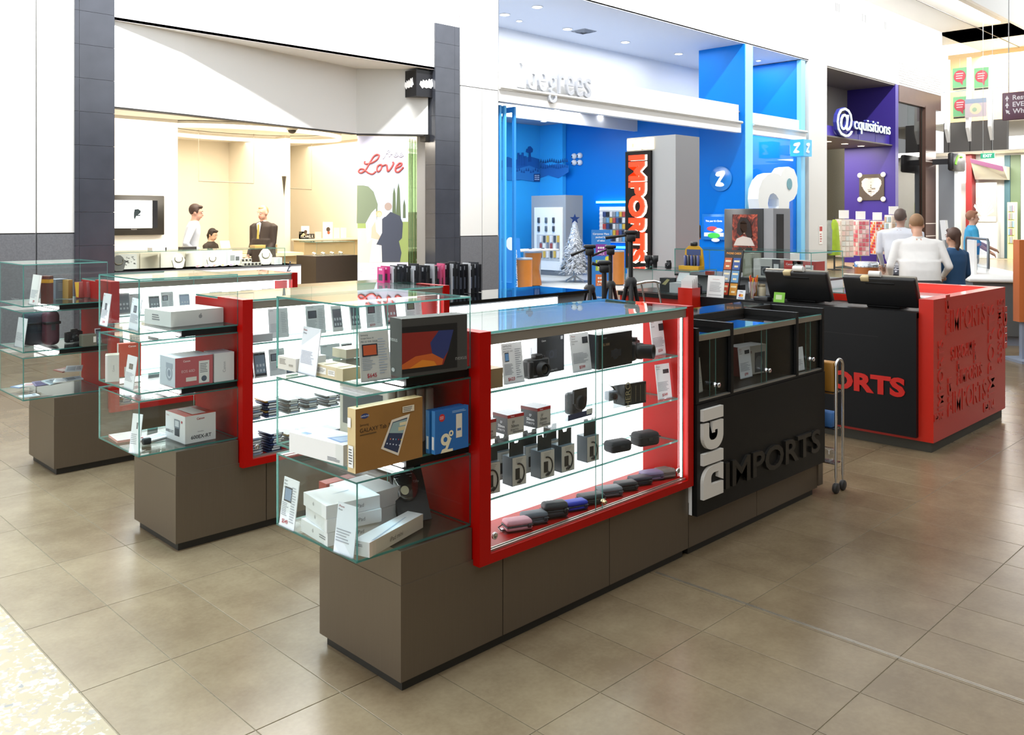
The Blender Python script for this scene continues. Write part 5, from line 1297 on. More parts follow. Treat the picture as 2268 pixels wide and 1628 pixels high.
def smooth(pts, n=6):
    out = []
    for i in range(len(pts) - 1):
        p0, p1, p2, p3 = (pts[max(i - 1, 0)], pts[i], pts[i + 1], pts[min(i + 2, len(pts) - 1)])
        for k in range(n):
            t_ = k / n
            out.append(tuple(.5 * (2 * p1[j] + (p2[j] - p0[j]) * t_ + (2 * p0[j] - 5 * p1[j] + 4 * p2[j] - p3[j]) * t_ ** 2 + (3 * p1[j] - p0[j] - 3 * p2[j] + p3[j]) * t_ ** 3) for j in (0, 1)))
    return out + [pts[-1]]
script(smooth([pt(x, y) for x, y in ((975, 330), (980, 355), (1040, 345), (1090, 315), (1112, 280), (1095, 266), (1060, 285), (1020, 350), (985, 410), (945, 440), (918, 430), (930, 405), (965, 405), (1010, 440), (1050, 450), (1080, 425))]), .018, '#c8504c')
script(smooth([pt(x, y) for x, y in ((1125, 360), (1100, 375), (1092, 410), (1105, 428), (1130, 405), (1137, 370), (1125, 358), (1140, 372), (1165, 365))]), .017, '#c8504c')
script(smooth([pt(x, y) for x, y in ((1165, 362), (1185, 370), (1195, 425), (1225, 395), (1250, 350), (1240, 335))]), .017, '#c8504c')
script(smooth([pt(x, y) for x, y in ((1268, 395), (1320, 370), (1325, 348), (1300, 350), (1270, 390), (1272, 425), (1300, 428), (1343, 385))]), .017, '#c8504c')
script(smooth([pt(x, y) for x, y in ((1150, 305), (1165, 285), (1185, 240), (1205, 222), (1212, 235), (1190, 250))]), .009, '#e9e9f0')
script(smooth([pt(x, y) for x, y in ((1165, 258), (1200, 255), (1210, 285), (1222, 262), (1240, 262))]), .009, '#e9e9f0')
for x in (1255, 1305): script(smooth([pt(a + x, b) for a, b in ((0, 270), (30, 262), (28, 250), (10, 252), (0, 275), (15, 287), (40, 272))]), .009, '#e9e9f0')
p.done()
# folding glass doors with green edges, and the lit showcase behind
t = thing('glass_door_stack', 'folded stack of green edged glass door leaves beside the poster', 'glass door', (9.75, 12.0, 0), 0)
for i, u in enumerate((908, 913, 920, 941, 947, 953, 957)):
    q = at(u, 400, Y=12.42 + .08 * (i % 3))
    MB().pane(q.x - .006, q.x + .006, q.y, q.y + .6, .05, 3.0).build('glass_leaf', [GLASSG, M('#5f8a62', .2)], t)
MB().box(9.72, 9.86, 11.95, 12.1, 2.92, 3.04).build('top_hinge', M('#1a1815', .5), t)
q = at(955, 380, Y=12.1)
b_ = MB()
for i in range(9):
    b_.add([(q.x - .12 + .03 * i, 12.09, q.z - .2 + .05 * math.sin(i * 2.3)), (q.x - .08 + .03 * i, 12.09, q.z - .1), (q.x - .10 + .03 * i, 12.09, q.z + .12 + .1 * math.cos(i * 3.1)), (q.x - .13 + .03 * i, 12.09, q.z + .05)], [(0, 1, 2, 3)])
b_.build('white_emblem', M('#eef0ee', .5), t)
A, B = at(917, 470, Y=13.3), at(952, 578, Y=13.3)
t = thing('lit_showcase', 'tall narrow lit showcase behind the glass doors', 'showcase', (A.x, 13.3, B.z))
MB().box(A.x, B.x + .1, 13.3, 13.7, 0, B.z).build('plinth', M('#2a241c', .4), t)
MB().box(A.x, A.x + .05, 13.3, 13.7, B.z, A.z).box(A.x + .05, B.x + .1, 13.3, 13.7, A.z - .05, A.z).build('frame', M('#4a3f30', .35), t)
MB().box(A.x + .05, B.x + .1, 13.65, 13.7, B.z, A.z - .05).build('glow_panel', M('#fff6e0', .5, emit=3.0), t)
MB().tube([(A.x + .12, 13.37, B.z + .05), (A.x + .12, 13.37, A.z - .12)], .018, 8).build('brass_rod', M('#b89a5a', .3, .9), t)
# black cube sign with white emblem
C = at(922, 212, Y=11.88); D = at(966, 210, Y=11.88); zt_ = at(922, 153, Y=11.88).z
s_ = D.x - C.x
t = thing('cube_sign', 'black hanging cube sign with a white emblem on each face', 'sign', (C.x, 11.88, C.z))
MB().box(C.x, D.x, 11.88, 11.88 + .40, C.z, zt_).build('cube', M('#17171b', .35), t)
MB().box(C.x + .12, C.x + .32, 11.95, 12.2, zt_, 4.182).build('mount', M('#2a2a2c', .4), t)
def emblem(mat):
    b = MB(); random.seed(3)
    tri_prism(b, [(-.5, -.1), (-.42, .12), (-.3, .05), (-.25, .2), (-.12, .12), (.0, .22), (.1, .1), (.2, .3), (.3, .22), (.42, .32), (.45, .08), (.52, -.1), (.4, -.14), (.35, -.24), (.15, -.2), (.0, -.26), (-.2, -.2), (-.3, -.3), (-.4, -.2)], .01, mat @ Matrix.Diagonal((.3, .3, 1, 1)))
    return b
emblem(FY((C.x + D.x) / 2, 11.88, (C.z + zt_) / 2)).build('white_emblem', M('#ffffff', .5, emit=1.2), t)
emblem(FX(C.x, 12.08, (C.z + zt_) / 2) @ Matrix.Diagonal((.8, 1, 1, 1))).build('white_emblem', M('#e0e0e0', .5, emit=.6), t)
# ================================================================ blue phone shop
k11 = c_(1090, 200, 3.538)
# letters standing on the beam
A, B = at(1141, 196, Y=YS - .05), at(1314, 218, Y=YS - .05)
t = thing('shop_letters', 'white letters spelling 2degrees standing on the shopfront beam', 'sign', (A.x, YS - .05, 4.06))
wd_ = (B.x - A.x); xx = A.x
for ch, f in zip('2degrees', (.125, .135, .125, .13, .095, .125, .125, .11)):
    b = MB(); hh = .55 if ch in '2d' else .40
    put_text(b, ch, FY(xx + wd_ * f / 2, YS - .05, 4.07 + hh / 2 - (.13 if ch == 'g' else 0)), h=.55 if ch in '2dg' else .40, w=wd_ * f * .8, ext=.03)
    b.build('letter', M('#c4c8d0', .5), t); xx += wd_ * f
# folded door leaves
for i, (x, c) in enumerate(((11.44, '#4fb4f4'), (11.53, '#3f9fe8'), (11.66, '#4fb4f4'), (11.92, '#2f8fe0'))):
    t = thing('door_leaf', ('blue framed glass door leaf folded closest to the white column', 'second blue door leaf from the white column', 'third blue door leaf from the white column', 'blue door leaf standing open farthest from the white column')[i], 'glass door', (x, 11.9, 0), 0, 'folded blue door leaves')
    m = M(c, .35)
    for y in (11.92, 12.78): MB().box(x - .025, x + .025, y, y + .06, .02, 3.72).build('stile', m, t)
    for z in (.02, 3.62): MB().box(x - .024, x + .024, 11.98, 12.78, z, z + (.3 if z < 1 else .10)).build('rail', m, t)
    MB().pane(x - .005, x + .005, 11.98, 12.78, .32, 3.62).build('glass_pane', [GLASS, EDGE], t)
# mural silhouettes on the lit blue wall
YB = 17.88
def mur(x, y): q = at(*k11(x, y), Y=YB); return (q.x, q.z)
PM = Matrix(((1, 0, 0, 0), (0, 0, -1, YB), (0, 1, 0, 0), (0, 0, 0, 1)))
t = thing('wall_mural', 'blue city and forest silhouette mural with a tall round tree', 'mural', (14, YB, 2))
b = MB(); tri_prism(b, [mur(*q) for q in ((60, 690), (60, 560), (120, 520), (180, 545), (240, 530), (300, 520), (370, 540), (372, 700), (250, 690), (160, 700))], .004, PM); b.build('rear_hill', M('#1c62b0', .5), t)
b = MB(); tri_prism(b, [mur(*q) for q in ((60, 700), (60, 610), (130, 600), (200, 615), (290, 590), (370, 620), (372, 705), (330, 715), (230, 700), (140, 705))], .008, PM); b.build('front_hill', M('#2f7fc8', .5), t)
b = MB(); tri_prism(b, [mur(*q) for q in ((283, 560), (288, 490), (265, 485), (268, 462), (280, 458), (284, 442), (298, 438), (308, 448), (318, 462), (315, 482), (300, 488), (306, 560))], .012, PM); b.build('round_tree', M('#15509c', .5), t)
for x0, x1, y0 in ((198, 212, 490), (214, 228, 505), (230, 246, 488), (248, 268, 515), (170, 186, 515)):
    b = MB(); tri_prism(b, [mur(x0, 590), mur(x0, y0), mur(x1, y0), mur(x1, 590)], .010, PM); b.build('tower', M('#1a5aa8', .5), t)
b = MB(); tri_prism(b, [mur(325, 715), mur(325, 655), mur(372, 655), mur(372, 715)], .014, PM); b.build('house', M('#16427e', .5), t)
for r in range(3):
    for c in range(3):
        b = MB(); x, y = 332 + c * 13, 664 + r * 15; tri_prism(b, [mur(x, y + 9), mur(x, y), mur(x + 7, y), mur(x + 7, y + 9)], .016, PM); b.build('lit_window', M('#dfeefa', .5), t)
for i in range(12):
    x = 150 + i * 18; y = 640 + 10 * math.sin(i * 1.7); b = MB()
    tri_prism(b, [mur(x, y), mur(x + 8, y - 26), mur(x + 16, y)], .012, PM); b.build('pine', M('#17559e', .5), t)
SX = 18.94
def mus(x, y): q = at(*k11(x, y), X=SX); return (-q.y, q.z)
PS = Matrix(((0, 0, -1, SX), (-1, 0, 0, 0), (0, 1, 0, 0), (0, 0, 0, 1)))
t = thing('wall_mural', 'continuing mural of pine rows on the side wall by the corner', 'mural', (SX, 17.4, 2))
b = MB(); tri_prism(b, [mus(*q) for q in ((372, 690), (372, 560), (440, 590), (520, 575), (600, 590), (600, 640), (520, 690), (440, 665))], .004, PS); b.build('hill', M('#2a70bc', .5), t)
for i in range(13):
    for r in range(2):
        x = 376 + i * 17; y = 565 + r * 45 + 6 * math.sin(i); b = MB()
        tri_prism(b, [mus(x, y), mus(x + 8, y - 28), mus(x + 15, y)], .008, PS); b.build('pine', M('#1a559a' if r else '#1c4f8e', .5), t)
# round white domes on the main wall
for i, (x, y) in enumerate(((648, 517), (692, 512), (648, 567), (692, 567))):
    u, v = k11(x, y); f = lambda k: Vector((19.15 + (20.23 - 19.15) * k, 17.05 - 3.85 * k, 0))
    # sight line against the slanted wall
    n = Vector((3.85, 1.08, 0)).normalized(); r = (u - CX) / FPX; a, bq = r * XR + XF, r * YR + YF
    tt = n.dot(Vector((19.15, 17.05, 0))) / (n.x * a + n.y * bq); q = Vector((tt * a, tt * bq, EYE + tt * (HY - v) / FPX))
    t = thing('wall_dome', ('upper left', 'upper right', 'lower left', 'lower right')[i] + ' white dome of the four on the blue wall', 'dome', q, 0, 'white wall domes')
    MB().ball((-.03, 0, 0), .085, 12).build('dome', M('#f0f2f4', .3), t, False)
    MB().ball((-.09, .02, -.01), .032, 8).build('dark_eye', M('#23364a', .2), t, False)
# grey phone display unit
C = at(1253, 612, Z=0); ux, uy = C.x, C.y; zt = EYE + (HY - 432) / FPX * depth_of(C)
yl = at(1177, 500, X=ux).y
t = thing('phone_display_unit', 'tall grey unit with a white panel of phones on hooks', 'display unit', (ux, uy, 0))
MB().box(ux, ux + .7, uy, yl, 0, zt).build('cabinet', M('#8f9499', .5), t)
MB().box(ux - .02, ux, uy - .0, yl, 0, .12).build('kick', M('#6a6e72', .5), t)
def un(x, y): q = at(*k11(x, y), X=ux - .03); return q
a, b2 = un(330, 918), un(550, 1415)
MB().box(ux - .03, ux - .001, b2.y, a.y, b2.z, a.z).build('white_panel', M('#e3e4e2', .5), t)
a, b2 = un(350, 1130), un(530, 1340)
MB().box(ux - .034, ux - .03, b2.y, a.y, b2.z, a.z).build('hook_board', M('#b9bbba', .5), t)
for r, (yy, hh) in enumerate(((1018, 40), (1085, 40))):
    for c in range(3):
        q = un(368 + c * 58, yy)
        MB().rbox(ux - .07, ux - .032, q.y - .04, q.y + .04, q.z - .075, q.z + .075, .01, 1).build('dummy_phone', M('#3b4048' if c != 1 else '#55606c', .3), t)
for r in range(3):
    for c in range(6):
        q = un(385 + c * 27, 1165 + r * 60)
        MB().box(ux - .06, ux - .035, q.y - .036, q.y + .036, q.z - .09, q.z + .09).build('hanging_accessory', M(('#d8d6d4', '#9a4a44', '#4a4e55', '#e4e4e2', '#c9a84a', '#7a7e86')[(c * 2 + r) % 6], .5), t)
# silver tinsel tree
C = at(1273, 624, Z=0); zt = EYE + (HY - 492) / FPX * depth_of(C)
t = thing('tinsel_tree', 'silver tinsel christmas tree topped with a dark blue star', 'christmas tree', C)
random.seed(11)
b = MB(); R0 = .50
for i in range(1500):
    k = random.random() ** .75; z = .22 + (zt - .22) * (1 - k); r = R0 * k * (.75 + .35 * random.random()) + .02
    a = random.uniform(0, 6.283); dz = random.uniform(-.04, .03)
    p0 = Vector((.35 * r * math.cos(a), .35 * r * math.sin(a), z + .05)); p1 = Vector((r * math.cos(a), r * math.sin(a), z + dz))
    s = Vector((-math.sin(a), math.cos(a), 0)) * .022
    b.add([p0 - s, p0 + s, p1 + s * .4, p1 - s * .4], [(0, 1, 2, 3)])
    q = (p0 + p1) / 2 + Vector((0, 0, .02)); b.add([q - s * 2.2, q + Vector((0, 0, .05)), q + s * 2.2, q - Vector((0, 0, .02))], [(0, 1, 2, 3)])
o = b.build('tinsel', M('#e4e8ec', .35, .15), t, False); o['kind'] = 'stuff'
MB().ring([(.03, 0), (.03, zt)], 8).build('trunk', M('#aab0b6', .3, .8), t, False)
b = MB()
for i in range(4): b.tube([(0, 0, .15), (.28 * math.cos(i * 1.571), .28 * math.sin(i * 1.571), .02)], .02, 6)
b.build('stand', M('#e0e4e8', .4), t, False)
pts = [((.13 if i % 2 == 0 else .055) * math.sin(i * math.pi / 5), zt + .08 + (.13 if i % 2 == 0 else .055) * math.cos(i * math.pi / 5)) for i in range(10)]
b = MB(); tri_prism(b, pts, .03, Matrix(((.707, 0, -.707, 0), (-.707, 0, -.707, 0), (0, 1, 0, 0), (0, 0, 0, 1)))); b.build('star', M('#23407a', .3, .3), t, False)
# slatwall of accessories glowing blue at its top
n = Vector((3.85, 1.08, 0)).normalized()
def onm(u, v, off=.0):
    r = (u - CX) / FPX; a, bq = r * XR + XF, r * YR + YF
    tt = (n.dot(Vector((19.15, 17.05, 0))) - off) / (n.x * a + n.y * bq); return Vector((tt * a, tt * bq, EYE + tt * (HY - v) / FPX))
a, b2 = onm(1329, 458, .05), onm(1400, 538, .05)
t = thing('slatwall', 'white slatwall of hanging phone accessories under a blue glow', 'display wall', a)
ang_ = math.atan2(-3.85, 1.08)
t.rotation_euler = (0, 0, ang_)
wl2 = (Vector((b2.x, b2.y)) - Vector((a.x, a.y))).length; hz = a.z - b2.z
MB().box(0, wl2, -.03, .0, -hz, 0).build('back_panel', M('#e9ecee', .5), t, False)
for i in range(9): MB().box(0, wl2, -.045, -.03, -hz + i * hz / 9, -hz + i * hz / 9 + .05).build('slat', M('#f2f4f5', .5), t, False)
for r in range(5):
    for c in range(8):
        MB().box(.12 + c * (wl2 - .2) / 8, .12 + c * (wl2 - .2) / 8 + .12, -.09, -.05, -hz * (.28 + .17 * r), -hz * (.14 + .17 * r)).build('hanging_pack', M(('#3a4a7a', '#c9a83a', '#8a9098', '#2b2e36', '#b54a44', '#6aa0c9', '#d8d8d8')[(c * 3 + r * 2) % 7], .4), t, False)
MB().box(-.1, wl2 + .1, -.06, -.02, .10, .16).build('glow_tube', M('#5fd0ff', .5, emit=6), t, False)
MB().box(-.1, wl2 + .1, -.06, -.02, -hz - .16, -hz - .1).build('glow_tube', M('#3fb4ff', .5, emit=4), t, False)
# wooden pods and white table
def pod(label, u0, u1, vt, vb, wavy):
    C = at((u0 + u1) / 2, vb, Z=0); d = depth_of(C); r = (u1 - u0) / 2 / FPX * d; h = EYE - (vt - HY) / FPX * d
    t = thing('wooden_pod', label, 'counter', C, 0, 'orange wooden pods')
    pr = [(r * (.86 + .14 * math.cos((k / 8 * 2 * math.pi) if wavy else 0)), .03 + (h - .05) * k / 8) for k in range(9)]
    MB().ring(pr, 28).build('wood_body', M('#b8702c', .35, var=.15, scale=6), t, False)
    MB().ring([(r * 1.02, h - .02), (r * 1.02, h + .02), (0, h + .02)], 28).build('top', M('#7d8894', .3), t, False)
    MB().ring([(r * .8, 0), (r * .8, .03)], 24).build('plinth', M('#555a60', .5), t, False)
pod('wide orange wooden pod with a wavy side', 1162, 1200, 558, 634, True)
pod('nearer orange wooden pod beside the door leaves', 1142, 1179, 573, 648, False)
pod('orange wooden pod behind the tripods', 1357, 1383, 556, 632, False)
q = at(1185, 552, Y=14.6); 
t = thing('white_table', 'white phone table beyond the wooden pods', 'table', (q.x, 14.6, 0))
MB().rbox(q.x - .9, q.x + .55, 14.3, 15.0, q.z - .04, q.z, .01, 1).build('table_top', M('#e6e9ea', .4), t)
MB().box(q.x - .2, q.x + .1, 14.5, 14.8, 0, q.z - .04).build('pedestal', M('#c4c8cc', .4), t)
for i in range(6):
    o = MB().rbox(-.035, .035, -.06, .06, 0, .02, .005, 1).build('table_phone', M(('#d0d4d8', '#3a3e45')[i % 2], .3)); MB().box(-.028, .028, -.05, .05, .0201, .021).build('screen', M('#6a8aa8', .2), o, False)
    o.location = (q.x - .75 + .22 * i, 14.6 + .1 * (i % 2), q.z + .0005); tag(o, '%s phone from the left on the white table' % ('first', 'second', 'third', 'fourth', 'fifth', 'last')[i], 'phone', 'phones on the white table')
q = at(1143, 600, Y=12.9)
p = Prod('floor_sign', 'blue folding floor sign with white lettering running up it', 'sign', .55, .05, 1.15, (q.x - .1, 12.9, 0), 0, '#1f7fd4', tilt=.08)
p.text('front', 'big conversations', .75, .45, None, '#eef4fa', w=1.4, rot=math.pi / 2, bold=.02).disc('front', .5, .9, .12, '#dfe8f0', sx=1); p.done()
# leaflet banner
d = 16.4; r = (1331 - CX) / FPX; bx, by = d * (r * XR + XF), d * (r * YR + YF)
w_ = 42 / FPX * d; ht = EYE - (509 - HY) / FPX * d
p = Prod('pull_up_banner', 'blue pull up banner reading Carryover Plans packed full of value', 'banner', w_, .03, ht, (bx, by, 0), -math.pi / 4 - .05, '#2f7fd0')
p.text('front', 'Carryover Plans', .5, .94, None, '#f2f6fa', w=.85, bold=.02).text('front', 'packed full', .5, .895, None, '#f2f6fa', w=.55, bold=.02).text('front', 'of value', .5, .85, None, '#f2f6fa', w=.4, bold=.02)
for v0, v1, c in ((.64, .80, '#8a3a9a'), (.43, .58, '#a8c23a'), (.22, .38, '#d8703a')):
    p.rect('front', .22, v0, .8, v1, c)
    for i in range(3):
        for j in range(2): p.disc('front', .38 + .12 * i, v0 + .06 + .05 * j, .014, '#f0f0f0')
p.disc('front', .85, .6, .035, '#e0d84a').text('front', '2degrees', .5, .06, None, '#f0f4f8', w=.5, bold=.02).text('front', 'TALK', .5, .665, None, '#f6eef8', w=.4).text('front', 'TEXT', .5, .45, None, '#f6f8ee', w=.4).text('front', 'DATA', .5, .24, None, '#f8f0ea', w=.4); p.done()
# downlights
DLc = 'recessed downlights of the blue shop'
for i, (u, v) in enumerate(((1169, 249), (1231, 243), (1205, 268), (1268, 261), (1332, 255), (1348, 274), (1416, 270))):
    q = at(u, v, Z=4.318); disc_light('downlight', '%s downlight in the lower blue shop ceiling, counting from the door leaves' % ('first', 'second', 'third', 'fourth', 'fifth', 'sixth', 'seventh')[i], 'downlight', q.x, q.y, 4.318, .09, group=DLc)
for i, (u, v) in enumerate(((1190, 15), (1118, 32), (1150, 46), (1257, 64), (1385, 93), (1503, 119), (1680, 134))):
    q = at(u, v, Z=6.098); disc_light('downlight', '%s downlight in the high recess above the beam, counting from the white column' % ('second', 'first', 'third', 'fourth', 'fifth', 'sixth', 'last')[i], 'downlight', q.x, q.y, 6.098, .10 if i in (0, 1, 3, 4, 5) else .06, group=DLc)
q = at(1293, 70, Z=6.09)
t = thing('ceiling_diffuser', 'square air diffuser in the high recess ceiling', 'vent', (q.x, q.y, 6.1))
for k in range(3): MB().ring([(.28 - .08 * k, -.02 - .012 * k), (.32 - .08 * k, -.005)], 4, 0, None, False, False, math.pi / 4).build('louvre', M('#8a8f96', .5), t, False)
# fin: round badge with a white 2, and a screen
XF_ = 20.225
def fn(u, v): return at(u, v, X=XF_)
q = fn(1597, 396); rr = fn(1597, 368).z - q.z
t = thing('round_badge', 'round pale blue badge with a white 2 mark on the blue fin wall', 'sign', (XF_, q.y, q.z))
MB().ring([(rr, 0), (rr, .03), (rr * .97, .035), (0, .035)], 36, 0, FX(XF_, q.y, q.z)).build('disc', M('#2f86d8', .2, spec=.6), t)
def two(b, mat, s, h):
    pts = smooth([(-.42, .30), (-.30, .52), (.02, .60), (.36, .62), (.44, .40), (.30, .18), (.08, -.10), (.0, -.26), (.22, -.34), (.34, -.52), (.10, -.62), (-.30, -.58), (-.42, -.50), (-.30, -.28), (-.08, .04), (.02, .20), (-.22, .18), (-.42, .30)], 4)
    tri_prism(b, [(x * s, y * s) for x, y in pts[:-1]], h, mat)
b = MB(); two(b, FX(XF_ - .035, q.y, q.z), rr * 1.0, .02); b.build('white_two', M('#ffffff', .5, emit=.6), t)
a, b2 = fn(1558, 474), fn(1612, 532)
t = thing('wall_screen', 'blue wall screen reading This year it is Christmas on the fin wall', 'screen', (XF_, a.y, b2.z))
MB().rbox(XF_ - .07, XF_, b2.y, a.y, b2.z, a.z, .01, 1).build('frame', M('#2a86d8', .3), t)
a2, b3 = fn(1563, 480), fn(1606, 524)
MB().box(XF_ - .073, XF_ - .07, b3.y, a2.y, b3.z, a2.z).build('display', M('#1a63d0', .3, emit=.8), t)
bb = MB(); put_text(bb, "This year it's Christ", FX(XF_ - .074, (a2.y + b3.y) / 2, a2.z - .12), w=(a2.y - b3.y) * .85, bold=.02); bb.build('heading', M('#ffffff', .5, emit=.8), t)
for i, (dy, dz, s, c) in enumerate(((.05, -.32, .13, '#c94a4a'), (-.12, -.36, .12, '#e8e8f0'), (0, -.5, .15, '#4ac94a'), (-.05, -.62, .10, '#e0e0e8'))):
    MB().ball((XF_ - .074, (a2.y + b3.y) / 2 + dy, a2.z + dz), s, 10, 0, (.02, 1.3, .5)).build('candy_shape', M(c, .4, emit=.4), t)
MB().box(XF_ - .0745, XF_ - .073, b3.y, a2.y, b3.z, b3.z + .1).build('caption_bar', M('#dfe6f0', .5, emit=.5), t)
# large sculpture of a 2 with a degree ring
YG = 11.35
def sg(x, y): q = at(1540 + x / 3.131, 80 + y / 3.131, Y=YG); return (q.x, q.z)
PG = Matrix(((1, 0, 0, 0), (0, 0, -1, YG + .3), (0, 1, 0, 0), (0, 0, 0, 1)))
t = thing('two_sculpture', 'large white sculpture of a 2 with a degree ring before the blue window', 'sculpture', (*sg(540, 1560)[:1], YG, 0))
out = [(445, 1195), (436, 1130), (442, 1060), (465, 1000), (500, 962), (540, 948), (580, 958), (592, 970), (600, 945), (620, 915), (650, 906), (685, 925), (706, 980), (711, 1040), (705, 1090), (685, 1130), (660, 1145), (652, 1150), (650, 1200), (640, 1270), (618, 1330), (580, 1400), (565, 1445), (640, 1452), (655, 1480), (655, 1560), (400, 1560), (400, 1480), (430, 1440), (490, 1370), (530, 1300), (560, 1240), (580, 1180), (578, 1130), (560, 1100), (540, 1088), (520, 1098), (508, 1125), (504, 1160), (508, 1195)]
b = MB(); tri_prism(b, [sg(*q) for q in out], .3, PG); b.build('white_two', M('#f4f8f8', .4), t)
xc, zc_ = sg(652, 1026); rz_ = abs(sg(652, 986)[1] - zc_); rx_ = abs(sg(670, 1026)[0] - xc)
MB().ring([(1.0, 0), (1.0, .006)], 24, 0, Matrix.Translation((xc, YG - .004, zc_)) @ Matrix.Rotation(math.pi / 2, 4, 'X') @ Matrix.Diagonal((rx_, rz_, 1, 1))).build('degree_hole', M('#5f9fae', .4), t)
MB().box(*[sg(390, 0)[0], sg(700, 0)[0]], YG - .1, YG + .4, 0, sg(0, 1545)[1]).build('plinth', M('#e4e8ea', .5), t)
MB().pane(20.66, 23.35, YS + .14, YS + .155, .05, 3.77).build('shop_window', [GLASS, EDGE]); o = bpy.data.objects['shop_window']; struct(o); o.name = 'window_1'
# hanging blue cube sign
C = at(1780, 345, Y=11.3); D = at(1798, 345, Y=11.3); zt2 = at(1780, 308, Y=11.3).z
L = at(1750, 345, X=C.x)
t = thing('blue_cube_sign', 'small blue projecting cube sign with a white 2', 'sign', (C.x, 11.3, C.z))
MB().box(C.x, D.x, 11.3, L.y, C.z, zt2).build('cube', M('#3fb0f0', .3, emit=.25), t)
b = MB(); two(b, FX(C.x, (11.3 + L.y) / 2, (C.z + zt2) / 2), (zt2 - C.z) * .52, .015); b.build('white_two', WHITE, t)
b = MB(); two(b, FY((C.x + D.x) / 2, 11.3, (C.z + zt2) / 2), (zt2 - C.z) * .5, .015); b.build('white_two', WHITE, t)
MB().box(D.x - .05, 23.5, L.y - .02, YS + .1, C.z + .1, zt2 - .1).build('arm', M('#a8b0b8', .4), t)
p = at(1818, 520, Y=YS - .025)
pp = Prod('safety_notice', 'small red and white safety notice on the white pier', 'notice', .22, .006, .55, (p.x, YS - .025, p.z - .28), 0, '#f0eeea'); pp.rect('front', .1, .7, .9, .95, '#c0302a').lines('front', .2, .8, .1, .6, 4, '#b5443e'); pp.done()
# ================================================================ purple gift shop
k13 = c_(1820, 130, 2.643)
A, B = at(*k13(75, 450), Y=YS + .1), at(*k13(390, 455), Y=YS + .1)
t = thing('shop_letters', 'white edged letters spelling @cquisitions on the purple beam', 'sign', (A.x, YS + .1, 4.2))
za = at(*k13(110, 460), Y=YS + .1).z; zb_ = at(*k13(110, 282), Y=YS + .1).z
xa = at(*k13(170, 300), Y=YS + .1).x
for m, y_, g in ((M('#3a3f9a', .4), YS + .10, 1.0), (M('#e6f6e6', .5, emit=.4), YS + .03, .96)):
    b = MB(); put_text(b, '@', FY((A.x + xa) / 2, y_, (za + zb_) / 2), h=(zb_ - za) * g, w=(xa - A.x) * g, bold=0, ext=.05 if g == 1 else .012); b.build('at_sign', m, t)
    zc1, zc0 = at(*k13(280, 365), Y=YS + .1).z, at(*k13(280, 450), Y=YS + .1).z
    b = MB(); put_text(b, 'cquisitions', FY((xa + B.x) / 2 + .05, y_, (zc0 + zc1) / 2), h=(zc1 - zc0) * 1.05 * g, w=(B.x - xa) * g, bold=0, ext=.05 if g == 1 else .012); b.build('word', m, t)
for i, x in enumerate((26.2, 27.6, 28.9)): struct(MB().box(x, x + .03, YS + .19, YS + .2, 4.03, 4.38).build('trim_beam_seam_%d' % (i + 1), M('#8f84d0', .5)))
for i, (u, v) in enumerate(((1834, 313), (1871, 318), (1907, 323), (1949, 328))):
    q = at(u, v, Z=4.018); disc_light('downlight', '%s warm downlight under the purple beam, from the left' % ('first', 'second', 'third', 'fourth')[i], 'downlight', q.x, q.y, 4.018, .10, group='gift shop downlights', m=M('#ffedc8', .5, emit=14))
# heart picture on the purple side wall
WX = 30.045
def gw(u, v): return at(u, v, X=WX)
a, b2 = gw(1904, 387), gw(1959, 443)
t = thing('heart_picture', 'dark square picture of a white brushed heart on the purple wall', 'picture', (WX, a.y, b2.z))
MB().box(WX - .04, WX, b2.y, a.y, b2.z, a.z).build('canvas', M('#4a4038', .6), t)
cy, cz = (a.y + b2.y) / 2, (a.z + b2.z) / 2; s = (a.z - b2.z) * .40
random.seed(5); b = MB()
for i in range(46):
    z = -1.0 + 1.9 * i / 45
    for sgn in (-1, 1):
        half = [x / 40 for x in range(0, 41) if (lambda X, Z: (X * X + Z * Z - .62) ** 3 - X * X * Z ** 3 < 0)(x / 40, z * .95 + .08)]
        if not half: continue
        x0 = 0 if sgn > 0 or random.random() < .8 else .1; x1 = max(half) * random.uniform(.88, 1)
        if random.random() < .14: x0 = x1 * .5
        b.add([(0, -sgn * x0 * s * 1.1, z * s), (0, -sgn * x1 * s * 1.1, z * s), (0, -sgn * x1 * s * 1.1, (z + .034) * s), (0, -sgn * x0 * s * 1.1, (z + .03) * s)], [(0, 1, 2, 3)], 0, Matrix.Translation((WX - .042, cy, cz - .02)))
o = b.build('white_heart', M('#e6e0d6', .6), t); o['kind'] = 'stuff'
for sy, sz in ((1, 1), (-1, 1), (1, -1), (-1, -1)):
    MB().ball((WX - .045, cy + sy * (a.y - b2.y) * .47, cz + sz * (a.z - b2.z) * .47), .09, 8, 0, (.4, 1, 1)).build('corner_clip', M('#e9e9e6', .4), t)
for z in (.95, 1.5): struct(MB().box(WX - .003, WX, YS, 13.5, z, z + .02).build('trim_purple_line_%d' % int(z * 2), M('#7a68b8', .5)))
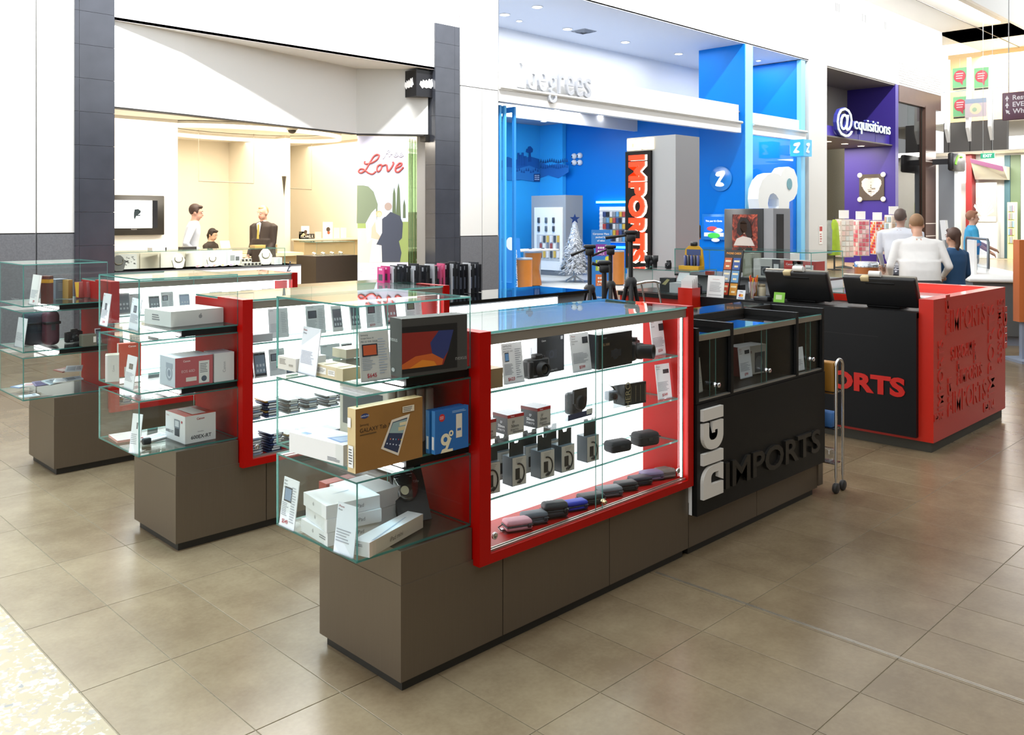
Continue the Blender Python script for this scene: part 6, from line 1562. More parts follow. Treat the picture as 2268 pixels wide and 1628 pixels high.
# wall shelving with goods
t = thing('gift_shelf', 'wooden shelves of small gifts left of the purple wall', 'shelf', (25.6, 14.5, 0))
MB().box(25.2, 28.0, 14.8, 14.85, 0, 2.2).build('back', M('#6a5a44', .6), t)
for z in (.5, .95, 1.4, 1.85): MB().box(25.2, 28.0, 14.4, 14.8, z, z + .04).build('shelf_board', M('#b8864a', .5), t)
random.seed(9)
for r, z in enumerate((.54, .99, 1.44, 1.89)):
    for i in range(9):
        x = 25.35 + i * .3; h = random.uniform(.16, .3)
        c = random.choice(['#b5442e', '#d8c9a8', '#8a5a3a', '#e0d8cc', '#9a2f2a', '#c98a4a', '#5a6a4a'])
        o = MB().ring([(.07, 0), (.09, h * .3), (.08, h * .7), (.05, h)], 10).build('gift', M(c, .5))
        MB().ring([(.055, h), (.055, h + .03), (0, h + .03)], 10).build('lid', M('#d8d2c4', .5), o, False)
        o.location = (x, 14.6, z + .0005); tag(o, '%s gift from the left on the %s gift shelf' % (('first', 'second', 'third', 'fourth', 'fifth', 'sixth', 'seventh', 'eighth', 'last')[i], ('bottom', 'second', 'third', 'top')[r]), 'gift', 'gifts on the shelves')
q = at(1863, 418, Y=16.5)
p = Prod('framed_print', 'framed gold print on the brown shop wall', 'picture', 1.0, .05, 1.35, (q.x, 17.474, q.z - .7), 0, '#efe6d4'); p.rect('front', .2, .2, .8, .8, '#b89a6a'); p.done()
# spinner racks of cards
def spinner(label, u, vt, vb, w, rows, cols, hue, d=None, top=True):
    C = at(u, vb, Z=0) if d is None else None
    if C is None:
        r = (u - CX) / FPX; C = Vector((d * (r * XR + XF), d * (r * YR + YF), 0))
    dd = depth_of(C); h = EYE - (vt - HY) / FPX * dd; rw = w / 2 / FPX * dd
    t = thing('card_spinner', label, 'card rack', C, -.6, 'card spinner racks')
    MB().ring([(.02, 0), (.02, h)], 8).build('pole', M('#8a8a88', .4, .6), t, False)
    MB().ring([(rw * .9, 0), (rw * .9, .04), (.05, .08)], 12).build('foot', M('#3a3834', .5), t, False)
    for side in range(4):
        R = Matrix.Rotation(side * math.pi / 2, 4, 'Z')
        MB().box(-rw * .72, rw * .72, -rw * .74, -rw * .72, .35, h - .12, 0, R).build('panel', M('#e6dcd6', .5), t, False)
        if side in (0, 3):
            for r in range(rows):
                for c in range(cols):
                    x0 = -rw * .68 + c * rw * 1.36 / cols; z0 = .38 + r * (h - .52) / rows
                    MB().box(x0, x0 + rw * 1.36 / cols * .84, -rw * .80, -rw * .76, z0, z0 + (h - .52) / rows * .8, 0, R).build('card', M(hue[(r * 2 + c * 3 + side) % len(hue)], .5), t, False)
    if top: MB().box(-.16, .16, -.02, .02, h - .1, h + .16).build('header_card', M('#f4f2f0', .5), t, False)
spinner('white card spinner at the left of the purple shop', 1869, 477, 594, 40, 7, 3, ['#efe4de', '#e6d2cc', '#f2efea', '#e9c9c4', '#dfe2e0'])
spinner('pink card spinner with a pointed top', 1906, 479, 590, 36, 8, 3, ['#d88a94', '#e6b4b8', '#c9606c', '#f0d8d8', '#d07080'])
spinner('red key ring spinner beside the pink one', 1943, 481, 586, 28, 11, 4, ['#c94a44', '#e0604a', '#d88a3a', '#b53a5a', '#e8d0c8'])
spinner('postcard spinner behind the man in white', 1979, 468, 590, 36, 6, 3, ['#d8c9b8', '#a8bccc', '#e4e6e4', '#b8a08a', '#8aa0a8'])
# draped scarf stand
C = at(1848, 598, Z=0); t = thing('scarf_stand', 'stand draped with green and grey scarves', 'clothing stand', C)
MB().ring([(.03, 0), (.02, 1.5), (.02, 1.62)], 8).build('pole', M('#3a3a3c', .5), t, False)
MB().ring([(.26, .45), (.24, .7), (.20, 1.1), (.16, 1.4), (.07, 1.52)], 14, 0, None, True, False, 0, 1, .6).build('green_scarf', M('#9ab52e', .8, var=.3, scale=6), t, False)
MB().ring([(.30, .5), (.27, .8), (.22, 1.2), (.1, 1.5)], 9, 0, Matrix.Translation((-.08, .1, 0)), True, False, 0, .8, .7).build('grey_scarf', M('#8a8f8a', .8, var=.3, scale=8), t, False)
MB().ring([(.2, 0), (.2, .03)], 14).build('foot', M('#2a2a2c', .5), t, False)
# drum table
d = 13.2; r = (1919 - CX) / FPX; C = Vector((d * (r * XR + XF), d * (r * YR + YF), 0)); rr = 25 / FPX * d; h = EYE - (581 - HY) / FPX * d
t = thing('drum_table', 'round wooden drum table with a chrome rim', 'table', C)
MB().ring([(rr, 0), (rr, h - .07)], 28).build('wood_drum', M('#a8622e', .4, var=.15, scale=5), t, False)
MB().ring([(rr * 1.02, h - .07), (rr * 1.02, h), (rr * .9, h + .01), (0, h + .01)], 28).build('chrome_rim', M('#c4c8cc', .2, .8), t, False)
# ================================================================ far right: balcony, signs, food counter
XB = 36.0
bal = sempty('wall_balcony', (XB, 9, 4.1), 'far balcony with dark fascia panels and glass balustrade')
ys = [at(u, 300, X=XB).y for u in (2089, 2101, 2148, 2197, 2231)]
for a, b in zip(ys, ys[1:]): MB().box(XB, XB + .25, b + .015, a - .015, 4.12, 5.27).build('fascia_panel', M('#5a5754', .5), bal)
for u in (2101, 2148, 2197):
    y = at(u, 300, X=XB).y
    MB().prism([(-.18, 4.55), (0, 4.35), (.0, 7.6), (-.12, 7.6), (-.14, 5.3)], y - .06, y + .06, 'x').build('white_fin', WALLW, bal) if False else MB().add([(XB - .3, y - .06, 5.0), (XB, y - .06, 4.5), (XB, y - .06, 7.7), (XB - .15, y - .06, 7.7), (XB - .3, y + .06, 5.0), (XB, y + .06, 4.5), (XB, y + .06, 7.7), (XB - .15, y + .06, 7.7)], [(0, 1, 2, 3), (7, 6, 5, 4), (0, 4, 5, 1), (1, 5, 6, 2), (2, 6, 7, 3), (3, 7, 4, 0)]).build('white_fin', WALLW, bal)
for a, b in zip(ys, ys[1:]):
    MB().pane(XB + .05, XB + .065, b + .08, a - .08, 5.3, 7.3).build('balustrade_pane', [GLASS, EDGE], bal)
MB().box(XB + .02, XB + .1, ys[-1], ys[0], 6.45, 6.5).build('hand_rail', M('#c8ccd0', .3, .5), bal)
MB().box(XB + .0, XB + 6, 4, ys[0] + 1, 4.08, 4.12).build('soffit', M('#e9e2d2', .6), bal)
MB().box(XB + .3, XB + 7, 8, ys[0] + 1, 5.2, 5.27).build('gallery_floor', M('#c9bfae', .6), bal)
MB().box(XB + 3.5, XB + 3.7, 9.5, ys[0] + 1, 5.3, 8.5).build('gallery_wall', M('#c9a878', .6), bal)
wall('ceiling_far_gallery', 34.4, 37, 9.4, 13.5, 8.5, 8.8, M('#b4b2ac', .5))
for i, (u, v) in enumerate(((2126, 172), (2174, 172), (2127, 236))):
    q = at(u, v, X=XB - .1)
    t = thing('hanging_placard', ('upper left', 'upper right', 'lower left')[i] + ' green placard with a red speech bubble on the balcony glass', 'placard', (XB - .1, q.y, q.z), 0, 'speech bubble placards')
    MB().box(XB - .12, XB - .1, q.y - .26, q.y + .26, q.z - .38, q.z + .38).build('board', M('#7fc08a', .5), t)
    MB().ball((XB - .125, q.y, q.z + .05), .22, 12, 0, (.03, 1, 1.05)).build('bubble', M('#c8505a', .5), t)
    b = MB(); tri_prism(b, [(-.05, -.1), (.12, -.1), (.10, -.30)], .006, FX(XB - .125, q.y, q.z)); b.build('bubble_tail', M('#c8505a', .5), t)
    MB().box(XB - .128, XB - .12, q.y - .24, q.y + .24, q.z - .46, q.z - .39).build('caption', M('#3a3f3c', .5), t)
    for k in range(3): MB().box(XB - .136, XB - .13, q.y - .13 + .02 * k, q.y + .13, q.z + .14 - .09 * k, q.z + .17 - .09 * k).build('caption_line', M('#f0dcdc', .5), t)
    MB().tube([(XB - .11, q.y, q.z + .38), (XB - .11, q.y, 7.7 if i < 2 else q.z + .5)], .006, 5).build('wire', M('#b0b0b0', .4), t)
q = at(2166, 240, X=XB - .1)
p = Prod('photo_placard', 'faded pastel photo placard at the lower right of the balcony', 'placard', .75, .02, .7, (XB - .36, q.y, q.z - .35), -math.pi / 2, '#cdbfc4'); p.disc('front', .5, .45, .3, '#e6d8b8').disc('front', .45, .4, .12, '#a8c0a0').rect('front', 0, .75, 1, 1, '#9aa8bc'); p.done()
# exit sign
q = at(2187, 345, X=33)
t = thing('exit_sign', 'green illuminated EXIT sign under the far balcony', 'sign', q)
MB().box(33, 33.06, q.y - .22, q.y + .22, q.z - .09, q.z + .09).build('box', M('#2fa07a', .4, emit=.7), t)
b = MB(); put_text(b, 'EXIT', FX(32.998, q.y, q.z), h=.1, w=.28, bold=.03); b.build('lettering', M('#f4fffa', .5, emit=1.0), t)
for s in (-.15, .15): MB().tube([(33.03, q.y + s, q.z + .09), (33.03, q.y + s, 8.5)], .008, 5).build('drop_rod', M('#b0b4b4', .4), t)
# directory sign
A, B = at(2219, 206, X=26), at(2290, 262, X=26)
t = thing('directory_sign', 'plum hanging directory sign with white arrows and shop names', 'sign', (26, A.y, B.z))
MB().rbox(26, 26.1, B.y, A.y, B.z, A.z, .02, 1).build('board', M('#6a4a58', .5), t)
b = MB()
for i, s in enumerate(('Restaurants', 'EVENT Cinemas', 'Whitcoulls')):
    q = at(2232, (217, 232, 247)[i], X=26)
    put_text(b, s, FX(25.998, q.y - .12, q.z), h=.13, align='l', bold=.015)
    qa = at(2226, (217, 232, 247)[i], X=26)
    tri_prism(b, [(-.05, -.04), (0, .06), (.05, -.04), (.015, -.04), (.015, -.1), (-.015, -.1), (-.015, -.04)], .004, FX(26, qa.y - .05, qa.z) @ Matrix.Rotation(.7 if i == 2 else 0, 4, 'Z'))
b.build('lettering', M('#f4f0f2', .5), t)
for s in (.2, .8): MB().tube([(26.05, B.y + (A.y - B.y) * s, A.z), (26.05, B.y + (A.y - B.y) * s, 12)], .012, 6).build('hanger', M('#a8a8a8', .4), t)
# shops under the balcony
XS = 37.0
def sh(u, v): return at(u, v, X=XS)
wall('wall_far_shop', XS + .6, XS + .8, -4, 13.5, 0, 4.1, M('#efece6', .5))
a, b2 = sh(2092, 362), sh(2141, 405)
t = thing('lightbox', 'glowing blank white lightbox under the balcony', 'lightbox', (XS, a.y, b2.z)); MB().rbox(XS, XS + .3, b2.y, a.y, b2.z, a.z, .05, 2).build('box', M('#ffffff', .5, emit=1.6), t); MB().tube([(XS + .15, (a.y + b2.y) / 2, a.z), (XS + .15, (a.y + b2.y) / 2, 4.09)], .05, 6).build('hanger', M('#c8c8c8', .4), t)
a, b2 = sh(2139, 350), sh(2152, 500); wall('wall_red_column', XS, XS + .5, b2.y, a.y, 0, 4.08, M('#8f2a2a', .4))
a, b2 = sh(2156, 352), sh(2228, 398)
t = thing('glossy_fascia', 'sloping glossy fascia panel in pale green and plum', 'fascia', (XS, a.y, b2.z))
MB().add([(XS - .4, a.y, a.z), (XS - .4, b2.y, a.z - .35), (XS + .2, b2.y, b2.z), (XS + .2, a.y, b2.z + .05), (XS + .5, a.y, a.z), (XS + .5, b2.y, a.z - .35), (XS + .5, b2.y, b2.z), (XS + .5, a.y, b2.z + .05)], [(0, 1, 2, 3), (7, 6, 5, 4), (0, 4, 5, 1), (1, 5, 6, 2), (2, 6, 7, 3), (3, 7, 4, 0)]).build('panel', M('#c9c4b4', .15, .3), t)
MB().add([(XS - .41, a.y, a.z), (XS - .41, b2.y, a.z - .35), (XS - .29, b2.y, a.z - .55), (XS - .31, a.y, a.z - .16)], [(0, 1, 2, 3)]).build('plum_band', M('#8a5a78', .3), t)
a, b2 = sh(2160, 405), sh(2206, 492)
p = Prod('book_poster', 'large grey poster of fanned open books', 'poster', a.y - b2.y, .05, a.z - b2.z, (XS + .1, (a.y + b2.y) / 2, b2.z), -math.pi / 2, '#a09c92')
p.rect('front', .0, .62, 1, 1, '#b8b2a0').poly('front', [(.5, .7), (.85, .92), (.95, .85), (.65, .62)], '#e4e0d6')
for i in range(9): a0 = .3 + i * .26; p.poly('front', [(.35, .1), (.35 + .55 * math.cos(a0), .12 + .5 * math.sin(a0)), (.35 + .55 * math.cos(a0 + .16), .12 + .5 * math.sin(a0 + .16))], '#eceae6' if i % 2 else '#cfccc6')
p.rect('front', .05, .02, .95, .14, '#e9e7e2'); p.done()
MB().box(XS + .1, XS + .5, b2.y, a.y, 0, b2.z).build('wall_under_poster', WALLW); struct(bpy.data.objects['wall_under_poster'])
for u0, u1, c, nm in ((2215, 2228, '#3f5f66', 'wall_teal_pier'), (2229, 2251, '#5a6a4e', 'wall_green_panel'), (2252, 2290, '#f0ede6', 'wall_white_panel')):
    a, b2 = sh(u0, 405), sh(u1, 500); wall(nm, XS + .52, XS + .6, b2.y, a.y, 0, 4.0, M(c, .5))
a, b2 = sh(2231, 448), sh(2250, 505)
t = thing('magazine_rack', 'bright magazine rack below the green panel', 'rack', (XS, a.y, b2.z - 1))
MB().box(XS, XS + .2, b2.y, a.y, 0, a.z).build('case', M('#d8dc9a', .5), t)
for r in range(5):
    for c in range(3):
        y = b2.y + .05 + c * (a.y - b2.y - .1) / 3
        MB().box(XS - .03, XS, y, y + (a.y - b2.y) / 3.6, a.z - .35 - .3 * r, a.z - .12 - .3 * r).build('magazine', M(('#c98a94', '#d8d8d8', '#8aa8c0', '#b8c890', '#e0c8a0')[(r + c * 2) % 5], .5), t)
for i, u in enumerate((2112, 2121, 2133)):
    q = sh(u, 500); t = thing('hanging_display', ('left', 'middle', 'right')[i] + ' tall narrow display strip below the white lightbox', 'display', (XS - .5, q.y, 0), 0, 'narrow display strips')
    MB().box(XS - .55, XS - .5, q.y - .10, q.y + .10, .1, 2.9 - .2 * i).build('strip', M(('#b8d0b0', '#f0f0ee', '#e8dc9a')[i], .5), t); MB().box(XS - .7, XS - .3, q.y - .11, q.y + .11, 0, .1).build('foot', M('#b5443e', .5), t)
    for k in range(5): MB().box(XS - .57, XS - .55, q.y - .08, q.y + .08, .4 + .45 * k, .65 + .45 * k).build('picture', M(('#a85a4a', '#5a7a6a', '#d8c060', '#8a5a6a', '#d0d4d0')[(k + i) % 5], .5), t)
# grey metal column beside the glazed entry
wall('wall_metal_column', 33.9, 34.6, YS - .6, YS - .05, 0, 3.55, M('#a9b2bb', .35, .4))
q = at(2082, 352, Y=11.0)
t = thing('arc_sign', 'dark round cornered sign with a lime green arc', 'sign', (33.7, 11.0, q.z)); MB().rbox(33.1, 34.4, 11.0, 11.2, q.z - .35, q.z + .3, .05, 1).build('board', M('#2b2b2e', .4), t)
MB().tube([(33.75 + .5 * math.cos(a), 10.99, q.z - .3 + .5 * math.sin(a)) for a in [1.2 + i * .2 for i in range(9)]], .05, 6).build('green_arc', M('#7ac23a', .5, emit=.4), t); MB().box(33.4, 33.5, 11.2, YS + .3, q.z - .1, q.z + .1).build('arm', M('#2b2b2e', .4), t)
# ---- food counter, set at an angle
ang = math.atan2(1.13, 2.0); FO = Vector((13.4, 3.7, 0)); d0 = Vector((math.cos(ang), math.sin(ang), 0))
O = FO - d0 * 2.2
t = thing('food_counter', 'angled grey food counter with a white top and glass guard', 'counter', O, ang)
MB().box(.75, 4.4, .06, .8, 0, .12).build('kick', M('#8a94a4', .4), t, False)
for i in range(3): MB().box(.7 + i * 1.25 + .005, .7 + (i + 1) * 1.25 - .005, 0, .06, .12, .78).build('front_panel', M('#4f5352', .45), t, False)
MB().box(.7, 4.45, .06, .8, .12, .78).build('carcass', M('#5a5e5e', .5), t, False)
MB().rbox(.66, 4.5, -.06, .85, .78, .83, .012, 1).build('white_top', M('#e9e9e6', .3), t, False)
MB().box(2.55, 2.75, -.004, 0, .66, .68).build('drawer_pull', M('#2a2c2c', .4), t, False)
MB().pane(2.9, 4.3, .12, .13, .83, 1.25).build('guard_pane', [GLASS, EDGE], t, False)
MB().tube([(2.9, .125, .83), (2.9, .125, 1.22), (2.95, .125, 1.26), (4.25, .125, 1.26), (4.3, .125, 1.22), (4.3, .125, .83)], .02, 8).build('guard_frame', M('#6a7076', .3, .5), t, False)
def onf(x, y): return O + d0 * x + Vector((-d0.y, d0.x, 0)) * y
q = onf(2.5, .55); p = Prod('till_box', 'pale grey till on the food counter', 'till', .34, .32, .18, (q.x, q.y, .8305), ang, '#c9c9c6', bevel=.02); p.rect('front', .1, .1, .9, .5, '#a8a8a8'); p.done()
q = onf(3.4, .6)
p = Prod('menu_board', 'white menu board with a pineapple picture on the food counter', 'board', .42, .03, .30, (q.x, q.y, 1.24), ang, '#f2f0ea', tilt=.1)
p.disc('front', .2, .42, .2, '#c9803a', sx=.6).poly('front', [(.14, .58), (.1, .85), (.2, .7), (.22, .9), (.27, .7), (.32, .82), (.26, .58)], '#6a8a3a').lines('front', .5, .92, .3, .75, 4, '#c9a49a'); o = p.done()
MB().box(-.02, .02, .02, .05, -.42, 0).build('support_leg', M('#c8c8c8', .4), o, False)
q = onf(1.7, .6); p = Prod('menu_board', 'tall white panel at the edge of the food counter', 'board', .42, .03, .45, (q.x, q.y, .8305), ang, '#f4f2ee'); p.rect('front', 0, 0, 1, .25, '#c96a4a'); p.done()
# orange sign at the picture's right edge
d = 9.6; r = (2254 - CX) / FPX; q = Vector((d * (r * XR + XF), d * (r * YR + YF), 0)); zt = EYE - (531 - HY) / FPX * d; zb2 = EYE - (712 - HY) / FPX * d
p = Prod('orange_sign', 'orange floor standing sign with white stacked letters', 'sign', .5, .12, zt - zb2, (q.x + .165, q.y - .165, zb2), -math.pi / 4, '#c9703a')
for i, ch in enumerate('PIZZ'): p.text('front', ch, .22, .64 - .155 * i, .085, '#f4efe8', bold=.04)
o = p.done(); MB().box(-.2, .2, -.03, .03, -zb2, 0).build('leg', M('#8a94a4', .4), o, False); MB().box(-.3, .3, -.2, .2, -zb2, -zb2 + .03).build('foot', M('#8a94a4', .4), o, False)
# people's chair by the kiosk
C = at(2035, 640, X=9.6)
t = thing('black_chair', 'black padded chair back behind the woman in white', 'chair', (9.35, 3.42, 0), -math.pi / 4)
MB().rbox(-.22, .22, -.03, .03, .55, .93, .03, 2).build('backrest', M('#1c1c1e', .5), t, False); MB().rbox(-.22, .22, 0, .42, .44, .5, .03, 2).build('seat', M('#1c1c1e', .5), t, False)
for x in (-.19, .19):
    for y in (.0, .38): MB().tube([(x, y, .0), (x, y, .45)], .014, 8).build('leg', CHROME, t, False)
    MB().tube([(x, 0, .45), (x, 0, .7)], .012, 8).build('back_post', CHROME, t, False)
# ================================================================ people
from mathutils import kdtree
SKIN = '#c99a7e'
class Body:
    def __init__(s): s.mb = MB(); s.tags = []
    def _fill(s, n0, tag): s.tags += [tag] * (len(s.mb.v) - n0)
    def tube(s, pts, rs, tag, n=12, sub=5):
        P_, R_ = [], []
        for i in range(len(pts) - 1):
            for k in range(sub):
                t = k / sub; P_.append(Vector(pts[i]).lerp(Vector(pts[i + 1]), t)); R_.append(rs[i] + (rs[i + 1] - rs[i]) * t)
        P_.append(Vector(pts[-1])); R_.append(rs[-1])
        n0 = len(s.mb.v); s.mb.tube(P_, R_, n); s.mb.ball(P_[0], R_[0], 8); s.mb.ball(P_[-1], R_[-1], 8); s._fill(n0, tag)
    def ball(s, c, r, tag, sc=(1, 1, 1)):
        n0 = len(s.mb.v); s.mb.ball(c, r, 12, 0, sc); s._fill(n0, tag)
    def loft(s, rows, tag, n=24):
        # rows of (z, cx, cy, rx, ry)
        n0 = len(s.mb.v); v = []; f = []
        rr = []
        for i in range(len(rows) - 1):
            for k in range(4): rr.append([a + (b - a) * k / 4 for a, b in zip(rows[i], rows[i + 1])])
        rr.append(rows[-1])
        for z, cx, cy, rx, ry in rr:
            for i in range(n):
                a = 2 * math.pi * i / n; c, sn = math.cos(a), math.sin(a)
                v.append((cx + rx * math.copysign(abs(c) ** .85, c), cy + ry * math.copysign(abs(sn) ** .85, sn), z))
        for k in range(len(rr) - 1):
            for i in range(n):
                j = (i + 1) % n; f.append((k * n + i, k * n + j, (k + 1) * n + j, (k + 1) * n + i))
        f.append(tuple(range(n))[::-1]); f.append(tuple((len(rr) - 1) * n + i for i in range(n)))
        s.mb.add(v, f, 0, None, True); s._fill(n0, tag)
    def finish(s, name, cols, parent, voxel=.011):
        o = s.mb.build('t', [])
        o.data.materials.clear()
        md = o.modifiers.new('r', 'REMESH'); md.mode = 'VOXEL'; md.voxel_size = voxel
        sm = o.modifiers.new('s', 'SMOOTH'); sm.factor = .5; sm.iterations = 3
        dg = bpy.context.evaluated_depsgraph_get(); dg.update()
        me = bpy.data.meshes.new_from_object(o.evaluated_get(dg))
        kd = kdtree.KDTree(len(s.mb.v))
        for i, p in enumerate(s.mb.v): kd.insert(p, i)
        kd.balance()
        names = list(cols); me.materials.clear()
        for k in names: me.materials.append(cols[k])
        for p in me.polygons:
            _, i, _ = kd.find(p.center); p.material_index = names.index(s.tags[i]) if s.tags[i] in names else 0; p.use_smooth = True
        bpy.data.objects.remove(o)
        me.name = name; ob = bpy.data.objects.new(name, me); COL.objects.link(ob); ob.parent = parent
        return ob
def hand(B, w, d, side, curl=.35):
    # palm, four unequal fingers bent at the knuckle, and a thumb from the side of the palm
    w = Vector(w); d = Vector(d).normalized(); up = Vector((0, 0, 1)); s = d.cross(up); s = s.normalized() if s.length > .1 else Vector((1, 0, 0)); n = s.cross(d).normalized()
    B.tube([w, w + d * .045, w + d * .085], [.024, .031, .028], 'skin', 8, 3)
    for k, (o, L) in enumerate(((-.026, .062), (-.009, .074), (.009, .070), (.026, .055))):
        a = w + d * .085 + s * o; b = a + d * L * .5 - n * L * curl * .3; c = b + d * L * .42 - n * L * curl
        B.tube([a, b, c], [.0095, .009, .0075], 'skin', 6, 2)
    a = w + d * .03 + s * .028 * side; b = a + (s * side * .6 + d * .8).normalized() * .035; B.tube([a, b, b + d * .028 - n * .012], [.012, .0105, .009], 'skin', 6, 2)
def person(name, label, loc, rz, H, cols, arms, hair, bend=0.0, headyaw=0.0, headnod=0.0, sleeves='long', skirt=False, build=1.0, voxel=.012, hairlen=0.0, tie=None, bald=False, jacket=False, stride=.0, female=False, lanyard=False):
    k = H / 1.78
    t = thing(name, label, 'person', loc, rz, None)
    B = Body()
    def bd(p):  # bending forward at the hips
        p = Vector(p); z0 = .95
        if bend and p.z > z0:
            a = bend * min(1, (p.z - z0) / .35); dz = p.z - z0; p = Vector((p.x, p.y - math.sin(a) * dz + p.y * 0, z0 + math.cos(a) * dz))
        return p * k
    hw = .215 * build * (.9 if female else 1)
    rows = [(.86, .165, .12), (.95, .172, .125), (1.05, .158 * build, .115 * build), (1.18, .165 * build, .118 * build), (1.32, .185 * build, .122), (1.42, hw * .93, .108), (1.475, hw * .62, .085), (1.505, .075, .07)]
    pr = []
    for z, rx, ry in rows:
        c = bd((0, 0, z)); pr.append((c.z, 0, c.y, rx * k, ry * k))
    B.loft(pr, 'top'); 
    B.loft([(.80 * k, 0, 0, .168 * k, .12 * k), (.86 * k, 0, 0, .172 * k, .125 * k), (.93 * k, 0, 0, .168 * k, .12 * k)], 'bottom')
    hc = bd((0, -.02, 1.64)); Rn = Matrix.Rotation(headyaw, 3, 'Z') @ Matrix.Rotation(bend * .55 + headnod, 3, 'X')
    def hd(p): return hc + Rn @ (Vector(p) * k)
    B.tube([bd((0, .005, 1.46)), hd((0, .01, -.10)), hd((0, 0, -.04))], [.062 * k, .055 * k, .06 * k], 'skin', 12, 3)
    B.ball(hd((0, .012, .035)), .098 * k, 'skin', (.80, .98, 1.08)); B.ball(hd((0, -.022, -.035)), .074 * k, 'skin', (.84, .95, 1.05)); B.ball(hd((0, -.045, -.085)), .036 * k, 'skin', (1.05, .9, .8))
    B.tube([hd((0, -.083, .028)), hd((0, -.104, -.018))], [.011 * k, .017 * k], 'skin', 8, 2)
    for s in (-1, 1):
        B.ball(hd((s * .079, .012, .0)), .026 * k, 'skin', (.4, .8, 1.15)); B.ball(hd((s * .03, -.078, .038)), .018 * k, 'skin', (1.2, .5, .5))
    for s, (elb, wr) in zip((-1, 1), arms):
        sh_ = bd((s * hw * .93, 0, 1.415)); e = Vector(elb) * k if isinstance(elb, tuple) else elb; w = Vector(wr) * k
        ta = 'top'; B.tube([bd((s * hw * .55, 0, 1.42)), sh_, e], [.062 * k, .062 * k, .048 * k], 'top', 12)
        B.tube([e, w], [.045 * k, .031 * k], 'top' if sleeves == 'long' else 'skin', 10)
        hand(B, w, (w - e), -s)
    for s in (-1, 1):
        st = s * stride
        hip, kn, an = Vector((s * .088, 0, .86)) * k, Vector((s * .095, -.02 - st * .5, .48)) * k, Vector((s * .10, .02 - st, .09)) * k
        B.tube([hip, kn, an], [.092 * k, .062 * k, .045 * k], 'bottom', 14); B.tube([an + Vector((0, .03, -.035)) * k, an + Vector((0, -.08, -.05)) * k, an + Vector((s * .01, -.16, -.055)) * k], [.042 * k, .043 * k, .033 * k], 'shoe', 10)
    if skirt: B.loft([(.48 * k, 0, 0, .22 * k, .17 * k), (.7 * k, 0, 0, .20 * k, .15 * k), (.92 * k, 0, 0, .17 * k, .125 * k)], 'bottom')
    if jacket:
        jr = []
        for z, rx, ry in ((.76, .19, .15), (.86, .19, .15), (.95, .182, .145), (1.08, .18, .14), (1.2, .185, .135)):
            c = bd((0, 0, z)); jr.append((c.z, 0, c.y, rx * k * build, ry * k * (1 + (build - 1) * .4)))
        B.loft(jr, 'top')
    cm = {'top': M(cols[0], .75, var=.06, scale=14), 'bottom': M(cols[1], .75), 'shoe': M(cols[2], .5), 'skin': M(cols[3] if len(cols) > 3 else SKIN, .5)}
    B.finish('body', cm, t, voxel * k)
    # hair
    Hb = Body(); hm = M(hair, .6)
    if bald: Hb.ball(hd((0, .035, .045)), .090 * k, 'h', (.84, .95, 1.02)); Hb.ball(hd((0, -.01, .095)), .055 * k, 'h', (1.05, 1.1, .6))
    else:
        Hb.ball(hd((0, .030, .052)), .100 * k, 'h', (.86, 1.0, 1.04)); Hb.ball(hd((0, -.035, .108)), .058 * k, 'h', (1.2, .9, .55)); 
        for s in (-1, 1): Hb.ball(hd((s * .068, .005, .03)), .038 * k, 'h', (.55, .9, 1.2))
    if hairlen:
        n_ = 8
        Hb.tube([hd((0, .09, .02))] + [hd((.0 + .008 * (-1) ** i, .115 - .012 * i, -.03 - hairlen * i / n_)) for i in range(1, n_)], [.045 * k] + [(.034 - .0025 * i) * k for i in range(1, n_)], 'h', 10, 3)
    Hb.finish('hair', {'h': hm}, t, .010 * k)
    # eyes, brows, mouth
    f = MB()
    for s in (-1, 1):
        f.ball(hd((s * .031, -.0865, .018)), .0115 * k, 6, 0, (1.25, .55, .75)); f.ball(hd((s * .031, -.0935, .018)), .0055 * k, 6, 1)
        f.tube([hd((s * .014, -.092, .042)), hd((s * .033, -.094, .047)), hd((s * .05, -.084, .041))], .0042 * k, 5, 2)
    f.tube([hd((-.026, -.086, -.058)), hd((0, -.097, -.056)), hd((.026, -.086, -.058))], .006 * k, 5, 3)
    f.build('face_features', [M('#ece8e2', .4), M('#2a201a', .3), hm, M('#a8645a', .5)], t, False)
    if tie or jacket:
        c = bd((0, -.125, 1.30)); 
        m = MB().add([bd((-.05, -.115, 1.47)), bd((0, -.135, 1.15)), bd((.05, -.115, 1.47)), bd((0, -.09, 1.50))], [(0, 1, 2, 3)]); m.build('shirt_front', M('#e6e8ec', .6), t, False)
        if tie: MB().add([bd((-.018, -.128, 1.455)), bd((.018, -.128, 1.455)), bd((.032, -.150, 1.0)), bd((0, -.152, .95)), bd((-.032, -.150, 1.0))], [(0, 4, 3, 2, 1)]).build('tie', M(tie, .5), t, False)
    if not skirt or True:
        cl = MB().ring([(.078 * k, 0), (.070 * k, .035 * k)], 16, 0, Matrix.Translation(bd((0, .004, 1.475))), True, False); cl.build('collar', M(cols[4] if len(cols) > 4 else cols[0], .6), t, False)
    if lanyard:
        MB().tube([bd((-.06, -.10, 1.47)), bd((-.02, -.135, 1.25)), bd((0, -.14, 1.12)), bd((.02, -.135, 1.25)), bd((.06, -.10, 1.47))], .006, 6).build('lanyard', M('#9ab0c8', .5), t, False); MB().box(-.035, .035, -.155 * k, -.148 * k, 1.02 * k, 1.11 * k).build('badge', M('#d8e0e8', .4), t, False)
    return t
def gp(u, d):
    r = (u - CX) / FPX; return Vector((d * (r * XR + XF), d * (r * YR + YF), 0))
FACEL = math.radians(-45)   # rz 0 looks towards -Y; the camera lies towards -X -Y
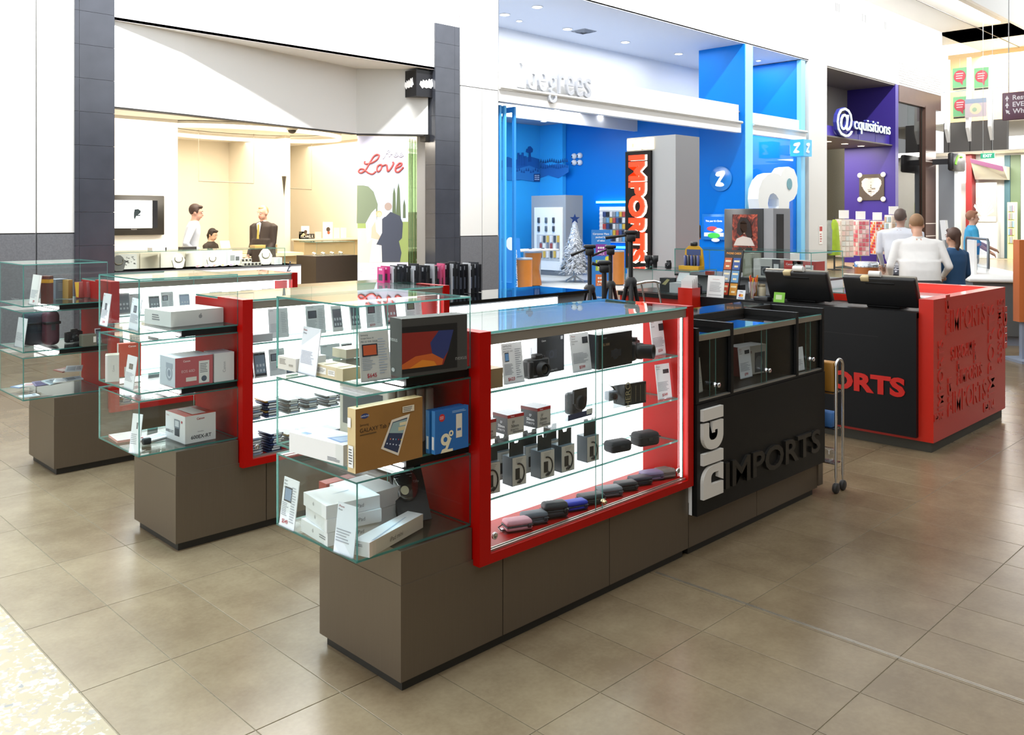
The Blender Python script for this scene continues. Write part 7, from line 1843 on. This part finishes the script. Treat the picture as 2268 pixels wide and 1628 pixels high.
# jeweller
person('person', 'man in a dark suit and gold tie looking down at the jewellery counter', gp(584, 15.1), math.radians(-72), 1.79, ('#33271f', '#2b2622', '#1c1a18', '#cf9f88', '#e6e8ec'), (((-.24, -.02, 1.14), (-.20, -.16, .92)), ((.24, -.02, 1.14), (.20, -.16, .92))), '#a88458', build=1.2, tie='#b3a24e', bald=True, jacket=True, headnod=.18)
person('person', 'man in a pale blue shirt moving behind the jewellery counter', gp(420, 14.3), math.radians(62), 1.80, ('#c3cad6', '#3a3c44', '#222222', '#c99a86'), (((-.33, .04, 1.15), (-.27, -.13, .98)), ((.30, .02, 1.15), (.27, -.16, 1.0))), '#3a261c', build=1.05, bend=.12, headnod=.1)
o = person('person', 'dark haired woman seated writing at the sales desk', gp(460, 17.6) + Vector((0, 0, -.30)), math.radians(30), 1.66, ('#3a322e', '#2b2622', '#1c1a18', '#d8b096', '#b4c49a'), (((-.22, -.12, 1.14), (-.10, -.34, 1.2)), ((.22, -.12, 1.14), (.12, -.36, 1.2))), '#2a1f1c', bend=.15, headnod=.3, female=True, hairlen=.14)
# blue shop
person('person', 'man in a black polo shirt with a lanyard in the blue shop', gp(1532, 21.6), math.radians(-100), 1.72, ('#17181b', '#17181b', '#111111', '#b98468'), (((-.26, .0, 1.12), (-.06, -.22, .98)), ((.26, .0, 1.12), (.06, -.24, .97))), '#241d1a', build=1.15, sleeves='short', lanyard=True)
# right side
person('person', 'woman in a loose white top leaning forward, seen from behind', gp(2038, 9.75), math.radians(120), 1.64, ('#eceae6', '#232326', '#1c1c1e', '#c99a80'), (((-.33, -.05, 1.12), (-.30, -.22, 1.0)), ((.33, -.05, 1.12), (.30, -.22, 1.0))), '#8a6848', build=1.3, bend=.32, headnod=.35, female=True, jacket=True)
person('person', 'girl in a navy jumper with a long brown plait, seen from behind', gp(2112, 10.0), math.radians(150), 1.46, ('#1f4a72', '#232428', '#1c1c1e', '#c99a80', '#c9dce8'), (((-.25, -.02, 1.14), (-.22, -.20, .98)), ((.25, -.02, 1.14), (.22, -.20, .98))), '#4a3226', female=True, hairlen=.42, skirt=True)
person('person', 'man in a white shirt walking past the card spinners', gp(1994, 12.4), math.radians(100), 1.70, ('#dde0ea', '#4a4c56', '#2a2a2c', '#b08a7a'), (((-.29, .02, 1.14), (-.28, -.12, .92)), ((.29, .02, 1.14), (.28, -.14, .94))), '#5a4a44', build=1.35, stride=.18)
person('person', 'person in a bright blue tee shirt reaching across the food counter', gp(2152, 15.8), math.radians(28), 1.70, ('#3a9cc8', '#2f3f6a', '#26262a', '#d8a890'), (((-.30, -.05, 1.16), (-.27, -.25, 1.02)), ((.30, -.16, 1.18), (.36, -.42, 1.06))), '#9a6a50', build=1.15, sleeves='short')
# ================================================================ things on and behind the cash desk
k8 = c_(1260, 480, 3.78)
ZD = .9355
# touch screen tills seen from behind
for i, (y0, y1, zz, lb) in enumerate(((2.93, 3.43, 1.165, 'black touch screen till farther from the red wall'), (2.30, 2.81, 1.152, 'black touch screen till beside the red wall'))):
    t = thing('till_screen', lb, 'till', (6.30, (y0 + y1) / 2, ZD + .019), 0, 'touch screen tills')
    tl = Matrix.Translation((0, 0, .0)) @ Matrix.Rotation(math.radians(-24), 4, 'Y')
    hw = (y1 - y0) / 2; hh = (zz - ZD) / math.cos(math.radians(24))
    MB().rbox(-.045, -.01, -hw, hw, .012, hh, .012, 2, 0, tl).build('rear_shell', M('#1b1b1c', .4), t, False)
    MB().rbox(-.012, .004, -hw - .004, hw + .004, .008, hh + .004, .005, 1, 0, tl).build('bezel', M('#9b958a', .35, .5), t, False)
    MB().rbox(-.048, -.043, -hw * .45, hw * .35, hh * .80, hh * .86, .002, 1, 0, tl).build('vent', M('#0c0c0d', .6), t, False)
    MB().rbox(-.03, .12, -.12, .12, -.0185, .03, .008, 2).build('foot', M('#1b1b1c', .4), t, False)
    MB().tube([(.02, 0, .02), (-.02, 0, .10)], .03, 10).build('stem', M('#1b1b1c', .4), t, False)
    MB().ring([(.022, -.04), (.022, .04)], 14, 0, tl @ Matrix.Translation((-.02, .02 if i else -.03, hh + .02)) @ Matrix.Rotation(math.pi / 2, 4, 'X')).build('paper_roll', M('#e8e6e0', .6), t, False)
    MB().rbox(-.05, -.01, .06 if i else .03, .12 if i else .09, hh - .03, hh + .006, .003, 1, 0, tl).build('yellow_note', M('#c9b68a', .6), t, False)
# phone card stand
C = at(*k8(1335, 692), X=6.16); w = .165
t = thing('card_stand', 'black phone cards stand with two columns of bright cards', 'card rack', (6.22, C.y + .03, ZD), 0)
T_ = Matrix.Rotation(math.radians(14), 4, 'Y')
hs = 1.58 - (k8(0, 268)[1] - HY) / FPX * 7.2 - ZD
MB().box(-.012, .0, -w / 2, w / 2, 0, hs, 0, T_).box(0, .11, -w / 2, -w / 2 + .006, 0, .10).box(0, .11, w / 2 - .006, w / 2, 0, .10).build('board', M('#1b1b1d', .4), t, False)
b = MB(); put_text(b, 'PHONE CARDS', T_ @ FX(-.0125, 0, hs * .93), h=.018, w=w * .82, bold=.03); b.build('heading', M('#d8902a', .5), t, False)
CCS = ['#b5552a', '#2f4f8f', '#8f9aa8', '#5f8fb8', '#c9472a', '#c98a2a']
for r in range(3):
    for c in range(2):
        z0 = hs * (.58 - .27 * r); yy = (.5 - c) * w * .48
        MB().box(-.018, -.0125, yy - w * .20, yy + w * .20, z0, z0 + hs * .25, 0, T_).build('phone_card', M(CCS[r * 2 + c], .4), t, False)
        bb = MB().box(-.0186, -.018, yy - w * .15, yy + w * .15, z0 + hs * .16, z0 + hs * .20, 0, T_).box(-.0186, -.018, yy - w * .1, yy + w * .1, z0 + hs * .05, z0 + hs * .09, 0, T_)
        bb.build('card_print', M('#e6d8b0', .5), t, False)
# printed notice, red holder, small signs
A = at(*k8(1150, 688), X=6.12)
p = Prod('notice', 'white printed notice standing in an acrylic holder before the phone cards', 'notice', .155, .006, .175, (6.13, A.y - .075, ZD), -math.pi / 2, '#e9e9e7', tilt=.14)
p.lines('front', .15, .85, .25, .72, 9, '#8a8a8e', .2, .35).rect('front', .3, .82, .7, .84, '#c9a0a0').rect('front', .12, .1, .88, .13, '#b9b9bc'); p.done()
t = thing('leaflet_holder', 'red box holder at the desk end, filled with white leaflets', 'leaflet holder', (6.10, 4.01, 0))
MB().box(5.95, 6.066, 3.945, 4.08, 0, 1.012).build('red_post', REDK, t)
for i in range(4):
    MB().box(5.965 + .025 * i, 5.971 + .025 * i, 3.955, 4.06, 1.0, 1.075 + .012 * i).build('leaflet', M('#dcdcda', .5), t)
A = at(*k8(1437, 708), X=6.12)
p = Prod('payment_sign', 'small white VISA card sign on the cash desk', 'sign', .072, .004, .075, (6.12, A.y, ZD), -math.pi / 2, '#dde0e4', tilt=.25)
p.text('front', 'VISA', .5, .8, .14, '#26386b', bold=.02).disc('front', .4, .42, .16, '#b5312a').disc('front', .6, .42, .16, '#d89a2a').rect('front', .2, .1, .8, .2, '#5f86b5'); p.done()
A = at(*k8(1757, 728), X=6.10)
p = Prod('green_sign', 'small lime green tent sign below the farther till', 'sign', .09, .004, .078, (6.10, A.y, ZD), -math.pi / 2, '#6fae2a', tilt=.2)
p.rect('front', .2, .3, .75, .75, '#b9cf9a'); p.done()
A = at(*k8(1535, 690), X=6.18)
t = thing('lanyard_jar', 'clear jar of orange and yellow lanyards', 'jar', (6.2, A.y, ZD))
MB().ring([(.04, 0), (.042, .14), (.040, .14), (.038, .004), (0, .004)], 18).build('clear_jar', PLASTIC, t, False)
for i in range(7):
    a = i * .9
    MB().tube([(.02 * math.cos(a), .02 * math.sin(a), .01), (.025 * math.cos(a + .5), .025 * math.sin(a + .5), .10), (.03 * math.cos(a + 1), .03 * math.sin(a + 1), .17 + .01 * (i % 3))], .006, 6).build('lanyard', M(('#d9601f', '#e0902a', '#c9442a', '#e0b03a')[i % 4], .5), t, False)
A = at(*k8(1612, 660), X=6.25)
t = thing('candle_jar', 'small cream jar beside the lanyards', 'jar', (6.25, A.y, ZD))
MB().ring([(.03, 0), (.034, .01), (.034, .09), (.028, .10)], 16).build('body', M('#c9bda0', .5), t, False)
MB().ring([(.03, .1), (.03, .12), (0, .12)], 16).build('lid', M('#8a7a5a', .4), t, False)
A = at(*k8(1625, 708), X=6.13)
t = thing('card_terminal', 'black payment terminal below the cream jar', 'card reader', (6.13, A.y, ZD))
MB().rbox(-.04, .04, -.06, .06, 0, .035, .008, 2).build('body', M('#1a1a1c', .4), t, False)
MB().box(-.02, .03, -.045, .02, .0352, .037).build('screen', M('#5a6570', .2), t, False)
MB().box(-.036, -.026, -.05, .05, .02, .03).build('card_slot', M('#d0d0d0', .3), t, False)
# desktop glass cabinet with boxed accessories
t = thing('desk_glass_cabinet', 'small glass cabinet at the end of the cash desk, binoculars on top', 'glass case', (6.2, 4.12, ZD))
x0, x1, y0, y1, z0, z1 = 6.15, 6.56, 4.10, 4.78, ZD, 1.135
MB().pane(x0, x1, y0, y1, z1 - .006, z1).build('top_pane', [GLASS, EDGE], t)
MB().pane(x0, x0 + .006, y0, y1, z0 + .004, z1 - .006).build('front_pane', [GLASS, EDGE], t)
MB().pane(x0 + .006, x1, y0, y0 + .006, z0 + .004, z1 - .006).build('side_pane', [GLASS, EDGE], t)
MB().pane(x0 + .006, x1, y1 - .006, y1, z0 + .004, z1 - .006).build('side_pane', [GLASS, EDGE], t)
MB().box(x0, x1, y0, y1, z0, z0 + .004).build('bottom', M('#2a3436', .3), t)
zc = ZD + .0045
p = Prod('speaker_carton', 'light grey carton with its lid open in the desk glass cabinet', 'carton', .13, .10, .085, (6.26, at(*k8(890, 680), X=6.2).y, zc), -math.pi / 2, '#b4b7ba', top='#c9ccce'); p.done('printing')
tag(MB().add([(-.06, 0, .09), (.06, 0, .09), (.05, .04, .165), (-.055, .04, .165)], [(0, 1, 2, 3)]).add([(-.06, .003, .09), (.06, .003, .09), (.05, .043, .165), (-.055, .043, .165)], [(3, 2, 1, 0)]).build('carton_lid', M('#c9ccce', .5)), 'raised grey lid of the open carton in the desk cabinet', 'lid').location = (0, 0, 0)
o = bpy.data.objects['carton_lid']; o.location = (6.30, at(*k8(890, 680), X=6.2).y, zc); o.rotation_euler = (0, 0, -math.pi / 2)
p = Prod('lens_filter_carton', 'black carton with a gold window picture in the desk glass cabinet', 'carton', .11, .09, .12, (6.27, at(*k8(790, 690), X=6.2).y, zc), -math.pi / 2, '#1f2022'); p.poly('front', [(.2, .55), (.7, .95), (.95, .9), (.55, .5)], '#a8a070'); p.done()
camera('camera at the right end of the desk glass cabinet', Vector((6.26, at(*k8(1030, 690), X=6.2).y, 0)), -math.pi / 2, z=zc, col='#2a2b2e')
def binoculars(label, x, y, z, rz):
    t = thing('binoculars', label, 'binoculars', (x, y, z), rz)
    for s in (-1, 1):
        MB().ring([(.018, 0), (.02, .05), (.028, .06), (.03, .11), (.026, .11)], 14, 0, Matrix.Translation((s * .034, 0, .002))).build('barrel', M('#1c1d20', .45), t, False)
    MB().rbox(-.02, .02, -.01, .012, .035, .07, .005, 1).build('bridge', M('#26282c', .4), t, False)
    MB().ring([(.009, .05), (.009, .085)], 10).build('focus_wheel', M('#101113', .5), t, False)
binoculars('black binoculars standing on the desk glass cabinet', 6.3, at(*k8(690, 440), X=6.3).y, 1.135, -1.2)
camera('tiny camera on a bracket on top of the desk glass cabinet', Vector((6.3, at(*k8(835, 440), X=6.3).y, 0)), -math.pi / 2, w=.05, h=.06, d=.03, lens=.014, ll=.02, z=1.135)
# battery stand
t = thing('battery_stand', 'yellow and black battery display stand on the long glass case', 'display stand', (6.42, at(*k8(1045, 440), X=6.42).y, 1.1355))
yb_ = t.location.y
MB().prism([(-.10, 0), (.10, 0), (.10, .05), (.085, .17), (.05, .20), (-.05, .20), (-.085, .17), (-.10, .05)], 0, .012, 'x').build('backboard', M('#c99a1e', .45), t, False)
MB().box(-.08, 0, -.10, .10, 0, .03).build('tray', M('#d0a020', .45), t, False)
for i in range(5):
    MB().ring([(.013, 0), (.013, .085), (.006, .087), (.006, .092)], 12, 0, Matrix.Translation((-.03, -.064 + .032 * i, .03))).build('battery', M('#20222c' if i % 2 else '#2f3f7a', .35), t, False)
MB().box(-.002, -.001, -.07, .07, .12, .17).build('picture_band', M('#3a4a78', .4), t, False)
MB().rbox(-.01, .02, -.03, .03, .20, .235, .005, 1).build('header', M('#1a1a1c', .4), t, False)
# long glass case behind the desk with camera cartons
t = thing('long_glass_case', 'long glass case behind the cash desk holding red and grey camera cartons', 'glass case', (6.58, 3.25, .935))
x0, x1, y0, y1, z0, z1 = 6.58, 7.15, 3.25, 4.55, 1.075, 1.302
MB().box(x0 + .05, x1, y0, y1, .936, 1.06).build('base', M('#9a9c9e', .5), t)
MB().box(x0, x1, y0, y1, 1.06, z0).build('deck', M('#2a2c2e', .4), t)
MB().pane(x0, x1, y0, y1, z1 - .008, z1).build('top_pane', [GLASSTOP, EDGE], t)
MB().pane(x0, x0 + .006, y0, y1, z0, z1 - .008).build('front_pane', [GLASS, EDGE], t)
MB().pane(x0 + .006, x1, y0, y0 + .006, z0, z1 - .008).build('end_pane', [GLASS, EDGE], t)
MB().pane(x0 + .006, x1, y1 - .006, y1, z0, z1 - .008).build('end_pane', [GLASS, EDGE], t)
for i, (u0, u1, v1, c, tp, lb) in enumerate(((1455, 1530, 305, '#7d7f6c', '#8f917e', 'olive carton at the left of the long glass case'), (1545, 1770, 350, '#b9b8b4', '#c9c8c4', 'grey carton printed with a camera in the long glass case'),
                                           (1800, 1960, 365, '#b5332c', '#c9bdb8', 'red camera carton left of the other red one'), (2000, 2200, 375, '#a83a34', '#c4c0bf', 'red camera carton at the right end of the long glass case'))):
    xx = 6.70
    a, b = at(*k8(u0, 480), X=xx), at(*k8(u1, 480), X=xx)
    h = at(*k8(u0, v1), X=xx).z - z0
    p = Prod('camera_carton', lb, 'carton', a.y - b.y, .16, h, (xx + .08, max((a.y + b.y) / 2, y0 + .02 + (a.y - b.y) / 2), z0), -math.pi / 2, c, 'camera cartons in the long glass case', top=tp, left='#c9c9c8')
    if i == 1: p.rect('front', .28, .1, .62, .6, '#3c3e42').disc('front', .45, .33, .24, '#6a6c70').disc('front', .45, .33, .14, '#2a2c30').rect('front', .7, 0, 1, 1, '#4a4c50').rect('front', .76, .45, .94, .75, '#d0d0d0')
    if i >= 2: p.text('front', 'Canon', .3, .8, .12, '#eadcd8', bold=.02).rect('front', .55, .1, .9, .8, '#dcd6d2').lines('front', .58, .86, .2, .7, 4, '#8a8684')
    p.done()
p = Prod('red_tag_box', 'small red box at the left of the long glass case', 'box', .07, .05, .03, (6.70, at(*k8(1180, 330), X=6.7).y, 1.075), 0, '#b5402e'); p.done()
camera('black camera between the two red cartons', Vector((6.64, 3.50, 0)), -math.pi / 2, z=z0, w=.09, h=.055)
# bits in the lit red tray
camera('black camera lens standing in the lit red tray', Vector((6.85, 2.95, 0)), -math.pi / 2, w=.08, h=.06, z=.9305, lens=.03, ll=.05)
for i, (x, y) in enumerate(((6.80, 2.45), (6.95, 2.40), (6.85, 2.60))):
    pr = Prod('accessory_carton', ('white accessory carton in the lit tray beside the red wall', 'white accessory carton farther back in the lit tray', 'white accessory carton behind the nearer till')[i], 'carton', .08, .06, .04, (x, y, .9305), .2 * i, '#d6d8dc', 'cartons in the lit tray'); pr.lines('top', .1, .9, .2, .8, 3, '#8a8d94'); pr.done()
# tripods beyond the middle counter
def tripod(label, u, vtop, d, headl=.12, hv=.06, handle=-1):
    r = (u - CX) / FPX
    x, y = d * (r * XR + XF), d * (r * YR + YF); zt = EYE - (vtop - HY) / FPX * d
    t = thing('tripod', label, 'tripod', (x, y, 0), -math.pi / 4, 'tripods on show')
    m = M('#1b1c1e', .45)
    MB().ring([(.018, zt * .35), (.018, zt - .08)], 10).build('centre_column', m, t, False)
    for i in range(3):
        a = i * 2 * math.pi / 3 + .5
        L = MB().tube([(.03 * math.cos(a), .03 * math.sin(a), zt * .72), (.14 * math.cos(a), .14 * math.sin(a), zt * .40)], [.017, .017], 8)
        L.tube([(.14 * math.cos(a), .14 * math.sin(a), zt * .42), (.21 * math.cos(a), .21 * math.sin(a), .01)], [.012, .012], 8)
        o = L.build('leg', m, t, False)
        MB().ball((.21 * math.cos(a), .21 * math.sin(a), .014), .016, 6).build('rubber_foot', M('#0c0c0d', .7), o, False)
    MB().ring([(.045, zt * .70), (.05, zt * .73), (.03, zt * .75)], 10).build('collar', m, t, False)
    MB().rbox(-.035, .035, -.035, .035, zt - .09, zt - .03, .008, 1).build('pan_head', m, t, False)
    MB().rbox(-.05, .05, -.04, .04, zt - .03, zt, .008, 1).build('plate', m, t, False)
    MB().tube([(handle * .03, 0, zt - .04), (handle * (.03 + headl), 0, zt - .04 - hv)], [.008, .014], 8).build('pan_handle', m, t, False)
tripod('leftmost black tripod with its pan handle pointing left', 1306, 542, 7.4, .13, .05)
tripod('shorter black tripod between the two taller ones', 1338, 577, 6.5, .06, -.02)
tripod('black tripod before the blue leaflet banner', 1352, 543, 8.1, .17, .07)
tripod('tallest black tripod in front of the IMPORTS letters', 1397, 510, 6.9, .17, .02)
# curved chrome stand in front of the pylon
t = thing('chrome_stand', 'curved chrome rail stand in front of the glass cabinet', 'stand', (5.75, 4.55, 0))
c0 = at(1382, 640, X=5.6); 
pts = [at(u, v, X=5.7) for u, v in ((1381, 640), (1392, 634), (1410, 629), (1432, 624), (1450, 623), (1462, 626))]
MB().tube(pts, .011, 10).build('top_rail', CHROME, t)
for u, v in ((1392, 634), (1420, 627), (1455, 624)):
    a = at(u, v, X=5.7); MB().tube([a, (a.x + .03, a.y - .05, a.z - .3), (a.x, a.y - .06, 0.0)], .008, 8).build('leg', CHROME, t)
# trolley at the end of the near counter
t = thing('trolley', 'chrome trolley on black castors at the end of the black cabinet', 'trolley', (4.88, 2.24, 0))
for yy in (2.24, 2.62):
    pts = [(4.838, yy, .09), (4.838, yy, .72)] + [(4.882 - .044 * math.cos(a), yy, .72 + .044 * math.sin(a)) for a in [i * math.pi / 8 for i in range(1, 8)]] + [(4.926, yy, .72), (4.926, yy, .09)]
    MB().tube(pts, .0085, 10).build('frame', CHROME, t)
    for x in (4.838, 4.926):
        w = MB().ring([(.0, -.012), (.026, -.012), (.03, -.006), (.03, .006), (.026, .012), (0, .012)], 16, 0, Matrix.Translation((x, yy, .0305)) @ Matrix.Rotation(math.pi / 2, 4, 'X'))
        w.build('castor', M('#2c2a28', .55), t)
        MB().tube([(x, yy, .05), (x, yy, .095)], .006, 8).build('castor_stem', CHROME, t)
MB().rbox(4.848, 4.918, 2.26, 2.60, .56, .745, .01, 2).build('wood_drawer', M('#a8762a', .4, var=.2, scale=15), t)
MB().box(4.846, 4.92, 2.25, 2.61, .57, .578).build('bracket', CHROME, t)
MB().box(4.842, 4.922, 2.25, 2.61, .36, .366).build('shelf', CHROME, t)
MB().box(4.842, 4.922, 2.25, 2.61, .16, .166).build('shelf', CHROME, t)
MB().rbox(4.85, 4.915, 2.27, 2.55, .367, .455, .006, 1).build('blue_packet', M('#3f74b5', .5), t)
MB().rbox(4.852, 4.912, 2.28, 2.5, .168, .24, .006, 1).build('clear_packet', PLASTIC, t)
# digital poster stand beyond the kiosk
t = thing('poster_stand', 'black lightbox stand with a dark red film poster, beyond the kiosk', 'poster stand', (9.0, 5.02, 0))
MB().rbox(9.0, 9.28, 5.02, 5.525, .0, 1.682, .006, 1).build('cabinet', M('#1b1a1a', .35), t)
MB().box(9.01, 9.40, 4.90, 5.019, .0, 1.684).build('grey_side', M('#a4a8ad', .4), t)
MB().box(9.08, 9.24, 4.894, 4.899, .6, 1.62).build('side_recess', M('#2a2a2c', .4), t)
A, B = at(1622, 475, X=9.0), at(1678, 549, X=9.0)
m = bpy.data.materials.new('poster_print'); m.use_nodes = True; nt = m.node_tree; bs = nt.nodes['Principled BSDF']
ge = nt.nodes.new('ShaderNodeNewGeometry'); nz = nt.nodes.new('ShaderNodeTexNoise'); nz.inputs['Scale'].default_value = 9; nz.inputs['Distortion'].default_value = 2.2
cr = nt.nodes.new('ShaderNodeValToRGB'); e = cr.color_ramp.elements; e[0].position = .35; e[0].color = (*lin('#2b1512'), 1); e[1].position = .7; e[1].color = (*lin('#b5533a'), 1); q = e.new(.52); q.color = (*lin('#6b2a22'), 1)
nt.links.new(ge.outputs['Position'], nz.inputs['Vector']); nt.links.new(nz.outputs['Fac'], cr.inputs[0]); nt.links.new(cr.outputs[0], bs.inputs['Base Color']); nt.links.new(cr.outputs[0], bs.inputs['Emission Color']); bs.inputs['Emission Strength'].default_value = .35
MB().box(8.998, 9.0, B.y, A.y, B.z, A.z).build('poster_print', m, t)
ym, zm = (A.y + B.y) / 2, (A.z + B.z) / 2; PP = FX(8.998, ym, zm)
for nm_, col_, pts_ in (('dark_shape', '#1f100e', [(-.05, .16), (.03, .15), (.08, .08), (.10, -.05), (.06, -.10), (.0, -.02), (-.06, -.06), (-.10, -.02), (-.09, .08)]), ('pale_shape', '#c9a590', [(-.055, .10), (-.01, .12), (.03, .09), (.035, .02), (.01, -.035), (-.03, -.03), (-.055, .03)]),
                        ('light_shape', '#d8cfc8', [(-.14, -.17), (-.10, -.09), (-.02, -.06), (.08, -.08), (.13, -.17)]), ('red_shape', '#9a3020', [(-.12, -.17), (-.03, -.12), (.05, -.13), (.09, -.17)])):
    b = MB(); tri_prism(b, pts_, .0015 + .0006 * len(nm_), PP); b.build(nm_, M(col_, .5, emit=.12), t)

# ---------------------------------------------------------------- goods in the black cabinet compartments
ZB = .7285
p = boxpx('camera_carton', 'grey camera carton in the middle glass compartment of the black cabinet', 'carton', k7(445, 590), k7(628, 555), k7(445, 385)[1], ZB, d=.1, col='#b4b0a8', left='#8a3a3a', top='#d0ccc4')
p.rect('front', .55, .05, .95, .75, '#4a4c50').disc('front', .72, .4, .22, '#6a6c70').text('front', 'Canon', .3, .8, .12, '#6a3a38', bold=.02); p.done()
card('price card leaning on the grey carton inside the black cabinet', k7(447, 606), k7(530, 584), k7(398, 388), ZB, ('Photo', 'Canon', 'Camera'), '$799', (.5, .76, .4, .12, '#3a3d44'), two=False, lean=.1)
card('price card at the left edge of the black cabinet', k7(125, 712), k7(180, 692), k7(125, 470), ZB, ('', ''), None, None, two=False, lean=.1, col='#c9c2b4')
card('price card in the right glass compartment of the black cabinet', k7(842, 552), k7(900, 538), k7(830, 388), ZB, ('', ''), None, None, two=False, lean=.1)
